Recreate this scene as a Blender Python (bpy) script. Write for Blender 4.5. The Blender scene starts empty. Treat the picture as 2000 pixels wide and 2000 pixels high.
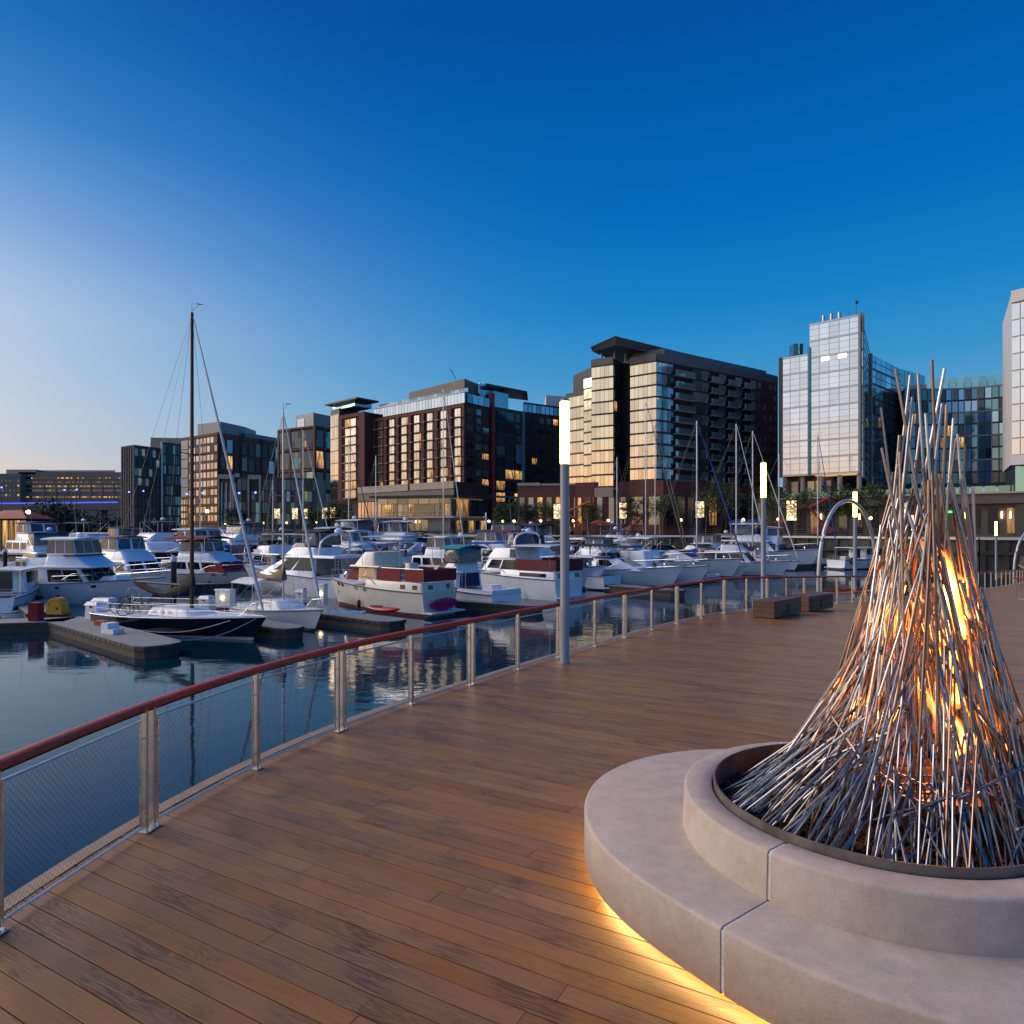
import bpy, math, random
from mathutils import Vector, Matrix
random.seed(7)
R = math.radians
SC = bpy.context.scene
COL = SC.collection
# ------------------------------------------------------------------ camera
F, YH, EYE, WATER = 1300.0, 1035.0, 2.5, -3.0
cam_d = bpy.data.cameras.new('camera'); cam = bpy.data.objects.new('camera', cam_d); COL.objects.link(cam)
cam.location = (0, 0, EYE); cam.rotation_euler = (R(90), 0, 0)
cam_d.sensor_width = 36.0; cam_d.lens = F / 2000.0 * 36.0
cam_d.shift_y = (YH - 1000.0) / 2000.0
cam_d.clip_start = 0.05; cam_d.clip_end = 6000
SC.camera = cam
# ------------------------------------------------------------------ sky (dusk; glow to the left of the frame)
GLOW_AZ = R(-104)          # measured from straight ahead, negative = left
world = bpy.data.worlds.new('World'); SC.world = world; world.use_nodes = True
nt = world.node_tree; N = nt.nodes; LK = nt.links
for n in list(N): N.remove(n)
def wn(t, **k):
    n = N.new(t)
    for a, b in k.items(): setattr(n, a, b)
    return n
out = wn('ShaderNodeOutputWorld'); bg = wn('ShaderNodeBackground'); LK.new(bg.outputs[0], out.inputs[0])
tc = wn('ShaderNodeTexCoord'); sep = wn('ShaderNodeSeparateXYZ'); LK.new(tc.outputs['Generated'], sep.inputs[0])
def wmath(op, a, b=None):
    n = wn('ShaderNodeMath', operation=op)
    for i, v in enumerate((a, b)):
        if v is None: continue
        if isinstance(v, (int, float)): n.inputs[i].default_value = v
        else: LK.new(v, n.inputs[i])
    return n.outputs[0]
elev = wmath('MULTIPLY', wmath('ARCSINE', sep.outputs['Z']), 180 / math.pi / 90)     # 0..1 = 0..90 deg
def ramp(fac, stops):
    r = wn('ShaderNodeValToRGB'); LK.new(fac, r.inputs[0]); cr = r.color_ramp
    cr.interpolation = 'B_SPLINE' if False else 'LINEAR'
    while len(cr.elements) > 1: cr.elements.remove(cr.elements[-1])
    cr.elements[0].position = stops[0][0] / 90; cr.elements[0].color = (*stops[0][1], 1)
    for d, c in stops[1:]:
        e = cr.elements.new(d / 90); e.color = (*c, 1)
    return r.outputs[0]
cool = ramp(elev, [(0, (.30, .40, .50)), (4, (.22, .40, .56)), (8, (.14, .38, .62)), (13, (.042, .292, .60)), (18, (.008, .222, .57)),
                   (24, (.001, .155, .505)), (30, (.0008, .118, .44)), (37, (.0008, .080, .355)), (50, (.002, .085, .36)), (90, (.004, .08, .34))])
warm = ramp(elev, [(0, (1.70, .98, .42)), (3, (1.40, .92, .58)), (6, (1.14, .91, .78)), (10, (1.0, .94, .92)), (15, (.94, .95, .96)), (18, (.72, .82, .97)), (21, (.46, .62, .88)),
                   (24, (.27, .50, .82)), (27, (.11, .36, .74)), (32, (.03, .22, .56)), (38, (.012, .13, .45)), (50, (.008, .10, .40)), (90, (.005, .07, .34))])
hl = wmath('SQRT', wmath('ADD', wmath('MULTIPLY', sep.outputs['X'], sep.outputs['X']), wmath('MULTIPLY', sep.outputs['Y'], sep.outputs['Y'])))
dot = wmath('DIVIDE', wmath('ADD', wmath('MULTIPLY', sep.outputs['X'], math.sin(GLOW_AZ)), wmath('MULTIPLY', sep.outputs['Y'], math.cos(GLOW_AZ))), wmath('MAXIMUM', hl, 1e-4))
az = wn('ShaderNodeMapRange', interpolation_type='SMOOTHSTEP'); LK.new(dot, az.inputs[0])
az.inputs[1].default_value = -0.75; az.inputs[2].default_value = 1.0
m2 = wmath('POWER', az.outputs[0], 2.5)
mx = wn('ShaderNodeMix', data_type='RGBA'); LK.new(m2, mx.inputs[0]); LK.new(cool, mx.inputs[6]); LK.new(warm, mx.inputs[7])
LK.new(mx.outputs[2], bg.inputs[0]); bg.inputs[1].default_value = 1.0
# ------------------------------------------------------------------ soft afterglow sun
sd = bpy.data.lights.new('sun', 'SUN'); sun = bpy.data.objects.new('sun', sd); COL.objects.link(sun)
sd.energy = 3.0; sd.angle = R(50); sd.color = (1.0, .82, .64)
sun_az, sun_el = R(-76), R(35)
sdir = Vector((math.sin(sun_az) * math.cos(sun_el), math.cos(sun_az) * math.cos(sun_el), math.sin(sun_el)))
sun.rotation_euler = (-sdir).to_track_quat('-Z', 'Y').to_euler(); sun.location = sdir * 200
vs = SC.view_settings
vs.view_transform = 'Standard'; vs.look = 'None'; vs.exposure = 0.0; vs.gamma = 1.0; vs.use_curve_mapping = False
SC.cycles.use_denoising = True
SC.cycles.max_bounces = 6; SC.cycles.diffuse_bounces = 3; SC.cycles.glossy_bounces = 4; SC.cycles.transparent_max_bounces = 8
SC.cycles.sample_clamp_indirect = 6.0; SC.cycles.caustics_reflective = False; SC.cycles.caustics_refractive = False

# ------------------------------------------------------------------ materials
MATS = {}
def pm(name, base, rough=.5, metal=0.0, var=.0, nscale=3.0, bump=0.0, bscale=40.0, emit=None, estr=0.0, spec=.5, rnd=0.0, stretch=None, rvar=0.0, coat=0.0):
    if name in MATS: return MATS[name]
    m = bpy.data.materials.new(name); m.use_nodes = True; MATS[name] = m
    t = m.node_tree; b = t.nodes['Principled BSDF']
    b.inputs['Base Color'].default_value = (*base, 1); b.inputs['Roughness'].default_value = rough
    b.inputs['Metallic'].default_value = metal; b.inputs['Specular IOR Level'].default_value = spec
    if coat: b.inputs['Coat Weight'].default_value = coat; b.inputs['Coat Roughness'].default_value = .08
    if emit:
        b.inputs['Emission Color'].default_value = (*emit, 1); b.inputs['Emission Strength'].default_value = estr
    if var or bump or rnd or rvar:
        tcn = t.nodes.new('ShaderNodeTexCoord'); mp = t.nodes.new('ShaderNodeMapping'); t.links.new(tcn.outputs['Object'], mp.inputs[0])
        if stretch: mp.inputs['Scale'].default_value = stretch
        no = t.nodes.new('ShaderNodeTexNoise'); no.inputs['Scale'].default_value = nscale; no.inputs['Detail'].default_value = 6
        no.inputs['Roughness'].default_value = .65
        t.links.new(mp.outputs[0], no.inputs['Vector'])
        if var or rnd:
            mr = t.nodes.new('ShaderNodeMapRange'); t.links.new(no.outputs['Fac'], mr.inputs[0])
            mr.inputs[1].default_value = .25; mr.inputs[2].default_value = .75
            mr.inputs[3].default_value = 1 - var; mr.inputs[4].default_value = 1 + var
            fac = mr.outputs[0]
            if rnd:
                oi = t.nodes.new('ShaderNodeObjectInfo'); r2 = t.nodes.new('ShaderNodeMapRange'); t.links.new(oi.outputs['Random'], r2.inputs[0])
                r2.inputs[3].default_value = 1 - rnd; r2.inputs[4].default_value = 1 + rnd
                mu = t.nodes.new('ShaderNodeMath'); mu.operation = 'MULTIPLY'; t.links.new(fac, mu.inputs[0]); t.links.new(r2.outputs[0], mu.inputs[1]); fac = mu.outputs[0]
            vm = t.nodes.new('ShaderNodeVectorMath'); vm.operation = 'SCALE'; vm.inputs[0].default_value = base; t.links.new(fac, vm.inputs['Scale'])
            t.links.new(vm.outputs[0], b.inputs['Base Color'])
        if rvar:
            rr = t.nodes.new('ShaderNodeMapRange'); t.links.new(no.outputs['Fac'], rr.inputs[0])
            rr.inputs[1].default_value = .3; rr.inputs[2].default_value = .7
            rr.inputs[3].default_value = max(.02, rough - rvar); rr.inputs[4].default_value = rough + rvar
            t.links.new(rr.outputs[0], b.inputs['Roughness'])
        if bump:
            nb = t.nodes.new('ShaderNodeTexNoise'); nb.inputs['Scale'].default_value = bscale; nb.inputs['Detail'].default_value = 4
            t.links.new(mp.outputs[0], nb.inputs['Vector'])
            bp = t.nodes.new('ShaderNodeBump'); bp.inputs['Strength'].default_value = bump; bp.inputs['Distance'].default_value = .02
            t.links.new(nb.outputs['Fac'], bp.inputs['Height']); t.links.new(bp.outputs[0], b.inputs['Normal'])
    return m
def glass(name, tint, metal=.8, rough=.06, wav=.25, rnd=.12, scale=.25):
    """reflective coated window glass, each pane a little different and slightly wavy"""
    if name in MATS: return MATS[name]
    m = pm(name, tint, rough, metal, var=.06, nscale=.6, rnd=rnd)
    t = m.node_tree; b = t.nodes['Principled BSDF']
    geo = t.nodes.new('ShaderNodeNewGeometry'); nb = t.nodes.new('ShaderNodeTexNoise'); nb.inputs['Scale'].default_value = scale; nb.inputs['Detail'].default_value = 2
    t.links.new(geo.outputs['Position'], nb.inputs['Vector'])
    bp = t.nodes.new('ShaderNodeBump'); bp.inputs['Strength'].default_value = wav; bp.inputs['Distance'].default_value = .12
    t.links.new(nb.outputs['Fac'], bp.inputs['Height']); t.links.new(bp.outputs[0], b.inputs['Normal'])
    return m
def lit(name, col, s):
    """a lit room behind a window: emission broken up by a blotchy interior pattern"""
    if name in MATS: return MATS[name]
    m = pm(name, (.05, .05, .05), .15)
    t = m.node_tree; b = t.nodes['Principled BSDF']
    tcn = t.nodes.new('ShaderNodeTexCoord'); oi = t.nodes.new('ShaderNodeObjectInfo'); L = t.links.new; nn = t.nodes.new
    off = nn('ShaderNodeVectorMath'); off.operation = 'SCALE'; off.inputs[0].default_value = (31, 17, 23); L(oi.outputs['Random'], off.inputs['Scale'])
    mp = nn('ShaderNodeMapping'); mp.inputs['Scale'].default_value = (3.4, 3.4, 1.3); L(tcn.outputs['Generated'], mp.inputs[0]); L(off.outputs[0], mp.inputs['Location'])
    no = nn('ShaderNodeTexNoise'); no.inputs['Scale'].default_value = 1.0; no.inputs['Detail'].default_value = 2; L(mp.outputs[0], no.inputs['Vector'])
    sp = nn('ShaderNodeSeparateXYZ'); L(tcn.outputs['Generated'], sp.inputs[0])
    mr = nn('ShaderNodeMapRange'); L(no.outputs['Fac'], mr.inputs[0]); mr.inputs[1].default_value = .34; mr.inputs[2].default_value = .66; mr.inputs[3].default_value = s * .08; mr.inputs[4].default_value = s
    gz = nn('ShaderNodeMapRange'); L(sp.outputs['Z'], gz.inputs[0]); gz.inputs[3].default_value = .45; gz.inputs[4].default_value = 1.25
    rr = nn('ShaderNodeMapRange'); L(oi.outputs['Random'], rr.inputs[0]); rr.inputs[3].default_value = .35; rr.inputs[4].default_value = 1.3
    m1 = nn('ShaderNodeMath'); m1.operation = 'MULTIPLY'; L(mr.outputs[0], m1.inputs[0]); L(gz.outputs[0], m1.inputs[1])
    m2 = nn('ShaderNodeMath'); m2.operation = 'MULTIPLY'; L(m1.outputs[0], m2.inputs[0]); L(rr.outputs[0], m2.inputs[1])
    b.inputs['Emission Color'].default_value = (*col, 1); L(m2.outputs[0], b.inputs['Emission Strength'])
    return m

def wood(name, base, dark, island=False, grain=1.0, rough=.55, vary=.28):
    m = bpy.data.materials.new(name); m.use_nodes = True; MATS[name] = m
    t = m.node_tree; b = t.nodes['Principled BSDF']; L = t.links.new; nn = t.nodes.new
    if island:
        g = nn('ShaderNodeNewGeometry'); rnd = g.outputs['Random Per Island']
    else:
        oi = nn('ShaderNodeObjectInfo'); rnd = oi.outputs['Random']
    tcn = nn('ShaderNodeTexCoord'); off = nn('ShaderNodeVectorMath'); off.operation = 'SCALE'; off.inputs[0].default_value = (37.0, 91.0, 53.0); L(rnd, off.inputs['Scale'])
    ad = nn('ShaderNodeVectorMath'); ad.operation = 'ADD'; L(tcn.outputs['Object'], ad.inputs[0]); L(off.outputs[0], ad.inputs[1])
    mp = nn('ShaderNodeMapping'); mp.inputs['Scale'].default_value = (1.1, 13 * grain, 13 * grain); L(ad.outputs[0], mp.inputs[0])
    n0 = nn('ShaderNodeTexNoise'); n0.inputs['Scale'].default_value = 1.0; n0.inputs['Detail'].default_value = 2; n0.inputs['Distortion'].default_value = .6; L(mp.outputs[0], n0.inputs['Vector'])
    # cathedral figure: contour bands of a stretched noise
    mu = nn('ShaderNodeMath'); mu.operation = 'MULTIPLY'; mu.inputs[1].default_value = 13.0; L(n0.outputs['Fac'], mu.inputs[0])
    fr = nn('ShaderNodeMath'); fr.operation = 'PINGPONG'; fr.inputs[1].default_value = .5; L(mu.outputs[0], fr.inputs[0])
    mp2 = nn('ShaderNodeMapping'); mp2.inputs['Scale'].default_value = (3.0, 120 * grain, 120 * grain); L(ad.outputs[0], mp2.inputs[0])
    n1 = nn('ShaderNodeTexNoise'); n1.inputs['Scale'].default_value = 1.0; n1.inputs['Detail'].default_value = 3; L(mp2.outputs[0], n1.inputs['Vector'])
    n2 = nn('ShaderNodeTexNoise'); n2.inputs['Scale'].default_value = 1.7; n2.inputs['Detail'].default_value = 5; L(ad.outputs[0], n2.inputs['Vector'])
    # where the figure shows
    msk = nn('ShaderNodeMapRange'); msk.inputs[1].default_value = .47; msk.inputs[2].default_value = .66; L(n2.outputs['Fac'], msk.inputs[0])
    a1 = nn('ShaderNodeMath'); a1.operation = 'MULTIPLY'; L(fr.outputs[0], a1.inputs[0]); L(msk.outputs[0], a1.inputs[1])
    a2 = nn('ShaderNodeMath'); a2.operation = 'MULTIPLY_ADD'; L(n1.outputs['Fac'], a2.inputs[0]); a2.inputs[1].default_value = .75; L(a1.outputs[0], a2.inputs[2])
    a3 = nn('ShaderNodeMapRange'); a3.inputs[1].default_value = .25; a3.inputs[2].default_value = .85; L(a2.outputs[0], a3.inputs[0])
    mix = nn('ShaderNodeMix'); mix.data_type = 'RGBA'; mix.inputs[6].default_value = (*base, 1); mix.inputs[7].default_value = (*dark, 1); L(a3.outputs[0], mix.inputs[0])
    # plank to plank tone, and weathered grey patches
    tone = nn('ShaderNodeMapRange'); tone.inputs[3].default_value = 1 - vary; tone.inputs[4].default_value = 1 + vary; L(rnd, tone.inputs[0])
    sc = nn('ShaderNodeVectorMath'); sc.operation = 'SCALE'; L(mix.outputs[2], sc.inputs[0]); L(tone.outputs[0], sc.inputs['Scale'])
    hs = nn('ShaderNodeHueSaturation'); L(sc.outputs[0], hs.inputs['Color'])
    sat = nn('ShaderNodeMapRange'); sat.inputs[1].default_value = .3; sat.inputs[2].default_value = .72; sat.inputs[3].default_value = 1.06; sat.inputs[4].default_value = .95; L(n2.outputs['Fac'], sat.inputs[0])
    r7 = nn('ShaderNodeMath'); r7.operation = 'MULTIPLY'; r7.inputs[1].default_value = 7.31; L(rnd, r7.inputs[0])
    r8 = nn('ShaderNodeMath'); r8.operation = 'FRACT'; L(r7.outputs[0], r8.inputs[0])
    r9 = nn('ShaderNodeMapRange'); r9.inputs[3].default_value = .95; r9.inputs[4].default_value = 1.08; L(r8.outputs[0], r9.inputs[0])
    sm = nn('ShaderNodeMath'); sm.operation = 'MULTIPLY'; L(sat.outputs[0], sm.inputs[0]); L(r9.outputs[0], sm.inputs[1])
    L(sm.outputs[0], hs.inputs['Saturation'])
    L(hs.outputs[0], b.inputs['Base Color'])
    rr = nn('ShaderNodeMapRange'); rr.inputs[3].default_value = rough - .13; rr.inputs[4].default_value = rough + .15; L(n1.outputs['Fac'], rr.inputs[0]); L(rr.outputs[0], b.inputs['Roughness'])
    b.inputs['Specular IOR Level'].default_value = .38
    bp = nn('ShaderNodeBump'); bp.inputs['Strength'].default_value = .35; bp.inputs['Distance'].default_value = .004; L(a2.outputs[0], bp.inputs['Height']); L(bp.outputs[0], b.inputs['Normal'])
    return m

# ------------------------------------------------------------------ mesh building
class MB:
    def __init__(s): s.v = []; s.f = []
    def add(s, v, f):
        o = len(s.v); s.v += [tuple(p) for p in v]; s.f += [tuple(i + o for i in q) for q in f]; return s
    def box(s, a, b):
        (x0, y0, z0), (x1, y1, z1) = a, b
        v = [(x0, y0, z0), (x1, y0, z0), (x1, y1, z0), (x0, y1, z0), (x0, y0, z1), (x1, y0, z1), (x1, y1, z1), (x0, y1, z1)]
        return s.add(v, [(3, 2, 1, 0), (4, 5, 6, 7), (0, 1, 5, 4), (1, 2, 6, 5), (2, 3, 7, 6), (3, 0, 4, 7)])
    def hexa(s, v): return s.add(v, [(3, 2, 1, 0), (4, 5, 6, 7), (0, 1, 5, 4), (1, 2, 6, 5), (2, 3, 7, 6), (3, 0, 4, 7)])
    def prism(s, poly, z0, z1):
        n = len(poly); v = [(x, y, z0) for x, y in poly] + [(x, y, z1) for x, y in poly]
        f = [tuple(range(n - 1, -1, -1)), tuple(range(n, 2 * n))] + [(i, (i + 1) % n, n + (i + 1) % n, n + i) for i in range(n)]
        return s.add(v, f)
    def tube(s, path, r, n=8, cap=True, squash=None):
        P = [Vector(p) for p in path]; rings = []
        rr = r if isinstance(r, (list, tuple)) else [r] * len(P)
        for i, p in enumerate(P):
            d = (P[min(i + 1, len(P) - 1)] - P[max(i - 1, 0)]).normalized()
            up = Vector((0, 0, 1)) if abs(d.z) < .95 else Vector((0, 1, 0))
            a = d.cross(up).normalized(); b = a.cross(d).normalized()
            sq = squash or (1, 1)
            rings.append([p + a * math.cos(2 * math.pi * k / n) * rr[i] * sq[0] + b * math.sin(2 * math.pi * k / n) * rr[i] * sq[1] for k in range(n)])
        return s.loft(rings, True, cap)
    def loft(s, rings, closed=True, cap=True):
        n = len(rings[0]); v = [p for r in rings for p in r]; f = []
        for i in range(len(rings) - 1):
            for k in range(n if closed else n - 1):
                k2 = (k + 1) % n; f.append((i * n + k, i * n + k2, (i + 1) * n + k2, (i + 1) * n + k))
        if cap and closed: f += [tuple(range(n - 1, -1, -1)), tuple((len(rings) - 1) * n + k for k in range(n))]
        return s.add(v, f)
    def lathe(s, prof, c=(0, 0, 0), n=16, cap=True):
        rings = [[(c[0] + r * math.cos(2 * math.pi * k / n), c[1] + r * math.sin(2 * math.pi * k / n), c[2] + z) for k in range(n)] for r, z in prof]
        return s.loft(rings, True, cap)
    def ball(s, c, r, n=10, m=6, sq=(1, 1, 1)):
        rings = []
        for i in range(1, m):
            a = math.pi * i / m
            rings.append([(c[0] + r * sq[0] * math.sin(a) * math.cos(2 * math.pi * k / n), c[1] + r * sq[1] * math.sin(a) * math.sin(2 * math.pi * k / n), c[2] - r * sq[2] * math.cos(a)) for k in range(n)])
        return s.loft(rings, True, True)
    def frus(s, x0, x1, wb, z0, y0, y1, wt, z1, tilt=0):
        """tapered box along x: bottom x0..x1 half width wb, top y0..y1 half width wt; tilt raises the aft top"""
        return s.hexa([(x0, -wb, z0), (x1, -wb, z0), (x1, wb, z0), (x0, wb, z0), (y0, -wt, z1 + tilt), (y1, -wt, z1), (y1, wt, z1), (y0, wt, z1 + tilt)])
    def slab(s, q, u0, u1, v0, v1, o0, o1):
        """thin slab on the quad q (four corners: bottom a,b then top c(above b),d(above a)), between offsets o0..o1 along its normal"""
        a, b, c, d = [Vector(p) for p in q]
        nrm = (b - a).cross(d - a).normalized()
        def P(u, v): return (a * (1 - u) + b * u) * (1 - v) + (d * (1 - u) + c * u) * v
        cs = [P(u0, v0), P(u1, v0), P(u1, v1), P(u0, v1)]
        v = [p + nrm * o0 for p in cs] + [p + nrm * o1 for p in cs]
        return s.add(v, [(3, 2, 1, 0), (4, 5, 6, 7), (0, 1, 5, 4), (1, 2, 6, 5), (2, 3, 7, 6), (3, 0, 4, 7)])
def mesh(name, mb, mat, smooth=False, ang=40):
    me = bpy.data.meshes.new(name); me.from_pydata([tuple(p) for p in mb.v], [], mb.f); me.update()
    for m in (mat if isinstance(mat, (list, tuple)) else [mat]): me.materials.append(m)
    if smooth:
        me.polygons.foreach_set('use_smooth', [True] * len(me.polygons)); me.set_sharp_from_angle(angle=R(ang))
    return me
def obj(name, me, parent=None, loc=(0, 0, 0), rot=(0, 0, 0), kind=None):
    o = bpy.data.objects.new(name, me); COL.objects.link(o); o.location = loc; o.rotation_euler = rot
    if parent is not None: o.parent = parent
    if kind: o['kind'] = kind
    return o
def tag(o, label, cat, group=None, kind=None):
    if label: o['label'] = label
    if cat: o['category'] = cat
    if group: o['group'] = group
    if kind: o['kind'] = kind
    return o
class Thing:
    """an Empty at the base of a thing; part() takes shapes in the thing's own coordinates, wpart() in world ones (unrotated things)"""
    def __init__(s, name, label, cat, loc=(0, 0, 0), rz=0, group=None, sc=1.0):
        s.o = bpy.data.objects.new(name, None); COL.objects.link(s.o); s.o.empty_display_size = .2
        s.o.location = loc; s.o.rotation_euler = (0, 0, rz); s.o.scale = (sc, sc, sc); s.loc = Vector(loc); tag(s.o, label, cat, group)
    def part(s, name, mb, mat, smooth=False, parent=None, kind=None, ang=40, label=None):
        o = obj(name, mesh(name, mb, mat, smooth, ang), parent or s.o, kind=kind)
        if label: o['label'] = label
        return o
    def wpart(s, name, mb, mat, smooth=False, parent=None, kind=None, ang=40, label=None):
        l = s.loc
        mb.v = [(p[0] - l.x, p[1] - l.y, p[2] - l.z) for p in mb.v]
        return s.part(name, mb, mat, smooth, parent, kind, ang, label)
def copy_tree(o, parent=None):
    c = o.copy(); COL.objects.link(c); c.parent = parent
    for ch in [x for x in o.children]: copy_tree(ch, c)
    return c
def one(name, mb, mat, label, cat, group=None, smooth=False, kind=None, ang=40):
    """a thing that is one mesh, shapes given in world coordinates, origin moved to its base"""
    xs = [p[0] for p in mb.v]; ys = [p[1] for p in mb.v]; zs = [p[2] for p in mb.v]
    c = ((min(xs) + max(xs)) / 2, (min(ys) + max(ys)) / 2, min(zs))
    mb.v = [(p[0] - c[0], p[1] - c[1], p[2] - c[2]) for p in mb.v]
    return tag(obj(name, mesh(name, mb, mat, smooth, ang), None, c), label, cat, group, kind)
def at(px, py, z):
    """ground position of what the photograph shows at (px, py), lying at height z"""
    Y = (EYE - z) * F / (py - YH); return Vector(((px - 1000) / F * Y, Y, z))
def atd(px, py, Y): return Vector(((px - 1000) / F * Y, Y, EYE - (py - YH) / F * Y))
def lerp(a, b, t): return a + (b - a) * t
def interp(tab, x):
    if x <= tab[0][0]: return tab[0][1]
    for (a, b), (c, d) in zip(tab, tab[1:]):
        if x <= c: return lerp(b, d, (x - a) / (c - a))
    return tab[-1][1]
def catmull(pts, k=8, closed=False):
    out = []; n = len(pts); P = [Vector(p) for p in pts]
    for i in range(n if closed else n - 1):
        p0 = P[(i - 1) % n] if closed or i > 0 else P[0] * 2 - P[1]
        p1 = P[i]; p2 = P[(i + 1) % n]
        p3 = P[(i + 2) % n] if closed or i < n - 2 else P[-1] * 2 - P[-2]
        for j in range(k):
            t = j / k
            out.append(.5 * ((2 * p1) + (p2 - p0) * t + (2 * p0 - 5 * p1 + 4 * p2 - p3) * t * t + (3 * p1 - p0 - 3 * p2 + p3) * t ** 3))
    if not closed: out.append(P[-1])
    return out
# ================================================================== WATER
def build_water():
    m = bpy.data.materials.new('water'); m.use_nodes = True; t = m.node_tree; b = t.nodes['Principled BSDF']; nn = t.nodes.new; L = t.links.new
    b.inputs['Base Color'].default_value = (.001, .022, .046, 1); b.inputs['Roughness'].default_value = .05; b.inputs['IOR'].default_value = 1.33
    b.inputs['Specular IOR Level'].default_value = .62
    tcn = nn('ShaderNodeTexCoord'); mp = nn('ShaderNodeMapping'); mp.inputs['Scale'].default_value = (.55, 1.0, 1.0); L(tcn.outputs['Object'], mp.inputs[0])
    n1 = nn('ShaderNodeTexNoise'); n1.inputs['Scale'].default_value = 1.5; n1.inputs['Detail'].default_value = 4; n1.inputs['Distortion'].default_value = .5; L(mp.outputs[0], n1.inputs['Vector'])
    n2 = nn('ShaderNodeTexNoise'); n2.inputs['Scale'].default_value = .22; n2.inputs['Detail'].default_value = 2; L(mp.outputs[0], n2.inputs['Vector'])
    msk = nn('ShaderNodeMapRange'); msk.inputs[1].default_value = .38; msk.inputs[2].default_value = .62; msk.inputs[3].default_value = .25; msk.inputs[4].default_value = 1.0
    n3 = nn('ShaderNodeTexNoise'); n3.inputs['Scale'].default_value = .07; n3.inputs['Detail'].default_value = 2; L(mp.outputs[0], n3.inputs['Vector']); L(n3.outputs['Fac'], msk.inputs[0])
    mm = nn('ShaderNodeMath'); mm.operation = 'MULTIPLY'; L(n1.outputs['Fac'], mm.inputs[0]); L(msk.outputs[0], mm.inputs[1])
    ma = nn('ShaderNodeMath'); ma.operation = 'MULTIPLY_ADD'; L(n2.outputs['Fac'], ma.inputs[0]); ma.inputs[1].default_value = 1.6; L(mm.outputs[0], ma.inputs[2])
    bp = nn('ShaderNodeBump'); bp.inputs['Strength'].default_value = .17; bp.inputs['Distance'].default_value = .08; L(ma.outputs[0], bp.inputs['Height']); L(bp.outputs[0], b.inputs['Normal'])
    w = MB(); w.add([(-2500, -60, WATER), (2500, -60, WATER), (2500, 3000, WATER), (-2500, 3000, WATER)], [(0, 1, 2, 3)])
    obj('water', mesh('water', w, m), kind='structure')
build_water()

# ================================================================== PIER DECK
BD = Vector((.875, -.484)).normalized(); BN = Vector((.484, .875)).normalized()      # along the boards / across them
def deck_z(v): return interp([(21, 0), (38.5, -.8), (68, -1.7), (400, -1.7)], v)
RAIL = [(-3.02, -1.6), (-3.20, 1.0), (-3.26, 2.6), (-3.20, 4.12), (-3.034, 5.556), (-2.679, 6.959), (-2.143, 8.291), (-1.45, 9.55), (-.658, 10.74), (.101, 11.9), (.924, 13.08), (1.773, 14.27), (2.618, 15.45),
        (3.487, 16.62), (4.40, 17.75), (5.36, 18.85), (6.36, 19.93), (7.39, 20.98), (8.44, 22.02), (9.50, 23.05), (10.57, 24.07), (11.65, 25.08), (12.74, 26.08), (13.84, 27.08), (14.95, 28.1)]
q = Vector(RAIL[-1]); ang = 42.0
while q.y < 92:
    ang = interp([(28, 43), (40, 42), (56, 50), (75, 56), (95, 58)], q.y)
    q = q + Vector((math.cos(R(ang)), math.sin(R(ang)))) * 1.5; RAIL.append((q.x, q.y))
def off_curve(pts, d):
    o = []
    for i, p in enumerate(pts):
        a = Vector(pts[max(i - 1, 0)]); b = Vector(pts[min(i + 1, len(pts) - 1)]); t = (b - a).normalized(); o.append(Vector(p) + Vector((-t.y, t.x)) * d)
    return o
EDGE = off_curve(RAIL, .20)
def dz(p): return deck_z(p[0] * BN.x + p[1] * BN.y)
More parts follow.
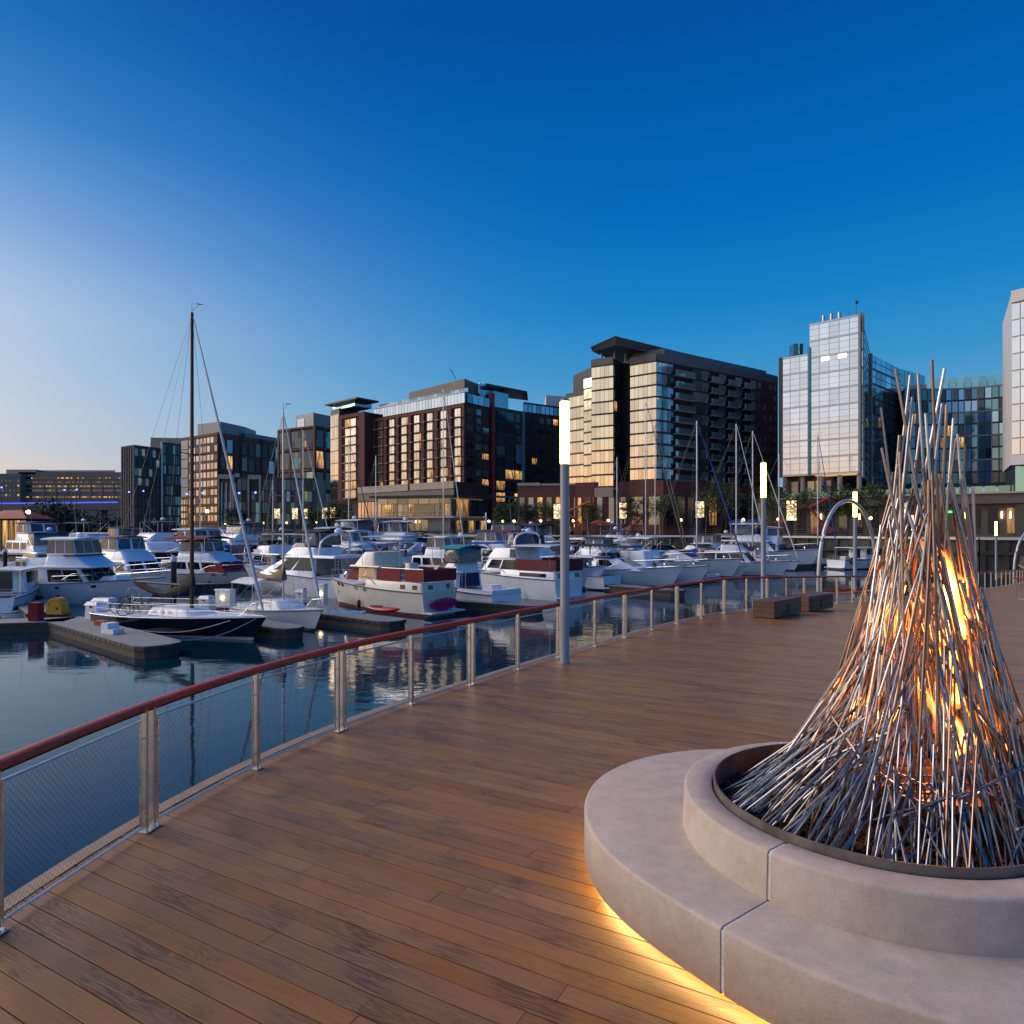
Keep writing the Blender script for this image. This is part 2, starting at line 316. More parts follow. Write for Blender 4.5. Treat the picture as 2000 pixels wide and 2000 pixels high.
def build_deck():
    dark = pm('deck_substructure', (.03, .024, .02), .9)
    sub = MB()
    E = EDGE
    rgt = [(p.x + 60 + p.y * .25, p.y - 6) for p in E]
    for i in range(len(E) - 1):
        a, b = E[i], E[i + 1]; ra, rb = Vector(rgt[i]), Vector(rgt[i + 1])
        nseg = 10; pa = [a.lerp(ra, k / nseg) for k in range(nseg + 1)]; pb = [b.lerp(rb, k / nseg) for k in range(nseg + 1)]
        for k in range(nseg):
            qd = [pa[k], pa[k + 1], pb[k + 1], pb[k]]
            sub.add([(p.x, p.y, dz(p) - .045) for p in qd], [(0, 1, 2, 3)])
        sub.add([(a.x, a.y, dz(a) - .045), (b.x, b.y, dz(b) - .045), (b.x, b.y, dz(b) - .75), (a.x, a.y, dz(a) - .75)], [(0, 1, 2, 3)])
    deck = obj('deck', mesh('deck', sub, dark), kind='structure')
    # planks
    PW, GAP, TH = .145, .0075, .03
    ev = [(p.x * BN.x + p.y * BN.y, p.x * BD.x + p.y * BD.y) for p in off_curve(RAIL, .13)]
    rows = []; v = -1.0
    rng = random.Random(3)
    while v < 96:
        u0 = min(interp(ev, v), interp(ev, v + PW)) - .02
        umax = (4 + .216 * v) / 1.262 + 1.5
        u = u0; ln = rng.uniform(.8, 4.2)
        while u < umax:
            e = min(u + ln, umax); rows.append((v, u, e)); u = e; ln = rng.choice((2.4, 3.0, 3.6, 4.2, 4.8))
        v += PW
    def visible(r):
        v, u0, u1 = r; best = 0
        for k in range(9):
            u = lerp(u0, u1, k / 8); p = BD * u + BN * (v + PW / 2)
            if p.y < 1.2: continue
            sx = 1000 + F * p.x / p.y; sy = YH + F * (EYE - dz(p)) / p.y
            if -40 < sx < 2040 and sy < 2040: best += (u1 - u0) / 9 / p.y ** 3
        return best
    sc = sorted(range(len(rows)), key=lambda i: -visible(rows[i]))
    single = set(sc[:300])
    mw = wood('plank_wood', (.315, .152, .054), (.115, .052, .019), False, 1.0, .37, .14)
    mwi = wood('plank_wood_far', (.315, .152, .054), (.115, .052, .019), True, 1.0, .37, .14)
    def shape(v, u0, u1, mb, o=(0, 0)):
        c = .0008
        a0, a1 = u0 + .0015, u1 - .0015; b0, b1 = v + GAP / 2, v + PW - GAP / 2
        z0, z1 = deck_z(b0), deck_z(b1)
        j = rng.uniform(-.0015, .0015); z0 += j; z1 += j
        pr = [(b0, z0 - TH), (b0, z0 - c), (b0 + c, z0), (b1 - c, z1), (b1, z1 - c), (b1, z1 - TH)]
        n = 6
        vv = [(a0 - o[0], y - o[1], z) for y, z in pr] + [(a1 - o[0], y - o[1], z) for y, z in pr]
        ff = [(i, i + 1, n + i + 1, n + i) for i in range(5)] + [(0, 5, 4, 3, 2, 1), (6, 7, 8, 9, 10, 11)]
        mb.add(vv, ff)
    ang = math.atan2(BD.y, BD.x)
    rest = MB()
    for i, (v, u0, u1) in enumerate(rows):
        if i in single:
            mb = MB(); o = ((u0 + u1) / 2, v); shape(v, u0, u1, mb, o)
            p = BD * o[0] + BN * o[1]
            # local x along the board, local y = minus across
            obj('plank', mesh('plank', mb, mw), deck, (p.x, p.y, 0), (0, 0, ang))
        else: shape(v, u0, u1, rest)
    obj('planks', mesh('planks', rest, mwi), deck, (0, 0, 0), (0, 0, ang), kind='stuff')
    # pale edge board along the water side
    eb = MB(); o1 = off_curve(RAIL, .135); o2 = off_curve(RAIL, .27)
    c1 = catmull([(p.x, p.y, dz(p) + .006) for p in o1], 3); c2 = catmull([(p.x, p.y, dz(p) + .006) for p in o2], 3)
    for i in range(len(c1) - 1):
        a, b, c, d = c1[i], c1[i + 1], c2[i + 1], c2[i]; dn = Vector((0, 0, -.22))
        eb.add([a, b, c, d, c + dn, d + dn], [(0, 1, 2, 3), (3, 2, 4, 5)])
    obj('edge_board', mesh('edge_board', eb, pm('edge_timber', (.30, .22, .16), .7, var=.25, nscale=4)), deck)
build_deck()

# ================================================================== GUARD RAIL
STEEL = pm('brushed_steel', (.62, .60, .58), .30, 1.0, var=.10, nscale=6, rvar=.08)
STEEL_D = pm('dull_steel', (.42, .40, .38), .38, 1.0, var=.10, nscale=6)
WIRE = pm('wire_rope', (.13, .12, .12), .5, .8)
RAILW = wood('rail_wood', (.47, .062, .024), (.24, .026, .011), False, 1.4, .45, .12)
def build_rail():
    pts = [Vector(p) for p in RAIL]
    T = Thing('guard_rail', 'curved steel mesh railing with red wooden handrail along the water', 'railing', (pts[4].x, pts[4].y, 0))
    def tan(i):
        a = pts[max(i - 1, 0)]; b = pts[min(i + 1, len(pts) - 1)]; return (b - a).normalized()
    H = 1.07
    first, last = 1, len(pts) - 1
    def post(c, t, z):
        n = Vector((-t.y, t.x)); mb = MB()
        hw, hd = .008, .026
        q = [c + t * s * hw * 1.6 + n * k * hd for s, k in ((-1, -1), (1, -1), (1, 1), (-1, 1))]
        mb.prism([(p.x, p.y) for p in q], z + .004, z + H - .05)
        o = T.wpart('post', mb, STEEL)
        pl = MB(); q = [c + t * s * .045 + n * k * .06 for s, k in ((-1, -1), (1, -1), (1, 1), (-1, 1))]
        pl.prism([(p.x, p.y) for p in q], z + .003, z + .013)
        for s, k in ((-.03, -.045), (.03, -.045), (-.03, .045), (.03, .045)):
            b = c + t * s + n * k; pl.lathe([(.008, 0), (.008, .008)], (b.x, b.y, z + .013), 6)
        T.wpart('base_plate', pl, STEEL, parent=o)
    paired = lambda i: i % 2 == 0
    for i in range(first, last):
        p, t, z = pts[i], tan(i), dz(pts[i])
        far = p.y > 34
        if far and i % 2 and p.y > 60: continue
        if paired(i) and p.y < 30:
            for s in (-.045, .045): post(p + t * s, t, z)
        else: post(p, t, z)
    # handrail: a length between each pair of posts
    i = first - 1
    while i < last:
        j = min(i + 2, last)
        ctrl = [Vector((p.x, p.y, dz(p) + H - .03)) for p in pts[max(i - 1, 0):j + 2]]
        cc = catmull(ctrl, 8); k0 = 8 if i > 0 else 0; cc = cc[k0:k0 + 8 * (j - i) + 1]
        d0 = (cc[1] - cc[0]).normalized(); d1 = (cc[-1] - cc[-2]).normalized(); cc[0] = cc[0] + d0 * .004; cc[-1] = cc[-1] - d1 * .004
        mb = MB(); mb.tube(cc, .06, 14, True, (1, .58)); o = T.wpart('handrail', mb, RAILW, True)
        i = j
    ch = MB(); cc = catmull([Vector((p.x, p.y, dz(p) + H - .075)) for p in pts[first - 1:]], 4); ch.tube(cc, .012, 6, True, (2.0, .5)); T.wpart('support_bar', ch, STEEL_D, True)
    # infill panels
    for i in range(first, last):
        a, b = pts[i], pts[i + 1] if i + 1 < len(pts) else None
        if b is None or a.y > 62: continue
        t = (b - a).normalized()
        g0 = .10 if paired(i) and a.y < 30 else .05; g1 = .10 if paired(i + 1) and a.y < 30 else .05
        A, B = a + t * g0, b - t * g1
        za, zb = dz(A), dz(B); z0, z1 = .055, .93
        mb = MB(); r = .0105
        c = [Vector((A.x, A.y, za + z0)), Vector((B.x, B.y, zb + z0)), Vector((B.x, B.y, zb + z1)), Vector((A.x, A.y, za + z1))]
        n6 = 6 if a.y < 16 else 4
        for k in range(4):
            d = (c[(k + 1) % 4] - c[k]).normalized() * r; mb.tube([c[k] - d, c[(k + 1) % 4] + d], r, n6)
        for (cp, dirn, px) in ((c[0], -1, A), (c[1], 1, B)):
            for zz in (.16, .78):
                s = Vector((cp.x, cp.y, cp.z - z0 + zz)); e = s + Vector((t.x, t.y, 0)) * dirn * (.055 if (g0 if dirn < 0 else g1) > .06 else .05); mb.tube([s, e], .006, 5)
        fr = T.wpart('panel_frame', mb, STEEL, a.y < 16)
        if a.y < 26:
            w = MB(); Lw = (B - A).length; Hh = z1 - z0; sp = .042 if a.y < 10 else .06; rad = .0009 if a.y < 10 else .0012
            k = -Hh * .62
            for sgn in (1, -1):
                s = -Hh / 1.3
                while s < Lw:
                    x0, y0, x1, y1 = s, 0.0, s + Hh / 1.3, Hh
                    if x0 < 0: y0 = -x0 * 1.3; x0 = 0
                    if x1 > Lw: y1 = Hh - (x1 - Lw) * 1.3; x1 = Lw
                    if y1 - y0 > .02:
                        if sgn < 0: xa, xb = Lw - x0, Lw - x1
                        else: xa, xb = x0, x1
                        pa = A + t * xa; pb = A + t * xb
                        w.tube([(pa.x, pa.y, lerp(za, zb, xa / Lw) + z0 + y0), (pb.x, pb.y, lerp(za, zb, xb / Lw) + z0 + y1)], rad, 3, False)
                    s += sp
            T.wpart('wire_mesh', w, WIRE, True, parent=fr, kind='stuff')
build_rail()
def build_rail_right():
    A = Vector((23.55, 31.1)); d = Vector((.62, -.78)).normalized(); z = dz(A)
    T = Thing('guard_rail', 'short stretch of railing at the right edge, beyond the steel rods', 'railing', (A.x, A.y, z))
    for k in range(7):
        p = A + d * (k * .35); mb = MB(); mb.box((p.x - .02, p.y - .02, z + .003), (p.x + .02, p.y + .02, z + 1.02)); T.wpart('post', mb, STEEL)
    mb = MB(); e = A + d * 2.3; s0 = A - d * .1; mb.tube([(s0.x, s0.y, z + 1.06), (e.x, e.y, z + 1.06)], .06, 10, True, (1, .6)); T.wpart('handrail', mb, RAILW, True)
    mb = MB(); mb.tube([(A.x, A.y, z + .08), (e.x, e.y, z + .08)], .012, 6); T.wpart('support_bar', mb, STEEL_D, True)
build_rail_right()

# ================================================================== LAMPS
POLE = pm('lamp_pole_paint', (.24, .27, .33), .38, .35, var=.05, nscale=2)
TUBE = pm('lamp_diffuser', (.9, .85, .75), .4, emit=(1.0, .54, .110), estr=8.0)
def lamp_post(pos, label, h=4.95, hl=1.22, r=.085):
    T = Thing('lamp_post', label, 'lamp', pos, group='tall round light columns on the pier')
    mb = MB(); mb.lathe([(r * 1.02, 0.004), (r * 1.02, .02), (r, .025), (r, h - hl)], (0, 0, 0), 24); pole = T.part('pole', mb, POLE, True)
    mb = MB(); mb.lathe([(r * .9, h - hl + .002), (r * 1.08, h - hl + .02), (r * 1.08, h - .07), (r * .95, h - .05)], (0, 0, 0), 24); T.part('lamp_tube', mb, TUBE, True)
    mb = MB(); mb.lathe([(r, h - .05), (r, h - .02), (r * .8, h)], (0, 0, 0), 24); T.part('cap', mb, POLE, True)
    mb = MB()
    for k in range(4):
        a = k * math.pi / 2 + .4; mb.lathe([(.012, 0), (.012, .012)], (math.cos(a) * r * 1.35, math.sin(a) * r * 1.35, .005), 6)
    mb.lathe([(r * 1.55, .002), (r * 1.55, .006)], (0, 0, 0), 24)
    T.part('base_plate', mb, STEEL_D)
    return T
def on_deck(px, Y):
    X = (px - 1000) / F * Y; return (X, Y, deck_z(X * BN.x + Y * BN.y))
lamp_post(on_deck(1103, 12.45), 'nearest light column, beside the railing with its tube lit')
lamp_post(on_deck(1491, 22.6), 'second light column, standing behind the two wooden box benches')
lamp_post(on_deck(1670, 31.0), 'light column standing behind the top of the swing arch')
lamp_post(on_deck(1945.5, 55.5), 'light column to the right of the steel rods, by the far box bench')
# ================================================================== FIRE PIT
PC = Vector((2.384, 4.408))            # centre of the round concrete surround
AX = Vector((2.76, 4.44))             # axis of the rod sculpture
CONC = pm('cast_concrete', (.435, .362, .312), .70, var=.10, nscale=2.2, bump=.10, bscale=60, rvar=.1)
def conc_detail(m):
    """fine mottling, pin holes and faint stains over the cast concrete"""
    t = m.node_tree; b = t.nodes['Principled BSDF']; nn = t.nodes.new; L = t.links.new
    src = b.inputs['Base Color'].links[0].from_socket
    tcn = nn('ShaderNodeTexCoord')
    n1 = nn('ShaderNodeTexNoise'); n1.inputs['Scale'].default_value = 90; n1.inputs['Detail'].default_value = 3; L(tcn.outputs['Object'], n1.inputs['Vector'])
    n2 = nn('ShaderNodeTexNoise'); n2.inputs['Scale'].default_value = 7; n2.inputs['Detail'].default_value = 7; n2.inputs['Roughness'].default_value = .7; L(tcn.outputs['Object'], n2.inputs['Vector'])
    vo = nn('ShaderNodeTexVoronoi'); vo.inputs['Scale'].default_value = 26; L(tcn.outputs['Object'], vo.inputs['Vector'])
    pit = nn('ShaderNodeMapRange'); pit.inputs[1].default_value = .04; pit.inputs[2].default_value = .09; pit.inputs[3].default_value = .55; pit.inputs[4].default_value = 1; L(vo.outputs['Distance'], pit.inputs[0])
    a = nn('ShaderNodeMapRange'); a.inputs[1].default_value = .3; a.inputs[2].default_value = .7; a.inputs[3].default_value = .95; a.inputs[4].default_value = 1.05; L(n1.outputs['Fac'], a.inputs[0])
    c = nn('ShaderNodeMapRange'); c.inputs[1].default_value = .3; c.inputs[2].default_value = .7; c.inputs[3].default_value = .86; c.inputs[4].default_value = 1.12; L(n2.outputs['Fac'], c.inputs[0])
    m1 = nn('ShaderNodeMath'); m1.operation = 'MULTIPLY'; L(a.outputs[0], m1.inputs[0]); L(c.outputs[0], m1.inputs[1])
    # only a few of the pits
    gt = nn('ShaderNodeMath'); gt.operation = 'GREATER_THAN'; gt.inputs[1].default_value = .86; 
    sp = nn('ShaderNodeSeparateColor'); L(vo.outputs['Color'], sp.inputs[0]); L(sp.outputs[0], gt.inputs[0])
    mxp = nn('ShaderNodeMix'); mxp.inputs[2].default_value = 1.0; L(gt.outputs[0], mxp.inputs[0]); L(pit.outputs[0], mxp.inputs[3])
    m2_ = nn('ShaderNodeMath'); m2_.operation = 'MULTIPLY'; L(m1.outputs[0], m2_.inputs[0]); L(mxp.outputs[0], m2_.inputs[1])
    vm = nn('ShaderNodeVectorMath'); vm.operation = 'SCALE'; L(src, vm.inputs[0]); L(m2_.outputs[0], vm.inputs['Scale']); L(vm.outputs[0], b.inputs['Base Color'])
conc_detail(CONC)
RT = [(92, 1.834), (100, 1.878), (114, 1.955), (126.6, 2.012), (139, 2.025), (152, 1.99), (161, 1.941), (170.6, 1.884), (182.6, 1.81), (195, 1.71), (207, 1.64), (217, 1.625), (227.6, 1.64), (238.5, 1.662),
      (249, 1.70), (262, 1.77), (280, 1.84), (305, 1.88), (330, 1.85), (360, 1.78), (405, 1.75), (430, 1.78), (452, 1.834)]
def r_out(a):
    a = a % 360
    if a < 92: a += 360
    # smooth by averaging the piecewise table
    return sum(interp(RT, min(max(a + d, 92), 452)) for d in (-9, -6, -3, 0, 3, 6, 9)) / 7
def ring_part(T, name, prof, a0, a1, mat, rfun=None, step=2.0, gap=.0):
    """sweep of a closed profile [(radius or ('o', offset), z)] between two angles"""
    n = max(2, int((a1 - a0) / step)); rings = []
    for i in range(n + 1):
        a = lerp(a0 + gap, a1 - gap, i / n); ca, sa = math.cos(R(a)), math.sin(R(a)); ring = []
        for r, z in prof:
            rr = r_out(a) + r[1] if isinstance(r, tuple) else r
            ring.append((PC.x + rr * ca, PC.y + rr * sa, z))
        rings.append(ring)
    mb = MB(); mb.loft(rings, True, True); return T.wpart(name, mb, mat, True, ang=50)
def build_pit():
    T = Thing('fire_pit', 'round stepped concrete bench around a fire pit, glowing underneath', 'fire pit', (PC.x, PC.y, 0))
    o = lambda d: ('o', d)
    seams = (97, 217, 337, 457)
    for s0, s1 in zip(seams, seams[1:]):
        c = .014
        ring_part(T, 'seat_block', [(o(-.05), .10), (o(-.012), .10), (o(0), .112), (o(0), .425), (o(-.006), .441), (o(-.022), .45), (1.17, .45), (1.17, .36), (o(-.05), .30)][::-1], s0, s1, CONC, gap=.42)
        ring_part(T, 'back_block', [(1.215, .44), (1.205, .70), (1.198, .714), (1.184, .722), (1.03, .722), (1.015, .71), (1.015, .40), (1.16, .40)][::-1], s0, s1, CONC, gap=.55)
    jm = pm('joint_mortar', (.58, .56, .53), .9, var=.3, nscale=30, bump=.4)
    for s in seams[:3]:
        ring_part(T, 'joint', [(o(-.06), .12), (o(-.006), .12), (o(-.006), .43), (o(-.028), .444), (1.16, .444), (1.16, .40)][::-1], s - .6, s + .6, jm, step=.3)
        ring_part(T, 'joint', [(1.206, .452), (1.198, .70), (1.184, .716), (1.04, .716), (1.04, .50), (1.16, .452)][::-1], s - .6, s + .6, jm, step=.3)
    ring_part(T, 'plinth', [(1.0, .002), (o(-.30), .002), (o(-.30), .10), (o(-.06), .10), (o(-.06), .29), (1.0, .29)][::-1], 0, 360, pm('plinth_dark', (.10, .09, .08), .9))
    ring_part(T, 'light_strip', [(o(-.17), .088), (o(-.14), .088), (o(-.14), .099), (o(-.17), .099)][::-1], 0, 359.9, pm('led_strip', (.9, .8, .6), .5, emit=(1.0, .68, .27), estr=48.0))
    ck = MB(); pv = None
    for k in range(9):
        a = R(268.0 + .25 * math.sin(k * 2.1) + k * .06); z = .655 - k * .019; r = 1.2135 - (z - .44) * .0385 + .0012; w = .0011 + .0009 * math.sin(k * 1.7) ** 2
        q = [Vector((PC.x + r * math.cos(a + s * w), PC.y + r * math.sin(a + s * w), z)) for s in (-1, 1)]
        if pv: ck.add([pv[0], pv[1], q[1], q[0]], [(0, 1, 2, 3)])
        pv = q
    T.wpart('salt_streak', ck, pm('salt_white', (.7, .7, .7), .8))
    RINGM = pm('weathered_steel_ring', (.17, .155, .145), .52, .55, var=.45, nscale=5, rvar=.12)
    mb = MB(); n = 96
    rings = [[(PC.x + r * math.cos(2 * math.pi * k / n), PC.y + r * math.sin(2 * math.pi * k / n), z) for k in range(n)] for r, z in ((1.004, .60), (1.004, .768), (.994, .768), (.994, .52))]
    mb.loft(rings, True, False); T.wpart('steel_ring', mb, RINGM, True, ang=30)
    # bed of lava rock
    bed = MB(); bed.lathe([(.992, .585), (.7, .60), (.01, .615)], (PC.x, PC.y, 0), 40)
    T.wpart('bed', bed, pm('soot', (.012, .011, .011), .95))
    rng = random.Random(5); rk = MB()
    base = [(0, 0, 1), (0, 0, -1), (1, 0, 0), (-1, 0, 0), (0, 1, 0), (0, -1, 0)]
    fc = [(0, 2, 4), (0, 4, 3), (0, 3, 5), (0, 5, 2), (1, 4, 2), (1, 3, 4), (1, 5, 3), (1, 2, 5)]
    for k in range(2600):
        r = .985 * math.sqrt(rng.random()); a = rng.uniform(0, 6.283); s = rng.uniform(.013, .03)
        c = (PC.x + (r - .02) * math.cos(a), PC.y + (r - .02) * math.sin(a), .60 + rng.uniform(0, .025))
        M = Matrix.Rotation(rng.uniform(0, 6), 3, Vector((rng.random(), rng.random(), rng.random() + .1)).normalized())
        rk.add([Vector(c) + M @ (Vector(b) * s * rng.uniform(.7, 1.25)) for b in base], fc)
    T.wpart('lava_rocks', rk, pm('lava_rock', (.020, .018, .018), .9, var=.4, nscale=30), kind='stuff')
    # burner drum
    DR = pm('burner_steel', (.22, .13, .10), .5, .8, var=.3, nscale=8)
    bc = (AX.x + .03, AX.y + .02, 0)
    mb = MB(); mb.lathe([(.40, .61), (.40, .80), (.44, .805), (.44, .83), (.33, .83), (.33, .70), (.01, .70)], bc, 40, False); T.wpart('burner_drum', mb, DR, True, ang=30)
    mb = MB()
    for k in range(5): mb.box((bc[0] - .36, bc[1] - .3 + k * .14, .845), (bc[0] + .36, bc[1] - .28 + k * .14, .86))
    T.wpart('grate', mb, DR)
    # flames: ragged tongues
    def flame_mat(name, col, s):
        """glowing gas: brightness grows with the depth of flame looked through"""
        m = bpy.data.materials.new(name); m.use_nodes = True; t = m.node_tree
        for n_ in list(t.nodes): t.nodes.remove(n_)
        ou = t.nodes.new('ShaderNodeOutputMaterial'); em = t.nodes.new('ShaderNodeEmission'); em.inputs[0].default_value = (*col, 1); em.inputs[1].default_value = s
        t.links.new(em.outputs[0], ou.inputs['Volume']); return m
    fo, fi = flame_mat('flame_gas', (1.0, .20, .022), 75.0), flame_mat('flame_core', (1.0, .42, .10), 190.0)
    rng = random.Random(11)
    # broken licks climbing a leaning column through the rods
    for i in range(36):
        u = rng.random() ** .9; zc = lerp(.88, 2.25, u); spread = lerp(.15, .055, u)
        dx = lerp(.22, .12, u) + rng.gauss(0, spread * .55); dy = rng.gauss(0, spread * .6); h = rng.uniform(.14, .46) * lerp(1.1, .8, u); w = rng.uniform(.011, .026)
        if i < 5: zc = (1.95, 1.75, 1.55, 1.30, .95)[i]; dx = (.13, .16, .15, .18, .20)[i]; dy = -.03; h = (.50, .55, .42, .5, .42)[i]; w = (.05, .055, .045, .04, .04)[i]
        rings = []; n = 10; ph = rng.uniform(0, 6); lean = rng.uniform(-.45, .05)
        for k in range(13):
            s = k / 12; rad = w * (math.sin(math.pi * (s ** .55)) * .9 + .10 * (1 - s)) * (1 + .35 * math.sin(ph + s * 13)) + .0015
            cx = bc[0] + dx + lean * s * s * h + .022 * math.sin(ph + s * 8); cy = bc[1] + dy + .02 * math.cos(ph * 1.7 + s * 7)
            rings.append([(cx + rad * (1 + .45 * math.sin(3 * a + ph + s * 9)) * math.cos(a), cy + .6 * rad * (1 + .4 * math.cos(2 * a + ph)) * math.sin(a), zc + h * s) for a in [2 * math.pi * j / n for j in range(n)]])
        def sc(rg, k): 
            o = []
            for r_ in rg:
                c = Vector((0, 0, 0))
                for p in r_: c += Vector(p)
                c /= len(r_); o.append([c + (Vector(p) - c) * k for p in r_])
            return o
        mb = MB(); mb.loft(sc(rings, 1.55), True, True); fl = T.wpart('flame', mb, fo, True)
        if i < 16: mb = MB(); mb.loft(sc(rings[1:-3], .62), True, True); T.wpart('flame_core', mb, fi, True, parent=fl)
build_pit()
for nm, z, e in (('fire_glow_low', 1.15, 34), ('fire_glow_high', 1.85, 24)):
    ld = bpy.data.lights.new(nm, 'POINT'); ld.energy = e; ld.color = (1.0, .30, .06); ld.shadow_soft_size = .10; lo = bpy.data.objects.new(nm, ld); COL.objects.link(lo); lo.location = (AX.x - .02, AX.y - .02, z)
ROD = pm('rod_steel', (.31, .30, .31), .28, 1.0, var=.2, nscale=9, rvar=.12, rnd=.4)
ROD2 = pm('heat_stained_rod', (.30, .19, .14), .38, 1.0, var=.3, nscale=7, rvar=.12, rnd=.4)
def build_rods():
    T = Thing('steel_rod_sculpture', 'tall tangled cone of thin steel rods with fire inside', 'sculpture', (AX.x, AX.y, .6))
    rng = random.Random(21)
    prof = [(.60, .95), (.75, .90), (1.0, .77), (1.26, .60), (1.55, .46), (1.86, .37), (2.3, .30), (2.96, .22), (3.7, .18)]
    pr = lambda z: interp(prof, z)
    def rlim(a, k=.955):
        # distance from the sculpture axis to the steel ring in direction a
        d = Vector((math.cos(a), math.sin(a))); w = AX - PC; b = w.dot(d); return -b + math.sqrt(b * b - (w.length_squared - k * k))
    rods = []
    def P(a, r, z): return Vector((AX.x + r * math.cos(a), AX.y + r * math.sin(a), z))
    def add(p, q, r): rods.append((p, q, r))
    # splayed short rods round the foot, their ends in the rocks
    for k in range(290):
        a = rng.uniform(0, 6.283) if k < 150 else rng.uniform(2.4, 6.0); rl = rlim(a); f = rng.uniform(.70, 1.0); rb = f * rl; zt = rng.uniform(1.0, 1.35) if f > .86 else rng.uniform(1.15, 1.95)
        tw = rng.gauss(0, .26); rt = pr(zt) * rng.uniform(.72, .97)
        add(P(a, rb, .60), P(a + tw, rt, zt), rng.uniform(.0058, .0082))
    for k in range(44):      # low rods fanned out over the rocks on the open side
        a = rng.uniform(2.5, 3.9); rl = rlim(a); rb = rl * rng.uniform(.86, 1.0); zt = rng.uniform(.92, 1.25); add(P(a, rb, .60 + rng.uniform(0, .05)), P(a + rng.gauss(0, .12), pr(zt) * rng.uniform(.72, .95), zt), rng.uniform(.0065, .009))
    # long rods from the foot to the upper part
    for k in range(78):
        a = rng.uniform(0, 6.283); rl = rlim(a); zt = rng.uniform(1.8, 3.0); rb = min(rl * .95, rng.uniform(.42, .80)); tw = rng.gauss(0, .55); rt = pr(zt) * rng.uniform(.55, 1.0)
        add(P(a, rb, .60), P(a + tw, rt, zt), rng.uniform(.0072, .0105))
    # rods held in mid height
    for k in range(66):
        a = rng.uniform(0, 6.283); z0 = rng.uniform(.85, 1.8); zt = z0 + rng.uniform(.5, 1.0); tw = rng.gauss(0, .5)
        add(P(a, pr(z0) * rng.uniform(.72, 1.0), z0), P(a + tw, pr(min(zt, 3.3)) * rng.uniform(.6, 1.0), min(zt, 3.3)), rng.uniform(.007, .010))
    # loose cross pieces
    for k in range(22):
        a = rng.uniform(0, 6.283); z0 = rng.uniform(.66, 1.1); l = rng.uniform(.35, .7); tw = rng.choice((-1, 1)) * rng.uniform(.4, .8)
        r0 = min(rlim(a) * .9, pr(z0)); z1 = z0 + l * rng.uniform(.15, .7); add(P(a, r0, z0), P(a + tw, min(rlim(a + tw) * .93, pr(z1) * rng.uniform(.9, 1.1)), z1), rng.uniform(.007, .009))
    # the tall tips against the sky: (tip px, tip py, lower px, lower py, depth offset)
    tips = [(1820, 703, 1832, 1000, 0), (1845, 720, 1790, 1010, .12), (1749, 720, 1800, 1010, -.1), (1793, 730, 1812, 1060, -.15), (1778, 733, 1748, 1000, .1), (1782, 776, 1756, 1030, -.12), (1721, 796, 1746, 1000, 0), (1784, 812, 1760, 1000, .15),
            (1840, 789, 1812, 1020, -.18), (1849, 790, 1836, 1060, .1), (1862, 817, 1846, 1040, .0), (1870, 848, 1888, 1090, -.1), (1722, 875, 1760, 1060, -.16), (1757, 850, 1742, 1040, .12), (1757, 882, 1764, 1180, -.2), (1885, 869, 1878, 1130, .08),
            (1808, 808, 1830, 1120, -.2), (1790, 898, 1785, 1100, .16), (1814, 938, 1812, 1240, -.24), (1868, 855, 1838, 1080, .18), (1900, 952, 1908, 1200, .0), (1752, 907, 1730, 1120, .1), (1798, 830, 1766, 1090, .2), (1832, 925, 1840, 1200, .1)]
    for tx, ty, lx, ly, d in tips:
        A = atd(tx, ty, AX.y + d * .8); B = atd(lx, ly, AX.y + d * 1.15); dirn = (B - A).normalized(); L = (B - A).length
        ext = rng.uniform(.5, 1.1) if ly < 1150 else .4
        add(A + dirn * (L + ext * .55), A, rng.uniform(.0075, .0105))
    rng.shuffle(rods)
    # largest in view first: outer and camera-facing ones
    rods.sort(key=lambda r: -((r[0] - r[1]).length / (((r[0] + r[1]) / 2).y ** 2)))
    rest = MB()
    for i, (p, q, r) in enumerate(rods):
        d = (p - q).normalized()
        if i < 300:
            mb = MB(); mb.tube([p, q], r, 8); T.wpart('rod', mb, ROD2 if rng.random() < .28 else ROD, True)
        else: rest.tube([p, q], r, 7)
    T.wpart('inner_rods', rest, ROD, True, kind='stuff')
build_rods()

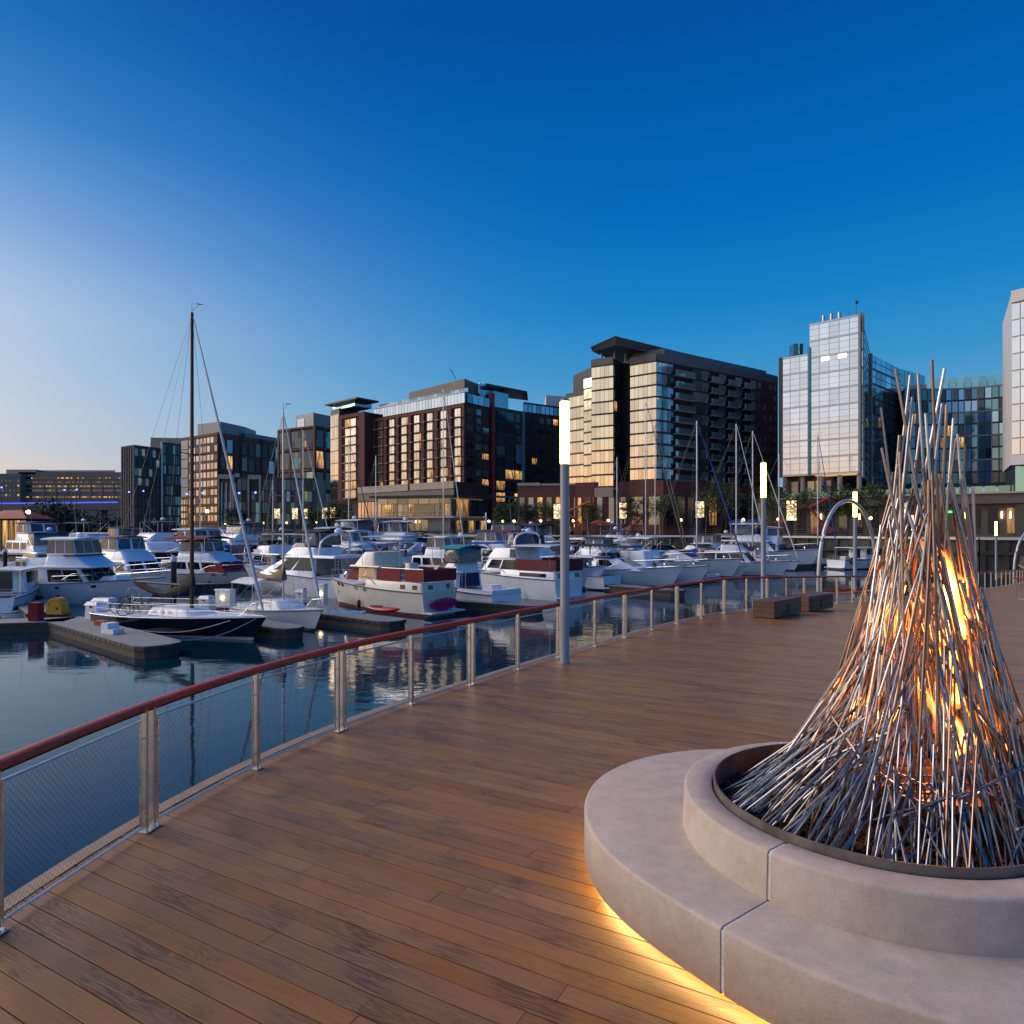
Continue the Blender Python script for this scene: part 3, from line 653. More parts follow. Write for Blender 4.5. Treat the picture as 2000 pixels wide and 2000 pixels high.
# ================================================================== BENCHES, SWING
BENW = wood('bench_wood', (.15, .085, .055), (.05, .028, .018), False, 1.0, .5, .2)
def box_bench(A, ax, L, W, label):
    """slatted box bench: A nearest bottom corner, ax direction of its long side"""
    z = dz(A); ang = math.atan2(ax.y, ax.x); c = A + ax * L / 2 + Vector((-ax.y, ax.x)) * W / 2
    T = Thing('box_bench', label, 'bench', (c.x, c.y, z), ang, group='low wooden box benches on the deck')
    mb = MB(); mb.box((-L / 2 + .03, -W / 2 + .03, .004), (L / 2 - .03, W / 2 - .03, .44)); T.part('core', mb, pm('bench_core', (.03, .022, .018), .8))
    n = 3
    for k in range(n):
        z0, z1 = .02 + k * .15, .02 + (k + 1) * .15 - .008
        for s in (-1, 1):
            mb = MB(); mb.box((-L / 2, min(s * W / 2, s * (W / 2 - .03)), z0), (L / 2, max(s * W / 2, s * (W / 2 - .03)), z1)); T.part('side_board', mb, BENW)
            mb = MB(); mb.box((min(s * (L / 2 + .002), s * (L / 2 - .03)), -W / 2 + .031, z0), (max(s * (L / 2 + .002), s * (L / 2 - .03)), W / 2 - .031, z1)); T.part('end_board', mb, BENW)
    m = 6
    for k in range(m):
        y0 = -W / 2 + k * W / m; mb = MB(); mb.box((-L / 2 - .004, y0 + .004, .462), (L / 2 + .004, y0 + W / m - .004, .49)); T.part('top_board', mb, BENW)
    mb = MB(); mb.box((-.075, -W / 2 - .004, .10), (.075, -W / 2 + .004, .36)); T.part('hatch', mb, pm('dark_hatch', (.01, .01, .01), .6))
    return T
a1 = at(1512, 1211.5, -.03); a2 = at(1565, 1200, -.03)
box_bench(Vector((a1.x, a1.y)), Vector((.71, .70)).normalized(), 1.85, .62, 'nearer wooden box bench in front of the second light column')
b0 = at(1580, 1197, -.10); box_bench(Vector((b0.x, b0.y)), Vector((.75, .66)).normalized(), 1.75, .62, 'farther wooden box bench, partly behind its twin')
b0 = at(1984, 1131, -1.6); box_bench(Vector((b0.x, b0.y)), Vector((.45, .89)).normalized(), 2.2, .9, 'small far box bench at the right edge by the far light column')
SWST = pm('swing_arch_steel', (.46, .48, .50), .4, .5, var=.06)
def swing(px0, px1, Y0, Y1, label, h=4.45, seat=True):
    A = Vector(on_deck(px0, Y0)); B = Vector(on_deck(px1, Y1)); c = (A + B) / 2; ax = Vector((B.x - A.x, B.y - A.y)); W = ax.length; ax.normalize()
    z = min(A.z, B.z)
    T = Thing('porch_swing', label, 'swing', (c.x, c.y, z), math.atan2(ax.y, ax.x), group='arched swing frames on the pier')
    pts = []
    for k in range(33):
        a = math.pi * k / 32; pts.append((-W / 2 * math.cos(a) * (1 - .12 * (1 - math.sin(a)) * 0), 0, .02 + h * (math.sin(a) ** .72)))
    pts[0] = (-W / 2, 0, .004); pts[-1] = (W / 2, 0, .004)
    mb = MB(); mb.tube(pts, .085, 12); T.part('arch', mb, SWST, True)
    if seat:
        red = pm('swing_wood', (.50, .06, .02), .4, var=.25, nscale=4, stretch=(1, 12, 12))
        w = W / 2 - .55
        for k in range(4):
            mb = MB(); mb.box((-w, -.28 + k * .13, .30), (w, -.17 + k * .13, .34)); T.part('seat_slat', mb, red)
        for k in range(1):
            mb = MB(); mb.box((-w, .26, .34), (w, .29, .46)); T.part('back_slat', mb, red)
        for s in (-1, 1):
            mb = MB(); mb.tube([(s * (w - .05), 0, .34), (s * (w - .02), 0, h * .88)], .008, 5); T.part('cable', mb, pm('black_cable', (.02, .02, .02), .5))
            mb = MB(); mb.box((s * (w - .1) - .02, -.3, .34), (s * (w - .1) + .02, .28, .37)); T.part('arm', mb, SWST)
    return T
swing(1598, 1712, 29.6, 31.5, 'arched steel swing frame with hanging red bench behind the box benches', 4.5)
swing(1980, 2085, 52, 54, 'arched swing frame cut off by the right edge', 4.6, False)
# ================================================================== CITY
def C2(px, Y): return Vector(((px - 1000) / F * Y, Y))
def zt(py, Y): return EYE + (YH - py) / F * Y
QZ = 1.5
def quad(A, B, z0, z1): return [(A.x, A.y, z0), (B.x, B.y, z0), (B.x, B.y, z1), (A.x, A.y, z1)]
def panes(T, A, B, z0, z1, nc, nr, mat, gx=.12, gz=.2, o0=-.05, o1=.06, name='window', parent=None, skip=None):
    """a grid of separate panes on the facade from A (left) to B (right)"""
    W = (B - A).length; H = z1 - z0; q = quad(A, B, z0, z1)
    for j in range(nr):
        for i in range(nc):
            if skip and skip(i, j): continue
            m = mat(i, j) if callable(mat) else mat
            if m is None: continue
            mb = MB(); mb.slab(q, i / nc + gx / 2 / W, (i + 1) / nc - gx / 2 / W, j / nr + gz / 2 / H, (j + 1) / nr - gz / 2 / H, o0, o1); T.wpart(name, mb, m, parent=parent)
def band(T, A, B, z0, z1, o1, mat, name, u0=0, u1=1, o0=-.1, parent=None):
    mb = MB(); mb.slab(quad(A, B, z0, z1), u0, u1, 0, 1, o0, o1); return T.wpart(name, mb, mat, parent=parent)
def vbar(T, A, B, u, w, z0, z1, o1, mat, name='mullion', o0=-.1):
    W = (B - A).length; return band(T, A, B, z0, z1, o1, mat, name, u - w / W / 2, u + w / W / 2, o0)
def body(T, poly, z0, z1, mat, name='wall', parent=None):
    a = sum(poly[i].x * poly[(i + 1) % len(poly)].y - poly[(i + 1) % len(poly)].x * poly[i].y for i in range(len(poly)))
    if a < 0: poly = poly[::-1]
    mb = MB(); mb.prism([(p.x, p.y) for p in poly], z0, z1); return T.wpart(name, mb, mat, parent=parent)
BRICK = pm('red_brick', (.11, .038, .034), .85, var=.18, nscale=.8)
BRICK2 = pm('brown_brick', (.14, .068, .050), .85, var=.18, nscale=.8)
BRICK3 = pm('dark_brick', (.06, .026, .024), .85, var=.18, nscale=.8)
STONE = pm('pale_stone', (.40, .34, .28), .8, var=.12, nscale=.7)
GREYM = pm('grey_metal_panel', (.20, .22, .25), .45, .3, var=.08, nscale=.5)
DARKM = pm('dark_metal', (.035, .04, .045), .45, .4)
BLACKF = pm('recess_shade', (.012, .013, .015), .5)  # near-black colour stands for the shade inside recesses and openings
WHITEM = pm('white_panel', (.55, .56, .58), .5, var=.05, nscale=.6)
G_SKY = glass('mirror_glass', (.60, .66, .74), 1.0, .05)
G_GOLD = glass('glow_tinted_glass', (.70, .61, .45), 1.0, .07, rnd=.18)  # gold tint paints part of the reflected sunset glow into the glass
G_CURT = glass('curtained_glass', (.62, .58, .50), .85, .2, rnd=.22)
G_TEAL = glass('teal_glass', (.13, .26, .29), .9, .06, rnd=.4)
G_BLUE = glass('blue_glass', (.24, .36, .46), .9, .06, rnd=.45)
G_BLUE2 = glass('sky_blue_glass', (.42, .60, .72), .9, .06, rnd=.35)
G_DARK = glass('dark_glass', (.07, .09, .11), .85, .08, rnd=.4)
G_BLACK = glass('black_glass', (.028, .034, .04), .8, .12, rnd=.5)
G_DIM = glass('dim_glass', (.25, .27, .25), .8, .15, rnd=.4)
LIT = lit('lit_room', (1.0, .52, .15), 1.0)
LITW = lit('lit_room_pale', (1.0, .82, .52), 1.2)
LITG = lit('lit_room_green', (.75, .85, .25), 1.1)
rc = random.Random(4)
def pick(opts):
    r = rc.random() * sum(w for _, w in opts)
    for m, w in opts:
        r -= w
        if r <= 0: return m
    return opts[-1][0]

# quay and promenade
QL = [C2(2600, 70), C2(1914, 84), C2(1500, 110), C2(1280, 118), C2(1000, 132), C2(700, 150), C2(350, 185), C2(150, 240), C2(-200, 330)]
def build_quay():
    mb = MB(); poly = [(p.x, p.y) for p in QL] + [(-600, 900), (900, 900), (900, QL[0].y)]
    mb.prism(poly[::-1], QZ - 1.0, QZ); obj('promenade', mesh('promenade', mb, pm('promenade_paving', (.16, .14, .125), .8, var=.2, nscale=.4)), kind='structure')
    wall = Thing('sea_wall', 'dark sheet-piled sea wall with a white cap along the promenade', 'wall', (QL[1].x, QL[1].y, WATER))
    sw = pm('sheet_piling', (.055, .052, .038), .85, var=.35, nscale=.6)
    mb = MB()
    for a, b in zip(QL, QL[1:]):
        mb.slab(quad(b, a, WATER - 1, QZ - .25), 0, 1, 0, 1, 0, .4)
    wall.wpart('piling', mb, sw)
    ribs = MB()
    for a, b in list(zip(QL, QL[1:]))[:3]:
        L = (b - a).length; k = 0
        while k < L:
            ribs.slab(quad(b, a, WATER - .5, QZ - .3), k / L, min(1, (k + .5) / L), 0, 1, .39, .62); k += 2.4
        ribs.slab(quad(b, a, -.6, -.2), 0, 1, 0, 1, .39, .70)
    wall.wpart('ribs', ribs, sw)
    cp = MB()
    for a, b in zip(QL, QL[1:]): cp.slab(quad(b, a, QZ - .25, QZ + .06), 0, 1, 0, 1, -.3, .75)
    wall.wpart('cap', cp, pm('white_cap', (.62, .62, .62), .6, var=.1))
    # railing of the promenade
    rl = Thing('promenade_railing', 'thin dark railing along the promenade edge behind the boats', 'railing', (QL[2].x, QL[2].y, QZ))
    rm = pm('rail_dark', (.10, .08, .07), .5, .3); po = MB(); ra = MB()
    for a, b in list(zip(QL, QL[1:]))[1:6]:
        L = (b - a).length; k = 0; d = (b - a).normalized(); n = Vector((-d.y, d.x)) * -.2
        while k < L:
            p = a + d * k + n; po.box((p.x - .03, p.y - .03, QZ + .06), (p.x + .03, p.y + .03, QZ + 1.1)); k += 2.0
        for z in (.4, .75, 1.1): ra.tube([(a.x + n.x, a.y + n.y, QZ + z), (b.x + n.x, b.y + n.y, QZ + z)], .03, 4)
    rl.wpart('posts', po, rm, kind='stuff'); rl.wpart('rails', ra, rm)
build_quay()

# ---- glass tower (right of centre)
def tower():
    A0 = Vector((61.7, 118)); d = Vector((-.733, .68)); L0 = A0 + d * 13.9; M0 = A0 + d * 8.6
    T = Thing('glass_tower', 'tall mirror glass tower with sharp corner and pale sky reflections', 'building', (A0.x, A0.y, QZ))
    zb, ztop, zl = 12.8, 40.6, 35.2
    Bk = Vector((76.7, 142.7)); Ck = Vector((91, 156))
    body(T, [A0 + Vector((0.35, .35)), Bk, Ck, Ck + d * 12, L0 + Vector((6, 9)), L0, M0], zb, zl - .1, DARKM)
    body(T, [A0 + Vector((.35, .35)), Bk, Bk + d * 9, M0 + Vector((5, 8)), M0], zl - .1, ztop - .1, DARKM)
    body(T, [Bk + Vector((-.2, -.3)), Ck, Ck + d * 11, Bk + d * 10], zl - .2, ztop - .4, DARKM)
    # left (sunset) face, two sections
    fr = pm('tower_fin', (.42, .44, .48), .35, .7)
    for (a, b, z1, nc, nr) in ((M0, A0, ztop, 5, 9), (L0, M0, zl, 3, 7)):
        H = (z1 - zb)
        panes(T, a, b, zb, z1, nc, nr, lambda i, j: G_SKY, gx=.07, gz=.34, o0=.0, o1=.10, name='pane')
        for j in range(nr + 1): band(T, a, b, zb + H * j / nr - .17, zb + H * j / nr + .12, .22, fr, 'spandrel', 0, 1, .02)
        for j in range(nr):
            band(T, a, b, zb + H * (j + .68) / nr - .04, zb + H * (j + .68) / nr + .04, .13, fr, 'glazing_bar', 0, 1, .08)
            band(T, a, b, zb + H * (j + .30) / nr - .03, zb + H * (j + .30) / nr + .03, .13, fr, 'glazing_bar', 0, 1, .08)
    teal = pm('teal_fin', (.03, .20, .25), .35, .4)
    vbar(T, L0, A0, 5.3 / 13.9, .42, zb - .3, zl + 1.2, .5, teal, 'teal_fin')
    vbar(T, L0, A0, 0, .5, zb - .3, zl + .2, .5, DARKM, 'edge_fin'); vbar(T, L0, A0, 1, .35, zb - .3, ztop + .4, .5, GREYM, 'edge_fin')
    # lit lounge windows near the top
    lm = pm('lounge_light', (.9, .9, .85), .4, emit=(1, .86, .62), estr=2.6)
    for u0, u1 in ((.24, .40), (.58, .74)): band(T, M0, A0, ztop - 7.1, ztop - 6.3, .12, lm, 'lounge_light', u0, u1, .09)
    # right faces
    for (a, b, nc, z1) in ((A0 + Vector((.5, .3)), Bk, 8, ztop + .5), (Bk, Ck, 6, ztop - .2)):
        H = z1 - zb - 1; panes(T, a, b, zb - 1, z1, nc, 9, lambda i, j: pick([(G_BLUE2, 6), (G_BLUE, 4), (G_TEAL, 2)]), gx=.28, gz=.55, o0=0, o1=.1, name='pane')
        nr = 9
        for j in range(nr): band(T, a, b, zb - 1 + (z1 - zb + 1) * (j + .5) / nr - .07, zb - 1 + (z1 - zb + 1) * (j + .5) / nr + .07, .14, DARKM, 'glazing_bar', 0, 1, .08)
        vbar(T, a, b, .02, .5, zb - 1, z1, .35, GREYM, 'edge_fin')
    for k in range(3):
        p = lerp(M0, A0, .28 + .16 * k) + Vector((1, 2)); mb = MB(); mb.lathe([(.3, ztop - .1), (.3, ztop + 1.9)], (p.x, p.y, 0), 10); T.wpart('flue', mb, STEEL_D, True)
    p = lerp(M0, A0, .93) + Vector((1, 2)); mb = MB(); mb.tube([(p.x, p.y, ztop - .1), (p.x, p.y, ztop + 3.2)], .05, 5); mb.box((p.x - .1, p.y - .1, ztop + 2.8), (p.x + .35, p.y + .1, ztop + 3.3)); T.wpart('antenna', mb, DARKM)
    mb = MB(); q = L0.lerp(M0, .6) + Vector((.5, .8)); mb.box((q.x - 1, q.y, zl), (q.x + .8, q.y + 2, zl + 2.6)); T.wpart('roof_box', mb, G_TEAL)
    # open undercroft on columns
    s = pm('undercroft_wall', (.16, .07, .045), .8, var=.2); u = pm('soffit_lit', (.5, .4, .25), .7, emit=(1, .66, .26), estr=.55)
    bk = [A0 + Vector((-2, 6)), Bk + Vector((-2, 3)), Ck, Ck + d * 10, L0 + Vector((3, 6)), L0 + Vector((1.2, 1.6))]; body(T, bk, QZ, zb, s, 'base_wall')
    cc = pm('column_concrete', (.33, .31, .30), .7)
    for k in range(5):
        p = L0.lerp(A0, .04 + k * .235) + Vector((.5, .6)); mb = MB(); mb.lathe([(.42, QZ), (.42, zb)], (p.x, p.y, 0), 12); T.wpart('column', mb, cc, True)
    a, b = L0 + Vector((.9, 1.2)), A0 + Vector((-2.3, 5.6))
    panes(T, a, b, 4.4, 11.8, 6, 3, lambda i, j: pick([(LIT, 3), (G_DIM, 3), (LITG, .4), (None, 1.5)]), gx=.25, gz=.25, o0=0, o1=.12)
    band(T, lerp(L0, A0, .45), A0 - Vector((.4, -.3)), zb - .35, zb - .12, .05, u, 'lit_soffit', 0, 1, -2.6)
tower()

# ---- apartment block with the sweeping roof
def flats():
    Cn = Vector((27.8, 128)); Re = Vector((59.1, 148.5)); Lb = Vector((23.35, 131.4)); P1 = Vector((19.9, 130.6)); P0 = Vector((15.9, 132.9)); Rc = Vector((22.2, 134.4)); W0 = Vector((14.9, 137.8)); Wl = Vector((11.4, 141.5)); Br = Vector((52.6, 144.2))
    T = Thing('apartment_block', 'glazed apartment block under a thin sweeping dark roof', 'building', (Cn.x, Cn.y, QZ))
    zb, z1 = 12.2, 36.2
    core = [Cn, Re, Re + Vector((-9, 14)), Wl + Vector((6, 16)), Wl + Vector((2, 4)), W0 + Vector((1.5, 0)), P0 + Vector((.2, .3)), P1, Rc, Lb]
    body(T, core, zb, z1, DARKM)
    body(T, [Wl, W0, W0 + Vector((6, 10)), Wl + Vector((6, 12))], zb - 1, 31.4, DARKM, 'wing_wall')
    nf = 10
    H = z1 - 1.2 - zb
    def gold(a, b, nc, z0, zz, nr, m=G_GOLD, g=.05):
        panes(T, a, b, z0, zz, nc, nr, lambda i, j: m, gx=g, gz=.36, o0=0, o1=.08, name='window')
        for j in range(nr + 1): band(T, a, b, z0 + (zz - z0) * j / nr - .16, z0 + (zz - z0) * j / nr + .06, .2, DARKM, 'floor_edge', 0, 1, .01)
    gold(Lb, Cn, 6, zb, z1 - 1.2, nf)
    gold(P0, P1, 5, zb - 1.2, z1 - 1.2, nf)
    gold(Vector((14.9, 137.6)), Vector((16.3, 135.9)), 2, zb - 1, z1 - 2.4, nf)
    gold(Wl, W0, 5, zb - 1, 30.6, 8)
    # dark recess between the bays
    panes(T, P1 + Vector((.15, .1)), Rc, zb, z1 - 1.4, 3, nf, lambda i, j: pick([(G_TEAL, 6), (G_DARK, 2), (LIT, .25)]), gx=.1, gz=.4, o0=0, o1=.05)
    # parapets
    gm = pm('parapet_grey', (.11, .11, .12), .6)
    for a, b in ((Lb, Cn), (P0, P1), (Cn, Re)): band(T, a, b, z1 - 1.15, z1 + .25, .28, gm, 'parapet')
    band(T, P0, P1, zb - 3.2, zb - 1.35, .3, pm('stone_grey', (.26, .22, .20), .8), 'bay_base')
    # long right face: strips of glass, recessed balconies with glass fronts, brick end
    U = lambda u: Cn.lerp(Re, u)
    cols = [(.0, .075, 'g'), (.075, .12, 'g'), (.12, .27, 'b'), (.27, .40, 'g'), (.40, .48, 'b'), (.48, .54, 'g'), (.54, .62, 'b'), (.62, .68, 'g'), (.68, .76, 'b'), (.76, .80, 'g')]
    rail = glass('balcony_glass', (.30, .58, .66), .85, .06, rnd=.25); sl = pm('balcony_slab', (.20, .21, .22), .7)
    for j in range(nf):
        za, zc = zb + H * j / nf, zb + H * (j + 1) / nf
        for u0, u1, k in cols:
            a, b = U(u0), U(u1)
            if k == 'g':
                n = 2 if u1 - u0 > .07 else 1
                panes(T, a, b, za, zc, n, 1, lambda i, jj: pick([(G_BLUE2, 7), (G_BLUE, 4), (G_TEAL, 2)]), gx=.1, gz=.4, o0=0, o1=.08)
            else:
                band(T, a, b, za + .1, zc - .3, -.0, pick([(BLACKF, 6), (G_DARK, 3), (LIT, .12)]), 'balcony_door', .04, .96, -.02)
                band(T, a, b, za - .15, za + .1, .8, sl, 'balcony_slab'); band(T, a, b, za + .12, za + 1.15, .8, rail, 'balcony_front', 0, 1, .74)
        band(T, U(0), U(.80), zc - .18, zc + .1, .14, DARKM, 'floor_edge', 0, 1, .01)
    band(T, U(.80), U(1), zb - 1, z1, .25, BRICK, 'brick_end')
    for j in range(nf):
        za, zc = zb + H * j / nf, zb + H * (j + 1) / nf
        for u in (.825, .875, .925, .97): band(T, Cn, Re, za + .6, zc - .5, .3, pick([(G_BLUE, 5), (G_TEAL, 2)]), 'window', u - .012, u + .014, .2)
    # roof: a wedge sailing out past the bays
    zr = 38.6; ap = Vector((19.6, 126.6)); ti = Vector((15.6, 132.4)); re = Vector((63, 157.6)); bk = Vector((26, 146))
    mb = MB(); tp = [(ti.x, ti.y, zr + .3), (ap.x, ap.y, zr + .8), (re.x, re.y, zr + .3), (bk.x, bk.y, zr + .3)]; bt = [(ti.x + .5, ti.y + .6, zr - .5), (ap.x + .5, ap.y + 1.2, zr - .6), (re.x - .5, re.y - .3, zr - .8), (bk.x, bk.y, zr - .6)]
    mb.hexa(bt + tp); T.wpart('roof', mb, pm('roof_metal', (.10, .11, .13), .4, .4, var=.1))
    pent = [Lb + Vector((1.2, 2.6)), Cn + Vector((2.2, 3)), Re + Vector((-2, 1)), Re + Vector((-7, 8)), Rc + Vector((2, 8))]; body(T, pent, z1, zr - .4, pm('penthouse', (.09, .10, .12), .4), 'penthouse')
    for k in (ti + Vector((2.4, 1.2)), P1 + Vector((.4, 1.4)), Lb + Vector((-.6, 2.2))):
        mb = MB(); mb.lathe([(.22, z1), (.22, zr - .4)], (k.x, k.y, 0), 8); T.wpart('roof_post', mb, GREYM, True)
    # brick base
    bs = [P0 + Vector((-3.2, 1.2)), P0 + Vector((.4, -.6)), Lb + Vector((-.4, -.8)), Cn + Vector((1.0, -1.4)), Re + Vector((1, -1)), Re + Vector((-6, 10)), P0 + Vector((2, 10))]; b_ = body(T, bs, QZ, zb - .2, BRICK, 'base_wall')
    for (a, b, n) in ((P0 + Vector((.4, -.6)), Lb + Vector((-.4, -.8)), 3), (Lb + Vector((-.4, -.8)), Cn + Vector((1, -1.4)), 2), (P0 + Vector((-3.2, 1.2)), P0 + Vector((.4, -.6)), 2), (Cn + Vector((1, -1.4)), Re + Vector((1, -1)), 12)):
        panes(T, a, b, 3.2, 9.2, n, 1, lambda i, j: pick([(G_DIM, 5), (G_DARK, 2), (LIT, .8)]), gx=1.3 if n < 5 else 1.0, gz=.5, o0=0, o1=.1)
        panes(T, a, b, 3.4, 9.0, n * 3, 2, lambda i, j: G_DIM, gx=1.0, gz=.5, o0=.1, o1=.13, name='glazing_bar') if False else None
flats()

# ---- long brick hotel with the pale top floor
def hotel():
    Cn = C2(909, 150); d = Vector((-.76, .65)); Lm = Cn + d * 32.6; Ll = Cn + d * 43.8; Lg = Cn + d * 48.5; Rr = Vector((-5.4, 156.5))
    n_ = Vector((-.65, -.76))
    T = Thing('brick_hotel', 'long dark red brick hotel with cream curtained windows and pale glass top storey', 'building', (Cn.x, Cn.y, QZ))
    zb, zk, z1 = 12.6, 31.0, 33.1
    body(T, [Cn, Rr, Rr + Vector((-14, 18)), Lm + Vector((8, 12)), Lm], zb - 6, zk, BRICK3)
    body(T, [Cn + d * .6 + Vector((.3, .3)), Rr + Vector((-1, .4)), Rr + Vector((-14, 17)), Lm + Vector((8, 11)), Lm + Vector((.4, .4))], zk, z1, DARKM, 'top_wall')
    body(T, [Lm + n_ * 3, Lm + Vector((5, 7)), Ll + Vector((8, 10)), Ll + n_ * 3], QZ, z1 - .6, BRICK3, 'wing_wall')
    body(T, [Ll + n_ * 3 + Vector((0, .05)), Ll + Vector((6, 9)), Lg + Vector((6, 9)), Lg + n_ * 2.4], QZ, z1 + 1.6, DARKM, 'bay_wall')
    # main face
    nb, nf = 7, 8; W = 32.6; H = zk - .7 - zb
    band(T, Lm, Cn, zk - .75, zk, .45, BRICK, 'brick_band')
    for i in range(nb + 1):
        u = i / nb; band(T, Lm, Cn, zb - .3, zk - .75, .45, BRICK, 'brick_pier', max(0, u - .016 - (.0 if i else 0)), min(1, u + .016))
    for j in range(nf):
        za, zc = zb + H * j / nf, zb + H * (j + 1) / nf
        if j % 2 == 0: band(T, Lm, Cn, za - .25, za + .12, .42, BRICK, 'brick_spandrel')
        for i in range(nb):
            u0, u1 = i / nb + .016, (i + 1) / nb - .016; w = u1 - u0
            band(T, Lm, Cn, za + .1, zc - .1, .02, BLACKF, 'recess_panel', u0, u0 + w * .26, 0)  # flat black panel, the shade of the balcony recess put into its colour
            band(T, Lm, Cn, za + .1, zc - .1, .02, BLACKF if rc.random() < .94 else LIT, 'recess_panel', u1 - w * .24, u1, 0)
            for a, b in ((.27, .50), (.52, .76)):
                band(T, Lm, Cn, za + .22, zc - .22, .2, LIT if rc.random() < (.06 if j < 3 else .02) else G_CURT, 'window', u0 + w * a, u0 + w * b, 0)
            band(T, Lm, Cn, za - .06, za + .1, 1.0, STONE if j % 2 else DARKM, 'balcony_slab', u0, u0 + w * .26, .02)
            band(T, Lm, Cn, za - .06, za + .1, .9, STONE, 'balcony_slab', u1 - w * .5, u1, .22)
    # wing face
    a, b = Ll + n_ * 3, Lm + n_ * 3
    band(T, a, b, z1 - 1.4, z1 - .5, .3, BRICK, 'brick_band'); band(T, a, b, zb - 6, z1 - 1.4, .3, BRICK, 'brick_pier', 0, .14); band(T, a, b, zb - 6, z1 - 1.4, .3, BRICK, 'brick_pier', .80, 1)
    for j in range(9):
        za = zb - 2 + 20.8 * j / 9; zc = za + 20.8 / 9
        for u0, u1 in ((.26, .44), (.47, .66)): band(T, a, b, za + .25, zc - .15, .15, LIT if rc.random() < .08 else G_CURT, 'window', u0, u1, 0)
        band(T, a, b, za - .05, za + .1, .9, STONE, 'balcony_slab', .22, .70, .16)
    side = Lm + n_ * 3
    # glass bay at the left end
    a, b = Lg + n_ * 2.4, Ll + n_ * 3
    panes(T, a, b, 4, z1 + .2, 4, 9, lambda i, j: G_GOLD, gx=.06, gz=.2, o0=0, o1=.1)
    mb = MB(); c = (a + b) / 2; q = [a + n_ * 1.2 + d * 1.0, b + n_ * 1.0 - d * 9, b + n_ * -6 - d * 9, a + n_ * -6 + d * 1]
    mb.prism([(p.x, p.y) for p in q][::-1], z1 + 2.9, z1 + 3.3); T.wpart('flat_roof', mb, DARKM)
    body(T, [a + n_ * -.6, b + n_ * -.6 - d * 6, b + n_ * -6 - d * 6, a + n_ * -6], z1 + 1.6, z1 + 2.9, G_BLUE, 'roof_room')
    # top storey of pale glass
    panes(T, Lm, Cn, zk + .1, z1 + .35, 30, 1, lambda i, j: G_SKY, gx=.10, gz=.1, o0=.05, o1=.3)
    band(T, Lm, Cn, z1 + .35, z1 + .6, .5, WHITEM, 'cornice')
    panes(T, Lm.lerp(Cn, .02) + Vector((.6, .9)), Cn + Vector((.6, .9)), z1 + .7, z1 + 1.7, 22, 1, lambda i, j: G_BLUE, gx=.1, gz=.1, o0=0, o1=.05, name='roof_glass')
    # roof plant
    mech = pm('roof_plant_cladding', (.17, .16, .15), .7, var=.1)
    p0, p1 = Lm.lerp(Cn, .26) + Vector((2.5, 4)), Cn + Vector((-.5, 4)); body(T, [p0, p1, p1 + Vector((3, 6)), p0 + Vector((3, 8))], z1, z1 + 4.4, mech, 'roof_plant')
    p = p1 + Vector((-2, 1)); mb = MB(); mb.tube([(p.x, p.y, z1 + 4.4), (p.x - 1, p.y, z1 + 6.4), (p.x - 1.6, p.y, z1 + 6.9)], .08, 5); T.wpart('vent_mast', mb, DARKM)
    # right face
    panes(T, Cn, Rr, zb, zk - .4, 3, 9, lambda i, j: pick([(G_TEAL, 4), (G_DARK, 5), (LIT, .8), (None, 1)]), gx=.6, gz=.7, o0=0, o1=.12)
    panes(T, Cn + Vector((.3, .35)), Rr, zk + .2, z1 + .3, 4, 1, lambda i, j: G_BLUE, gx=.15, gz=.2, o0=0, o1=.12)
    # podium
    pa, pb = Lm + n_ * 4 + d * 1.5, Cn + n_ * 4 - d * .5
    body(T, [pa, pb, pb + Vector((6, 8)), pa + Vector((6, 8))], QZ, 13.2, BRICK3, 'podium_wall')
    band(T, pa, pb, 11.7, 13.3, .3, STONE, 'stone_band', 0, .56); band(T, pa, pb, 11.7, 13.3, .3, STONE, 'stone_band', .58, 1)
    band(T, pa, pb, 9.6, 11.6, .15, pm('fascia_brown', (.17, .14, .12), .7), 'fascia')
    gp = glass('podium_glass', (.55, .42, .36), .85, .12, rnd=.2)
    panes(T, pa, pb, 5.4, 9.5, 26, 1, lambda i, j: gp, gx=.28, gz=.2, o0=0, o1=.12)
    panes(T, pa, pb, QZ + .3, 5.2, 14, 1, lambda i, j: pick([(LIT, .8), (G_DIM, 3), (G_DARK, 5)]), gx=.5, gz=.3, o0=0, o1=.12)
hotel()
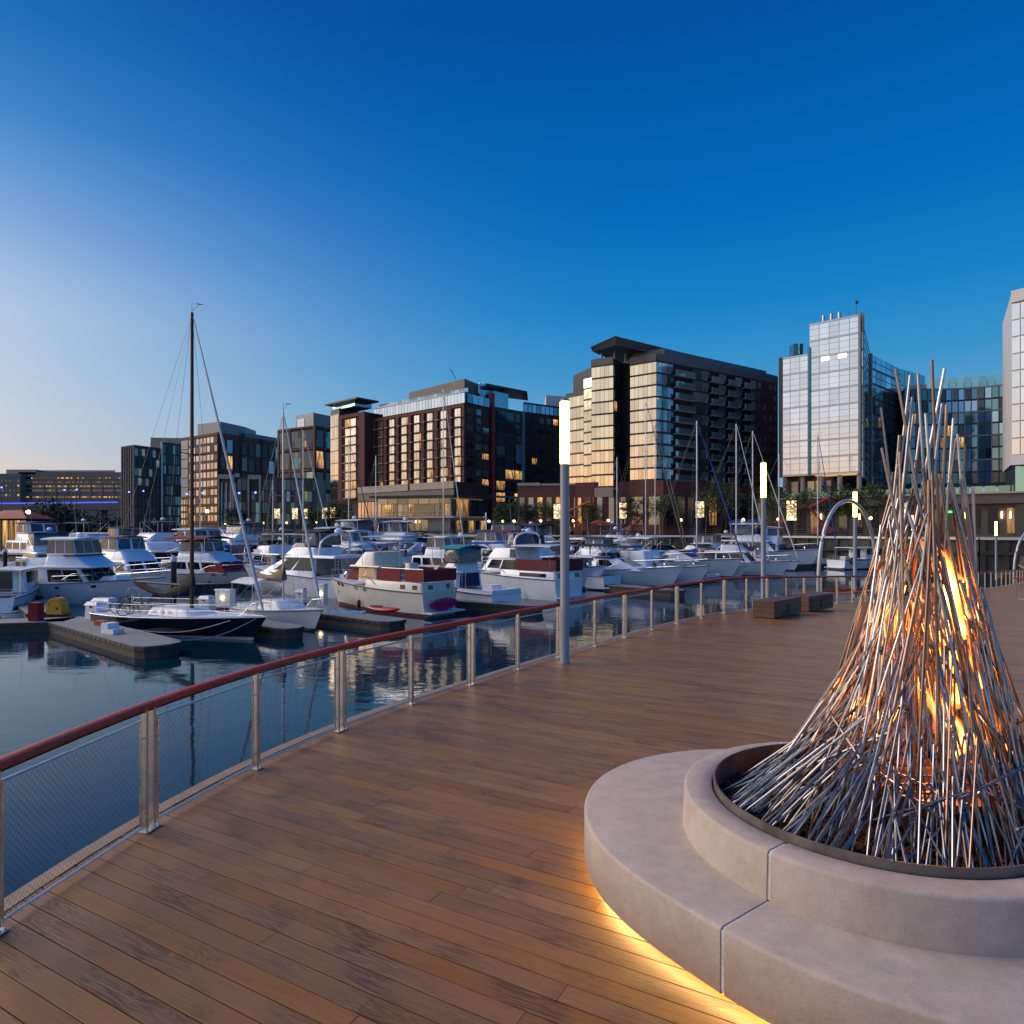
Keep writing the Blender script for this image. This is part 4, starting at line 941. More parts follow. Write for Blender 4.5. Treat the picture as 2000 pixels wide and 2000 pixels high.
def hotel_annex():
    A = C2(950, 157.5); B = C2(1021, 166)
    T = Thing('dark_glass_block', 'dark glass hotel block with a red vertical fin and lit lower floors', 'building', (A.x, A.y, QZ))
    zz = zt(792, 158); body(T, [A, B, B + Vector((2, 14)), A + Vector((2, 14))], QZ, zz, DARKM)
    panes(T, A, B, 9, zz - .5, 4, 8, lambda i, j: pick([(LIT, 3 if j < 4 else .1), (G_DARK, 4), (G_TEAL, .6)]) if i else G_DARK, gx=.35, gz=.7, o0=0, o1=.15)
    vbar(T, A, B, .13, .75, QZ, zz + 3, .8, pm('red_fin', (.26, .03, .03), .5), 'red_fin')
    frm = pm('blue_grey_frame', (.10, .24, .36), .4, .5)
    vbar(T, A, B, .98, .5, QZ, zz, .7, frm, 'frame_post'); band(T, A, B, 10.2, 10.7, .7, frm, 'frame_beam'); vbar(T, A, B, .82, .5, QZ, 10.2, .7, frm, 'frame_post')
    a, b = A + Vector((-1.6, 0)), B + Vector((.5, 0)); zt2 = zt(757, 158)
    panes(T, a, a.lerp(b, .28), zz, zt2 + 1.1, 4, 3, lambda i, j: G_BLUE, gx=.1, gz=.1, o0=-.2, o1=0); band(T, A, B, zz, zt2 - .3, -.4, G_BLUE, 'roof_room', .2, .62, -6)
    mb = MB(); mb.prism([(a.x + 1.5, a.y - 1.6), (b.x + .6, b.y - 1), (b.x + 1, b.y + 8), (a.x + 2, a.y + 10)], zt2, zt2 + .6); T.wpart('roof', mb, DARKM)
    band(T, A, B, zt(900, 158), zt(862, 158), .2, frm, 'metal_panel', .80, .97)
    A2, B2_ = C2(1022, 172), C2(1105, 180)
    T = Thing('brown_brick_block', 'brown brick block with scattered lit windows behind the nearest light column', 'building', (A2.x, A2.y, QZ))
    z2 = zt(785, 172); body(T, [A2, B2_, B2_ + Vector((2, 14)), A2 + Vector((2, 14))], QZ, z2, BRICK3)
    panes(T, A2, B2_, 11, z2 - 3, 6, 8, lambda i, j: pick([(LIT, 3.5 if j < 4 else .1), (G_DARK, 5), (BLACKF, 4)]), gx=.95, gz=1.2, o0=0, o1=.1)
    panes(T, A2, B2_, z2 - 2.6, z2 - .4, 10, 1, lambda i, j: G_BLUE, gx=.2, gz=.2, o0=0, o1=.1)
    p = A2.lerp(B2_, .45) + Vector((1, 3)); body(T, [p, p + Vector((6, 2)), p + Vector((6, 8)), p + Vector((0, 8))], z2, zt(768, 176), WHITEM, 'roof_plant')
    # low brick base building in front of it
    A3, B3 = C2(1011, 138), C2(1135, 136)
    T = Thing('low_brick_shops', 'low brick shop row with tall arched-height windows between the hotel and the flats', 'building', (A3.x, A3.y, QZ))
    z3 = zt(948, 138); body(T, [A3, B3, B3 + Vector((1, 8)), A3 + Vector((1, 8))], QZ, z3, BRICK2)
    panes(T, A3, B3, 4.2, 9.4, 7, 1, lambda i, j: pick([(LIT, 1), (G_DIM, 4)]), gx=.85, gz=.4, o0=0, o1=.1)
    panes(T, A3, B3, QZ + .2, 3.9, 7, 1, lambda i, j: pick([(LITG, .3), (G_DARK, 4), (LIT, .8)]), gx=.7, gz=.3, o0=0, o1=.1)
    band(T, A3, B3, z3 - .1, z3 + .5, .25, STONE, 'cornice', 0, .36); band(T, A3, B3, z3 - .1, z3 + .3, .25, STONE, 'cornice', .37, 1)
hotel_annex()
def pavilion():
    A, B, Cc = C2(737, 144), C2(880, 139.5), C2(948, 148)
    T = Thing('glass_pavilion', 'two storey glass pavilion with flat roof lit inside, behind the boats', 'building', (A.x, A.y, QZ))
    z1, zm, zf = zt(972, 140), zt(1009, 140), QZ
    body(T, [A + Vector((.6, .9)), B + Vector((-.4, .8)), Cc + Vector((-.6, .2)), A + Vector((9, 9))], zm, z1, pm('interior_warm', (.35, .27, .15), .8, var=.4, nscale=.5, emit=(1, .66, .25), estr=.10), 'core')
    body(T, [A + Vector((.5, .5)), B + Vector((-.2, .6)), Cc, A + Vector((9, 9))], zf, zm - .3, pm('render_cream', (.42, .38, .31), .8, var=.1), 'base_wall')
    wm = pm('pavilion_frame', (.5, .48, .44), .5)
    gl = lambda i, j: pick([(LIT, .9), (LITG, .35), (G_DIM, 3), (None, 3)])
    panes(T, A, B, zm + .1, z1 - 1.3, 14, 1, gl, gx=.16, gz=.1, o0=-.2, o1=.02); panes(T, A, B, z1 - 1.25, z1 - .1, 7, 1, lambda i, j: G_DIM, gx=.16, gz=.1, o0=-.2, o1=.02)
    panes(T, B, Cc, zm + .1, z1 - .2, 6, 1, lambda i, j: pick([(LIT, 1.2), (G_TEAL, 3), (None, 1)]), gx=.16, gz=.1, o0=-.2, o1=.02)
    for u in (0, 1): vbar(T, A, B, u, .25, zm, z1, .12, wm, 'corner_post')
    mb = MB(); mb.prism([(A.x - 1.6, A.y - .8), (B.x + .6, B.y - 1.6), (Cc.x + 1, Cc.y), (A.x + 8, A.y + 11)], z1, z1 + .5); T.wpart('roof', mb, DARKM)
    mb = MB(); mb.prism([(A.x - 2.4, A.y - 1.0), (B.x + .8, B.y - 2.0), (Cc.x + .6, Cc.y - .3), (A.x + 8, A.y + 10)], zm - .3, zm); T.wpart('balcony', mb, WHITEM)
    rl = MB(); n = 20
    for k in range(n + 1):
        p = (A + Vector((-1.8, -.7))).lerp(B + Vector((.4, -1.6)), k / n); rl.box((p.x - .025, p.y - .025, zm), (p.x + .025, p.y + .025, zm + 1.05))
    p, q = A + Vector((-1.8, -.7)), B + Vector((.4, -1.6)); rl.tube([(p.x, p.y, zm + 1.05), (q.x, q.y, zm + 1.05)], .04, 4); T.wpart('balcony_rail', rl, wm)
    panes(T, A + Vector((.5, .5)), B + Vector((-.2, .6)), zf + .2, zm - .6, 10, 1, lambda i, j: G_DIM if 3 < i < 7 else None, gx=.2, gz=.2, o0=0, o1=.1)
    panes(T, B + Vector((-.2, .6)), Cc, zf + .2, zm - .6, 6, 1, lambda i, j: LIT if i % 2 else G_TEAL, gx=.5, gz=.4, o0=0, o1=.1)
pavilion()
# ---- buildings of the left side
def left_buildings():
    A, M, B = C2(545, 214), C2(615, 205), C2(668, 216)
    T = Thing('gridded_brick_office', 'dark brick office with large dark windows and a grey roof room', 'building', (M.x, M.y, QZ)); z1 = zt(833, 207)
    body(T, [A, M, B, B + Vector((0, 16)), A + Vector((0, 16))], QZ, z1, BRICK3)
    for a, b, nc in ((A, M, 3), (M, B, 3)):
        panes(T, a, b, 8, z1 - .6, nc, 4, lambda i, j: pick([(G_DARK, 5), (G_TEAL, 2), (LITG, .5 if j < 1 else 0), (LIT, .5 if j < 1 else .05)]), gx=.9, gz=1.3, o0=0, o1=.15)
        for i in range(nc + 1): vbar(T, a, b, i / nc, .7, QZ, z1, .4, BRICK2, 'brick_pier')
        for j in range(5): band(T, a, b, 8 + (z1 - 8) * j / 4 - .5, 8 + (z1 - 8) * j / 4, .36, BRICK2, 'brick_band')
        panes(T, a, b, 8, z1 - .6, nc * 2, 8, lambda i, j: pick([(G_DARK, 4), (G_DIM, 1), (LIT, .25 if j < 4 else .05), (None, 4)]), gx=1.6, gz=1.2, o0=.15, o1=.2)
    p = C2(578, 214); q = C2(612, 208); r = C2(660, 217); body(T, [p, q, r, r + Vector((0, 9)), p + Vector((0, 9))], z1, zt(808, 210), GREYM, 'roof_room'); band(T, p, q, z1 + .4, zt(816, 210), .1, G_SKY, 'window', .1, .5)
    # brick office with small bright windows
    A, M, B = C2(354, 236), C2(426, 222), C2(548, 248)
    T = Thing('small_windowed_brick_office', 'brown brick office with rows of small bright windows behind the black mast', 'building', (M.x, M.y, QZ)); z1 = zt(845, 223)
    body(T, [A, M, B, B + Vector((0, 16)), A + Vector((0, 16))], QZ, z1, BRICK2)
    cream = glass('cream_window', (.48, .44, .42), .9, .15, rnd=.3)
    panes(T, A.lerp(M, .22), M, 5, z1 - .8, 8, 10, lambda i, j: cream if (i + j) % 2 else (G_DARK if rc.random() < .6 else cream), gx=.62, gz=1.0, o0=0, o1=.12)
    panes(T, A, A.lerp(M, .2), 14, z1 - 1, 1, 6, lambda i, j: GREYM, gx=.4, gz=.3, o0=0, o1=.1, name='louvre'); panes(T, A, A.lerp(M, .2), 4, 13.5, 3, 4, lambda i, j: cream, gx=.5, gz=.8, o0=0, o1=.1)
    for j in range(6): band(T, A.lerp(M, .22), M, 5 + (z1 - 5.8) * j / 5 - .2, 5 + (z1 - 5.8) * j / 5 + .2, .3, BRICK2, 'brick_band')
    panes(T, M, B, 6, z1 - 1.5, 9, 5, lambda i, j: pick([(G_BLACK, 4), (G_DARK, 3), (G_BLUE, 1.5), (LIT, .15), (G_DIM, .7)]), gx=.9, gz=1.1, o0=0, o1=.15)
    for i in range(0, 10, 3): vbar(T, M, B, i / 9, .8, QZ, z1, .35, BRICK3, 'brick_pier')
    a, b, c = C2(386, 230), C2(430, 224), C2(479, 236); zz = zt(825, 226); body(T, [a, b, c, c + Vector((0, 10)), a + Vector((0, 8))], z1, zz, GREYM, 'roof_plant')
    a, b = C2(478, 234), C2(547, 250); body(T, [a, b, b + Vector((0, 8)), a + Vector((0, 8))], z1, zt(846, 236), pm('roof_screen_blue', (.10, .17, .24), .4, .3), 'roof_screen')
    # low glass building with stone portals
    A, B = C2(428, 190), C2(618, 196)
    T = Thing('low_glass_hall', 'low dark glass hall with two pale stone portal frames', 'building', (A.x, A.y, QZ)); z1 = zt(929, 190)
    body(T, [A, B, B + Vector((0, 10)), A + Vector((0, 10))], QZ, z1 - .3, DARKM)
    panes(T, A, B, 4, z1 - .8, 22, 4, lambda i, j: pick([(G_BLACK, 5), (G_DARK, 4), (G_TEAL, 1.5), (LITG, .1), (G_DIM, .2)]), gx=.2, gz=.3, o0=0, o1=.12)
    for u0, u1 in ((0, .16), (.30, .43)):
        band(T, A, B, z1 - 1.0, z1 + .2, 2.2, STONE, 'portal_beam', u0, u1, .14); band(T, A, B, 2.5, z1 - 1.0, 2.2, STONE, 'portal_post', u0, u0 + .014, .14) ; band(T, A, B, 5, z1 - 1.0, 2.2, STONE, 'portal_post', u1 - .018, u1, .14)
    for k in range(4): vbar(T, A, B, .03 + .045 * k, .4, QZ, z1 - 2, .8, WHITEM, 'fin')
    # dark glass offices
    A, M, B, D = C2(239, 268), C2(262, 262), C2(311, 272), C2(355, 280)
    T = Thing('black_glass_office', 'small black glass office with pale vertical fins, left of the brick offices', 'building', (M.x, M.y, QZ)); z1 = zt(870, 264)
    body(T, [A, M, B, B + Vector((0, 14)), A + Vector((0, 14))], QZ, z1, DARKM)
    panes(T, A, M, 4, z1 - .5, 5, 4, lambda i, j: G_DARK, gx=.3, gz=.4, o0=0, o1=.1)
    for i in range(6): vbar(T, A, M, i / 5, .16, QZ, z1, .5, STONE, 'fin')
    panes(T, M, B, 4, z1 - .8, 7, 8, lambda i, j: pick([(G_BLACK, 9), (G_DIM, 2 if j in (4, 5, 6, 7) else .4), (lit('dim_office', (.7, .9, .8), .35), 1.4 if j > 3 else .3)]), gx=.25, gz=1.1, o0=0, o1=.12)
    T = Thing('blue_glass_office', 'blue glass office with a pale box on its roof, beside the black glass one', 'building', (B.x, B.y, QZ)); z2 = zt(865, 276)
    body(T, [B + Vector((.3, 1)), D, D + Vector((0, 14)), B + Vector((0, 14))], QZ, z2, DARKM)
    panes(T, B + Vector((.3, 1)), D, 4, z2 - .6, 9, 8, lambda i, j: pick([(G_BLACK, 4), (G_DARK, 5), (G_TEAL, 2)]), gx=.25, gz=.8, o0=0, o1=.12)
    vbar(T, B + Vector((.3, 1)), D, .02, .7, QZ, z2, .3, WHITEM, 'fin')
    a, b = C2(294, 286), C2(357, 288); body(T, [a, b, b + Vector((0, 8)), a + Vector((0, 8))], z2 - 8, zt(855, 287), STONE, 'roof_room')
    # long government block far away
    A, B = C2(36, 400), C2(242, 400)
    T = Thing('long_far_office', 'long low office far away with dim lit window rows, at the left', 'building', (A.x, A.y, QZ)); z1 = zt(922, 400)
    fw = pm('far_facade', (.17, .15, .15), .8, var=.1, nscale=.05); body(T, [A, B, B + Vector((0, 20)), A + Vector((0, 20))], QZ, z1, fw)
    body(T, [C2(75, 405), C2(225, 405), C2(225, 420), C2(75, 420)], z1, zt(917, 400), GREYM, 'roof_plant')
    for j, py in enumerate((934, 942, 950, 958, 971)):
        band(T, A, B, zt(py + 2, 400), zt(py - 2, 400), .2, G_DARK, 'window_band', .02, .98, 0)
        lw = MB(); q_ = quad(A, B, zt(py + 1.3, 400), zt(py - 1.3, 400))
        for k in range(60):
            if rc.random() < (.34 if j in (0, 1, 2, 4) else .12):
                u = .03 + .94 * k / 60; lw.slab(q_, u, u + .011, 0, 1, .2, .3)
        T.wpart('lit_windows', lw, LIT, kind='stuff')
    for k in range(7): vbar(T, A, B, .25 + k * .11, .8, zt(975, 400), zt(948, 400), .5, fw, 'pier')
    A, B = C2(-40, 395), C2(40, 395)
    T = Thing('far_office_wing', 'lower far office at the left edge with lit windows', 'building', (A.x, A.y, QZ)); z1 = zt(925, 395)
    body(T, [A, B, B + Vector((0, 20)), A + Vector((0, 20))], QZ, z1, pm('far_facade_green', (.13, .15, .15), .8)); panes(T, A, B, zt(972, 395), zt(935, 395), 10, 4, lambda i, j: pick([(G_DARK, 4), (LIT, 1.3)]), gx=1.2, gz=1.6, o0=0, o1=.1)
    a, b = C2(12, 400), C2(70, 400); body(T, [a, b, b + Vector((0, 8)), a + Vector((0, 8))], z1, zt(917, 400), GREYM, 'roof_plant')
    # bridge with a blue strip of light
    A, B = C2(-120, 330), C2(345, 300)
    T = Thing('bridge', 'low road bridge with a thin blue strip of light, far left', 'bridge', (A.x, A.y, WATER))
    con = pm('bridge_concrete', (.10, .11, .12), .8)
    band(T, A, B, zt(997, 315), zt(984.5, 315), 1.5, con, 'bridge_deck', 0, 1, -6)
    band(T, A, B, zt(984, 315), zt(981, 315), 1.6, pm('blue_light', (.1, .1, .4), .5, emit=(.05, .12, 1.0), estr=.75), 'light_strip', 0, .78, 1.4)
    for k in range(8): vbar(T, A, B, .05 + k * .13, 2.2, WATER, zt(997, 315), 0, con, 'bridge_pier', -3)
    bl = pm('blue_lamp', (.1, .1, .4), .5, emit=(.12, .2, 1.0), estr=5.0); pl = pm('lamp_post_dark', (.03, .03, .04), .6)
    for i, (px, py) in enumerate(((3, 952), (126, 957), (150, 956), (252, 961), (280, 959), (365, 965), (396, 963), (467, 963), (499, 962))):
        Y = 180 + (0 if px > 300 else 60); p = C2(px, Y); z = zt(py, Y)
        Tl = Thing('blue_street_lamp', '%s thin pole from the left topped by a small blue light' % ('first second third fourth fifth sixth seventh eighth ninth'.split()[i]), 'lamp', (p.x, p.y, QZ if Y < 200 else WATER), group='small blue lights over the far shore')
        mb = MB(); mb.tube([(p.x, p.y, QZ if Y < 200 else WATER), (p.x, p.y, z)], .09, 5); Tl.wpart('pole', mb, pl); mb = MB(); mb.ball((p.x, p.y, z), .30, 8, 5); Tl.wpart('light', mb, bl, True)
left_buildings()
# ---- right side
def right_buildings():
    T = None
    A, B = C2(1766, 151), C2(1995, 145)
    T = Thing('curved_glass_hotel', 'wide dark glass hotel with a fine mullion grid behind the steel rods', 'building', (A.x, A.y, QZ))
    n = 9; P = [A.lerp(B, k / n) + Vector((math.sin(math.pi * k / n) * 1.2, math.sin(math.pi * k / n) * 3.0)) for k in range(n + 1)]
    za = lambda p: 35.0
    z1 = zt(750, 146); zb = zt(943, 146)
    body(T, P + [B + Vector((10, 14)), A + Vector((6, 18))], zb, z1, DARKM)
    for k in range(n):
        a, b = P[k], P[k + 1]
        panes(T, a, b, zb, z1, 2, 8, lambda i, j: (pick([(G_BLUE, 5), (G_TEAL, 4), (G_DARK, 2.5), (LIT, .08)]) if k < n - 1 else G_SKY), gx=.22, gz=.42, o0=0, o1=.1, name='pane')  # darker panes and pale end bay paint a large reflection into the glass
        for j in (2, 4, 6, 8): band(T, a, b, zb + (z1 - zb) * j / 8 - .16, zb + (z1 - zb) * j / 8 + .16, .3, GREYM, 'spandrel')
        for u in (0,): vbar(T, a, b, u, .16, zb, z1, .3, GREYM, 'mullion')
    g2 = glass('roof_glass_teal', (.25, .50, .55), .8, .1)
    panes(T, P[2] + Vector((1, 2)), P[-1] + Vector((1, 2)), z1, z1 + 2.6, 12, 1, lambda i, j: g2, gx=.1, gz=.05, o0=0, o1=.1, name='roof_glass')
    body(T, [P[1] + Vector((1, 3)), P[-1] + Vector((1, 4)), P[-1] + Vector((4, 10)), P[1] + Vector((4, 12))], z1, z1 + 1.6, STONE, 'roof_wall')
    # light blue block in the gap
    a, b = C2(1757, 164), C2(1806, 172); T2 = Thing('pale_blue_glass_block', 'pale blue glass roof block between the tower and the curved glass hotel', 'building', (a.x, a.y, QZ))
    body(T2, [a, b, b + Vector((2, 10)), a + Vector((2, 10))], QZ, zt(722, 165), DARKM); panes(T2, a, b, 10, zt(722, 165), 6, 8, lambda i, j: g2, gx=.15, gz=.2, o0=0, o1=.1, name='pane')
    # pale tower at the right edge
    A, B = C2(1976, 96), C2(2250, 84); T = Thing('pale_office', 'pale panelled glass office cut off by the right edge', 'building', (A.x, A.y, QZ))
    z1 = zt(572, 96); zb = zt(906, 96); body(T, [A, B, B + Vector((10, 10)), A + Vector((9, 14))], zb, z1, WHITEM)
    gpale = glass('pale_glass', (.70, .74, .78), 1.0, .06)
    panes(T, A, B, zb + 1.2, z1 - 1.6, 14, 9, lambda i, j: gpale, gx=.10, gz=.22, o0=0, o1=.10, name='pane'); body(T, [A + Vector((1.2, 1)), B + Vector((0, 1)), B + Vector((8, 10)), A + Vector((8, 12))], QZ, zb, DARKM, 'base_wall')
    panes(T, A + Vector((1.2, 1)), B + Vector((0, 1)), 7, zb - .2, 10, 1, lambda i, j: g2, gx=.2, gz=.1, o0=0, o1=.1)
    band(T, A, B, z1 - 1.5, z1 + .2, .3, WHITEM, 'parapet'); band(T, A, B, zb - .2, zb + 1.1, .25, WHITEM, 'cornice')
    # long low podium of the right side
    A, B = C2(1500, 120), C2(2250, 88); T = Thing('promenade_shops', 'long low dark shopfront under a deep fascia along the promenade, right side', 'building', (A.x, A.y, QZ))
    Y0 = 108; z1 = zt(968, 104); z0 = zt(986, 104)
    body(T, [A, B, B + Vector((6, 10)), A + Vector((2, 8))], QZ, z0, pm('shop_wall', (.10, .085, .07), .8, var=.2))
    mb = MB(); n_ = Vector((-.3, -.95)); mb.prism([(A.x, A.y), (A.x + n_.x, A.y + n_.y), (B.x + n_.x, B.y + n_.y), (B.x, B.y), (B.x + 5, B.y + 9), (A.x + 2, A.y + 7)], z0, z1); T.wpart('fascia', mb, pm('fascia_dark', (.10, .085, .085), .6))
    band(T, A, B, z1, z1 + .25, 1.2, STONE, 'coping')
    panes(T, A, B, QZ + .3, z0 - .5, 22, 1, lambda i, j: pick([(G_DARK, 5), (LIT, 1.6), (BLACKF, 3), (LITG, .2)]), gx=1.0, gz=.4, o0=0, o1=.12)
    sc = pm('sconce_light', (.9, .8, .6), .5, emit=(1, .72, .35), estr=9)
    for u in (.18, .30, .42, .52, .575, .59, .68, .70): band(T, A, B, z0 - 2.2, z0 - 1.2, .3, sc, 'sconce', u - .0016, u + .0016, .1)
    band(T, A, B, z0 - 1.3, z0 - 1.0, .25, pm('green_neon', (.1, .4, .1), .5, emit=(.1, 1, .15), estr=2.0), 'neon_strip', .545, .562, .15)
    panes(T, A + Vector((1, 1.2)), B + Vector((1, 1.2)), z1 + .3, z1 + 1.3, 30, 1, lambda i, j: G_TEAL, gx=.2, gz=.05, o0=0, o1=.06, name='roof_glass')
right_buildings()

# ---- trees, lanterns, lifts on the promenade
LEAF = pm('leaf_green', (.055, .085, .025), .7, var=.5, nscale=1.5); LEAFD = pm('leaf_dark', (.025, .045, .022), .8, var=.5, nscale=1.2); BARK = pm('bark', (.06, .045, .035), .9)
def tree(pos, h, w, label, group, mat=LEAF, nleaf=700, leaf=.16, seed=0, tr=.09, lo=.35):
    r = random.Random(seed); T = Thing('tree', label, 'tree', pos, group=group)
    mb = MB(); mb.tube([(0, 0, 0), (.05, .02, h * .3), (-.04, .05, h * .55), (0, 0, h * .8)], [tr, tr * .8, tr * .55, tr * .15], 6)
    tips = []
    for k in range(7):
        a = r.uniform(0, 6.28); z0 = h * r.uniform(.28, .6); e = Vector((math.cos(a) * w * .38, math.sin(a) * w * .38, z0 + h * r.uniform(.12, .3))); mb.tube([(0, 0, z0), (e.x * .5, e.y * .5, z0 + (e.z - z0) * .65), e], [tr * .5, tr * .35, tr * .12], 5); tips.append(e)
    T.part('trunk', mb, BARK, True)
    cl = [(Vector((r.uniform(-1, 1) * w * .33, r.uniform(-1, 1) * w * .33, h * r.uniform(lo + .08, .92))), w * r.uniform(.13, .26)) for _ in range(15)] + [(t, w * .18) for t in tips]
    cr = MB()
    for k in range(nleaf):
        c, s = r.choice(cl); d = Vector((r.gauss(0, 1), r.gauss(0, 1), r.gauss(0, .8))).normalized() * s * (r.random() ** .45); p = c + d
        M = Matrix.Rotation(r.uniform(0, 6.28), 3, Vector((r.random() - .5, r.random() - .5, r.random() + .01)).normalized()); l = leaf * r.uniform(.6, 1.4)
        cr.add([p + M @ Vector(v) * l for v in ((-.5, -.3, 0), (.5, -.3, .1), (.6, .3, 0), (-.4, .35, .12))], [(0, 1, 2, 3)])
    T.part('crown', cr, mat)
    return T
TG = 'young trees along the promenade'
ORD = 'first second third fourth fifth sixth seventh eighth ninth tenth eleventh twelfth thirteenth fourteenth fifteenth sixteenth seventeenth eighteenth nineteenth twentieth'.split()
tl = [(446, 180, 6.5), (612, 152, 6), (655, 149, 7), (668, 151, 6.5), (770, 146, 5.5), (985, 131, 6), (1030, 130, 5.5), (1062, 129, 6), (1150, 127, 5.5), (1245, 121, 6.5), (1300, 119, 7.5), (1395, 116, 8.5), (1418, 113.5, 9), (1500, 111.5, 7.5), (1562, 109, 8.5), (1630, 105, 7.5), (1655, 104, 7), (1700, 100, 7)]
for i, (px, Y, h) in enumerate(tl):
    p = C2(px, Y); tree((p.x, p.y, QZ), h * 1.12, h * .80, '%s young green tree from the left along the promenade behind the boats' % ORD[i], TG, LEAF if i % 3 else LEAFD, 1900, .22, seed=i)
for i, (px, Y, h, w) in enumerate(((45, 310, 10, 16), (105, 300, 15, 26), (165, 305, 11, 18), (200, 300, 9, 22), (240, 290, 8, 24))):
    p = C2(px, Y); tree((p.x, p.y, WATER + 2), h * .8 + (3 if i == 1 else 0), w, '%s dark bushy tree from the left by the far bridge' % ORD[i], 'dark trees by the bridge', LEAFD, 1500, 1.1, seed=40 + i, tr=.35, lo=.15)
def far_bank():
    mb = MB(); mb.prism([(-480, 290), (-70, 262), (-70, 420), (-480, 420)], WATER - 1, WATER + 2); obj('far_bank', mesh('far_bank', mb, pm('bank_earth', (.03, .035, .025), .9, var=.3, nscale=.1)), kind='structure')
far_bank()
lm = bpy.data.materials.new('lantern_panel'); lm.use_nodes = True
def _lm():
    t = lm.node_tree; b = t.nodes['Principled BSDF']; nn = t.nodes.new; L = t.links.new; tcn = nn('ShaderNodeTexCoord'); no = nn('ShaderNodeTexNoise'); no.inputs['Scale'].default_value = 2.2; no.inputs['Detail'].default_value = 2; L(tcn.outputs['Object'], no.inputs['Vector'])
    mr = nn('ShaderNodeMapRange'); mr.inputs[1].default_value = .42; mr.inputs[2].default_value = .58; mr.inputs[3].default_value = .35; mr.inputs[4].default_value = 2.2; L(no.outputs['Fac'], mr.inputs[0]); L(mr.outputs[0], b.inputs['Emission Strength']); b.inputs['Emission Color'].default_value = (1, .76, .38, 1); b.inputs['Base Color'].default_value = (.6, .5, .35, 1)
_lm()
for i, (px, py, Y, w, h) in enumerate(((541, 1003, 160, 1.1, 2.3), (576, 1003, 158, 1.1, 2.6), (596, 1003, 156, .9, 2.3), (634, 1002, 153, 1.0, 2.4), (650, 1001, 151, 1.1, 2.4), (1088, 999, 126, 1.2, 2.7), (1217, 997, 122, 1.2, 2.9), (1367, 995, 116, 1.25, 2.8), (1546, 997, 108, 1.3, 3.2), (1769, 1003, 93, .9, 2.9), (1785, 1021, 91, .55, 2.1))):
    p = C2(px, Y); zc = zt(py, Y)
    T = Thing('lantern_pillar', '%s glowing lantern pillar from the left on the promenade' % ORD[i], 'lantern', (p.x, p.y, QZ), group='lit lantern pillars on the promenade')
    mb = MB(); mb.box((-w / 2, -w / 4, zc - QZ - h / 2), (w / 2, w / 4, zc - QZ + h / 2)); T.part('light_box', mb, lm)
    mb = MB(); mb.box((-w * .18, -w * .1, 0), (w * .18, w * .1, zc - QZ - h / 2)); mb.box((-w * .54, -w * .28, zc - QZ + h / 2), (w * .54, w * .28, zc - QZ + h / 2 + .12)); mb.box((-w * .54, -w * .28, zc - QZ - h / 2 - .12), (w * .54, w * .28, zc - QZ - h / 2)); T.part('pillar', mb, DARKM)
star = pm('flood_light', (.9, .8, .6), .5, emit=(1, .72, .32), estr=40)
for i, (px, py, Y, lb) in enumerate(((56, 1000, 150, 'bright yellow floodlight on a pole at the far left'), (405, 998.5, 175, 'bright yellow floodlight behind the black mast'))):
    p = C2(px, Y); z = zt(py, Y); T = Thing('flood_light', lb, 'lamp', (p.x, p.y, WATER if i == 0 else QZ)); b0 = WATER if i == 0 else QZ
    mb = MB(); mb.tube([(p.x, p.y, b0), (p.x, p.y, z)], .08, 5); T.wpart('pole', mb, DARKM); mb = MB(); mb.ball((p.x, p.y - .1, z), .42, 8, 6); T.wpart('light', mb, star, True)
def boom_lift(px, Y, lab, col, pts):
    p = C2(px, Y); T = Thing('boom_lift', lab, 'lift', (p.x, p.y, QZ)); m = pm('lift_' + lab[:6], col, .5, var=.1)
    mb = MB(); mb.box((-1.4, -.8, .45), (1.4, .8, 1.5)); T.part('chassis', mb, m)
    for sx in (-1, 1):
        for sy in (-1, 1):
            w = MB(); w.tube([(sx, sy * .7, .42), (sx, sy * .95, .42)], .42, 12); T.part('wheel', w, pm('tyre', (.02, .02, .02), .8), True)
    for a, b in zip(pts, pts[1:]):
        mb = MB(); mb.tube([a, b], .22, 4); T.part('boom', mb, m)
    e = pts[-1]; mb = MB(); mb.box((e[0] - .7, -.5, e[2] - .2), (e[0] + .7, .5, e[2] - .1))
    for x in (-.7, .7):
        for y in (-.5, .5): mb.tube([(e[0] + x, y, e[2] - .1), (e[0] + x, y, e[2] + .9)], .04, 4)
    mb.tube([(e[0] - .7, -.5, e[2] + .9), (e[0] + .7, -.5, e[2] + .9)], .04, 4); T.part('basket', mb, m)
boom_lift(1128, 124, 'orange boom lift parked among the trees left of the sailboat masts', (.42, .10, .03), [(1, 0, 1.5), (-2, 0, 4.4), (2.2, 0, 6.2)])
boom_lift(1240, 120, 'small orange boom lift below the apartment block', (.40, .09, .03), [(-1, 0, 1.5), (1.6, 0, 3.4), (-2.6, 0, 5.0)])
boom_lift(1612, 104, 'red articulated boom lift beside the swing arch', (.38, .03, .025), [(0, 0, 1.5), (-2.4, 0, 4.6), (0.6, 0, 6.0), (3.4, 0, 5.3)])
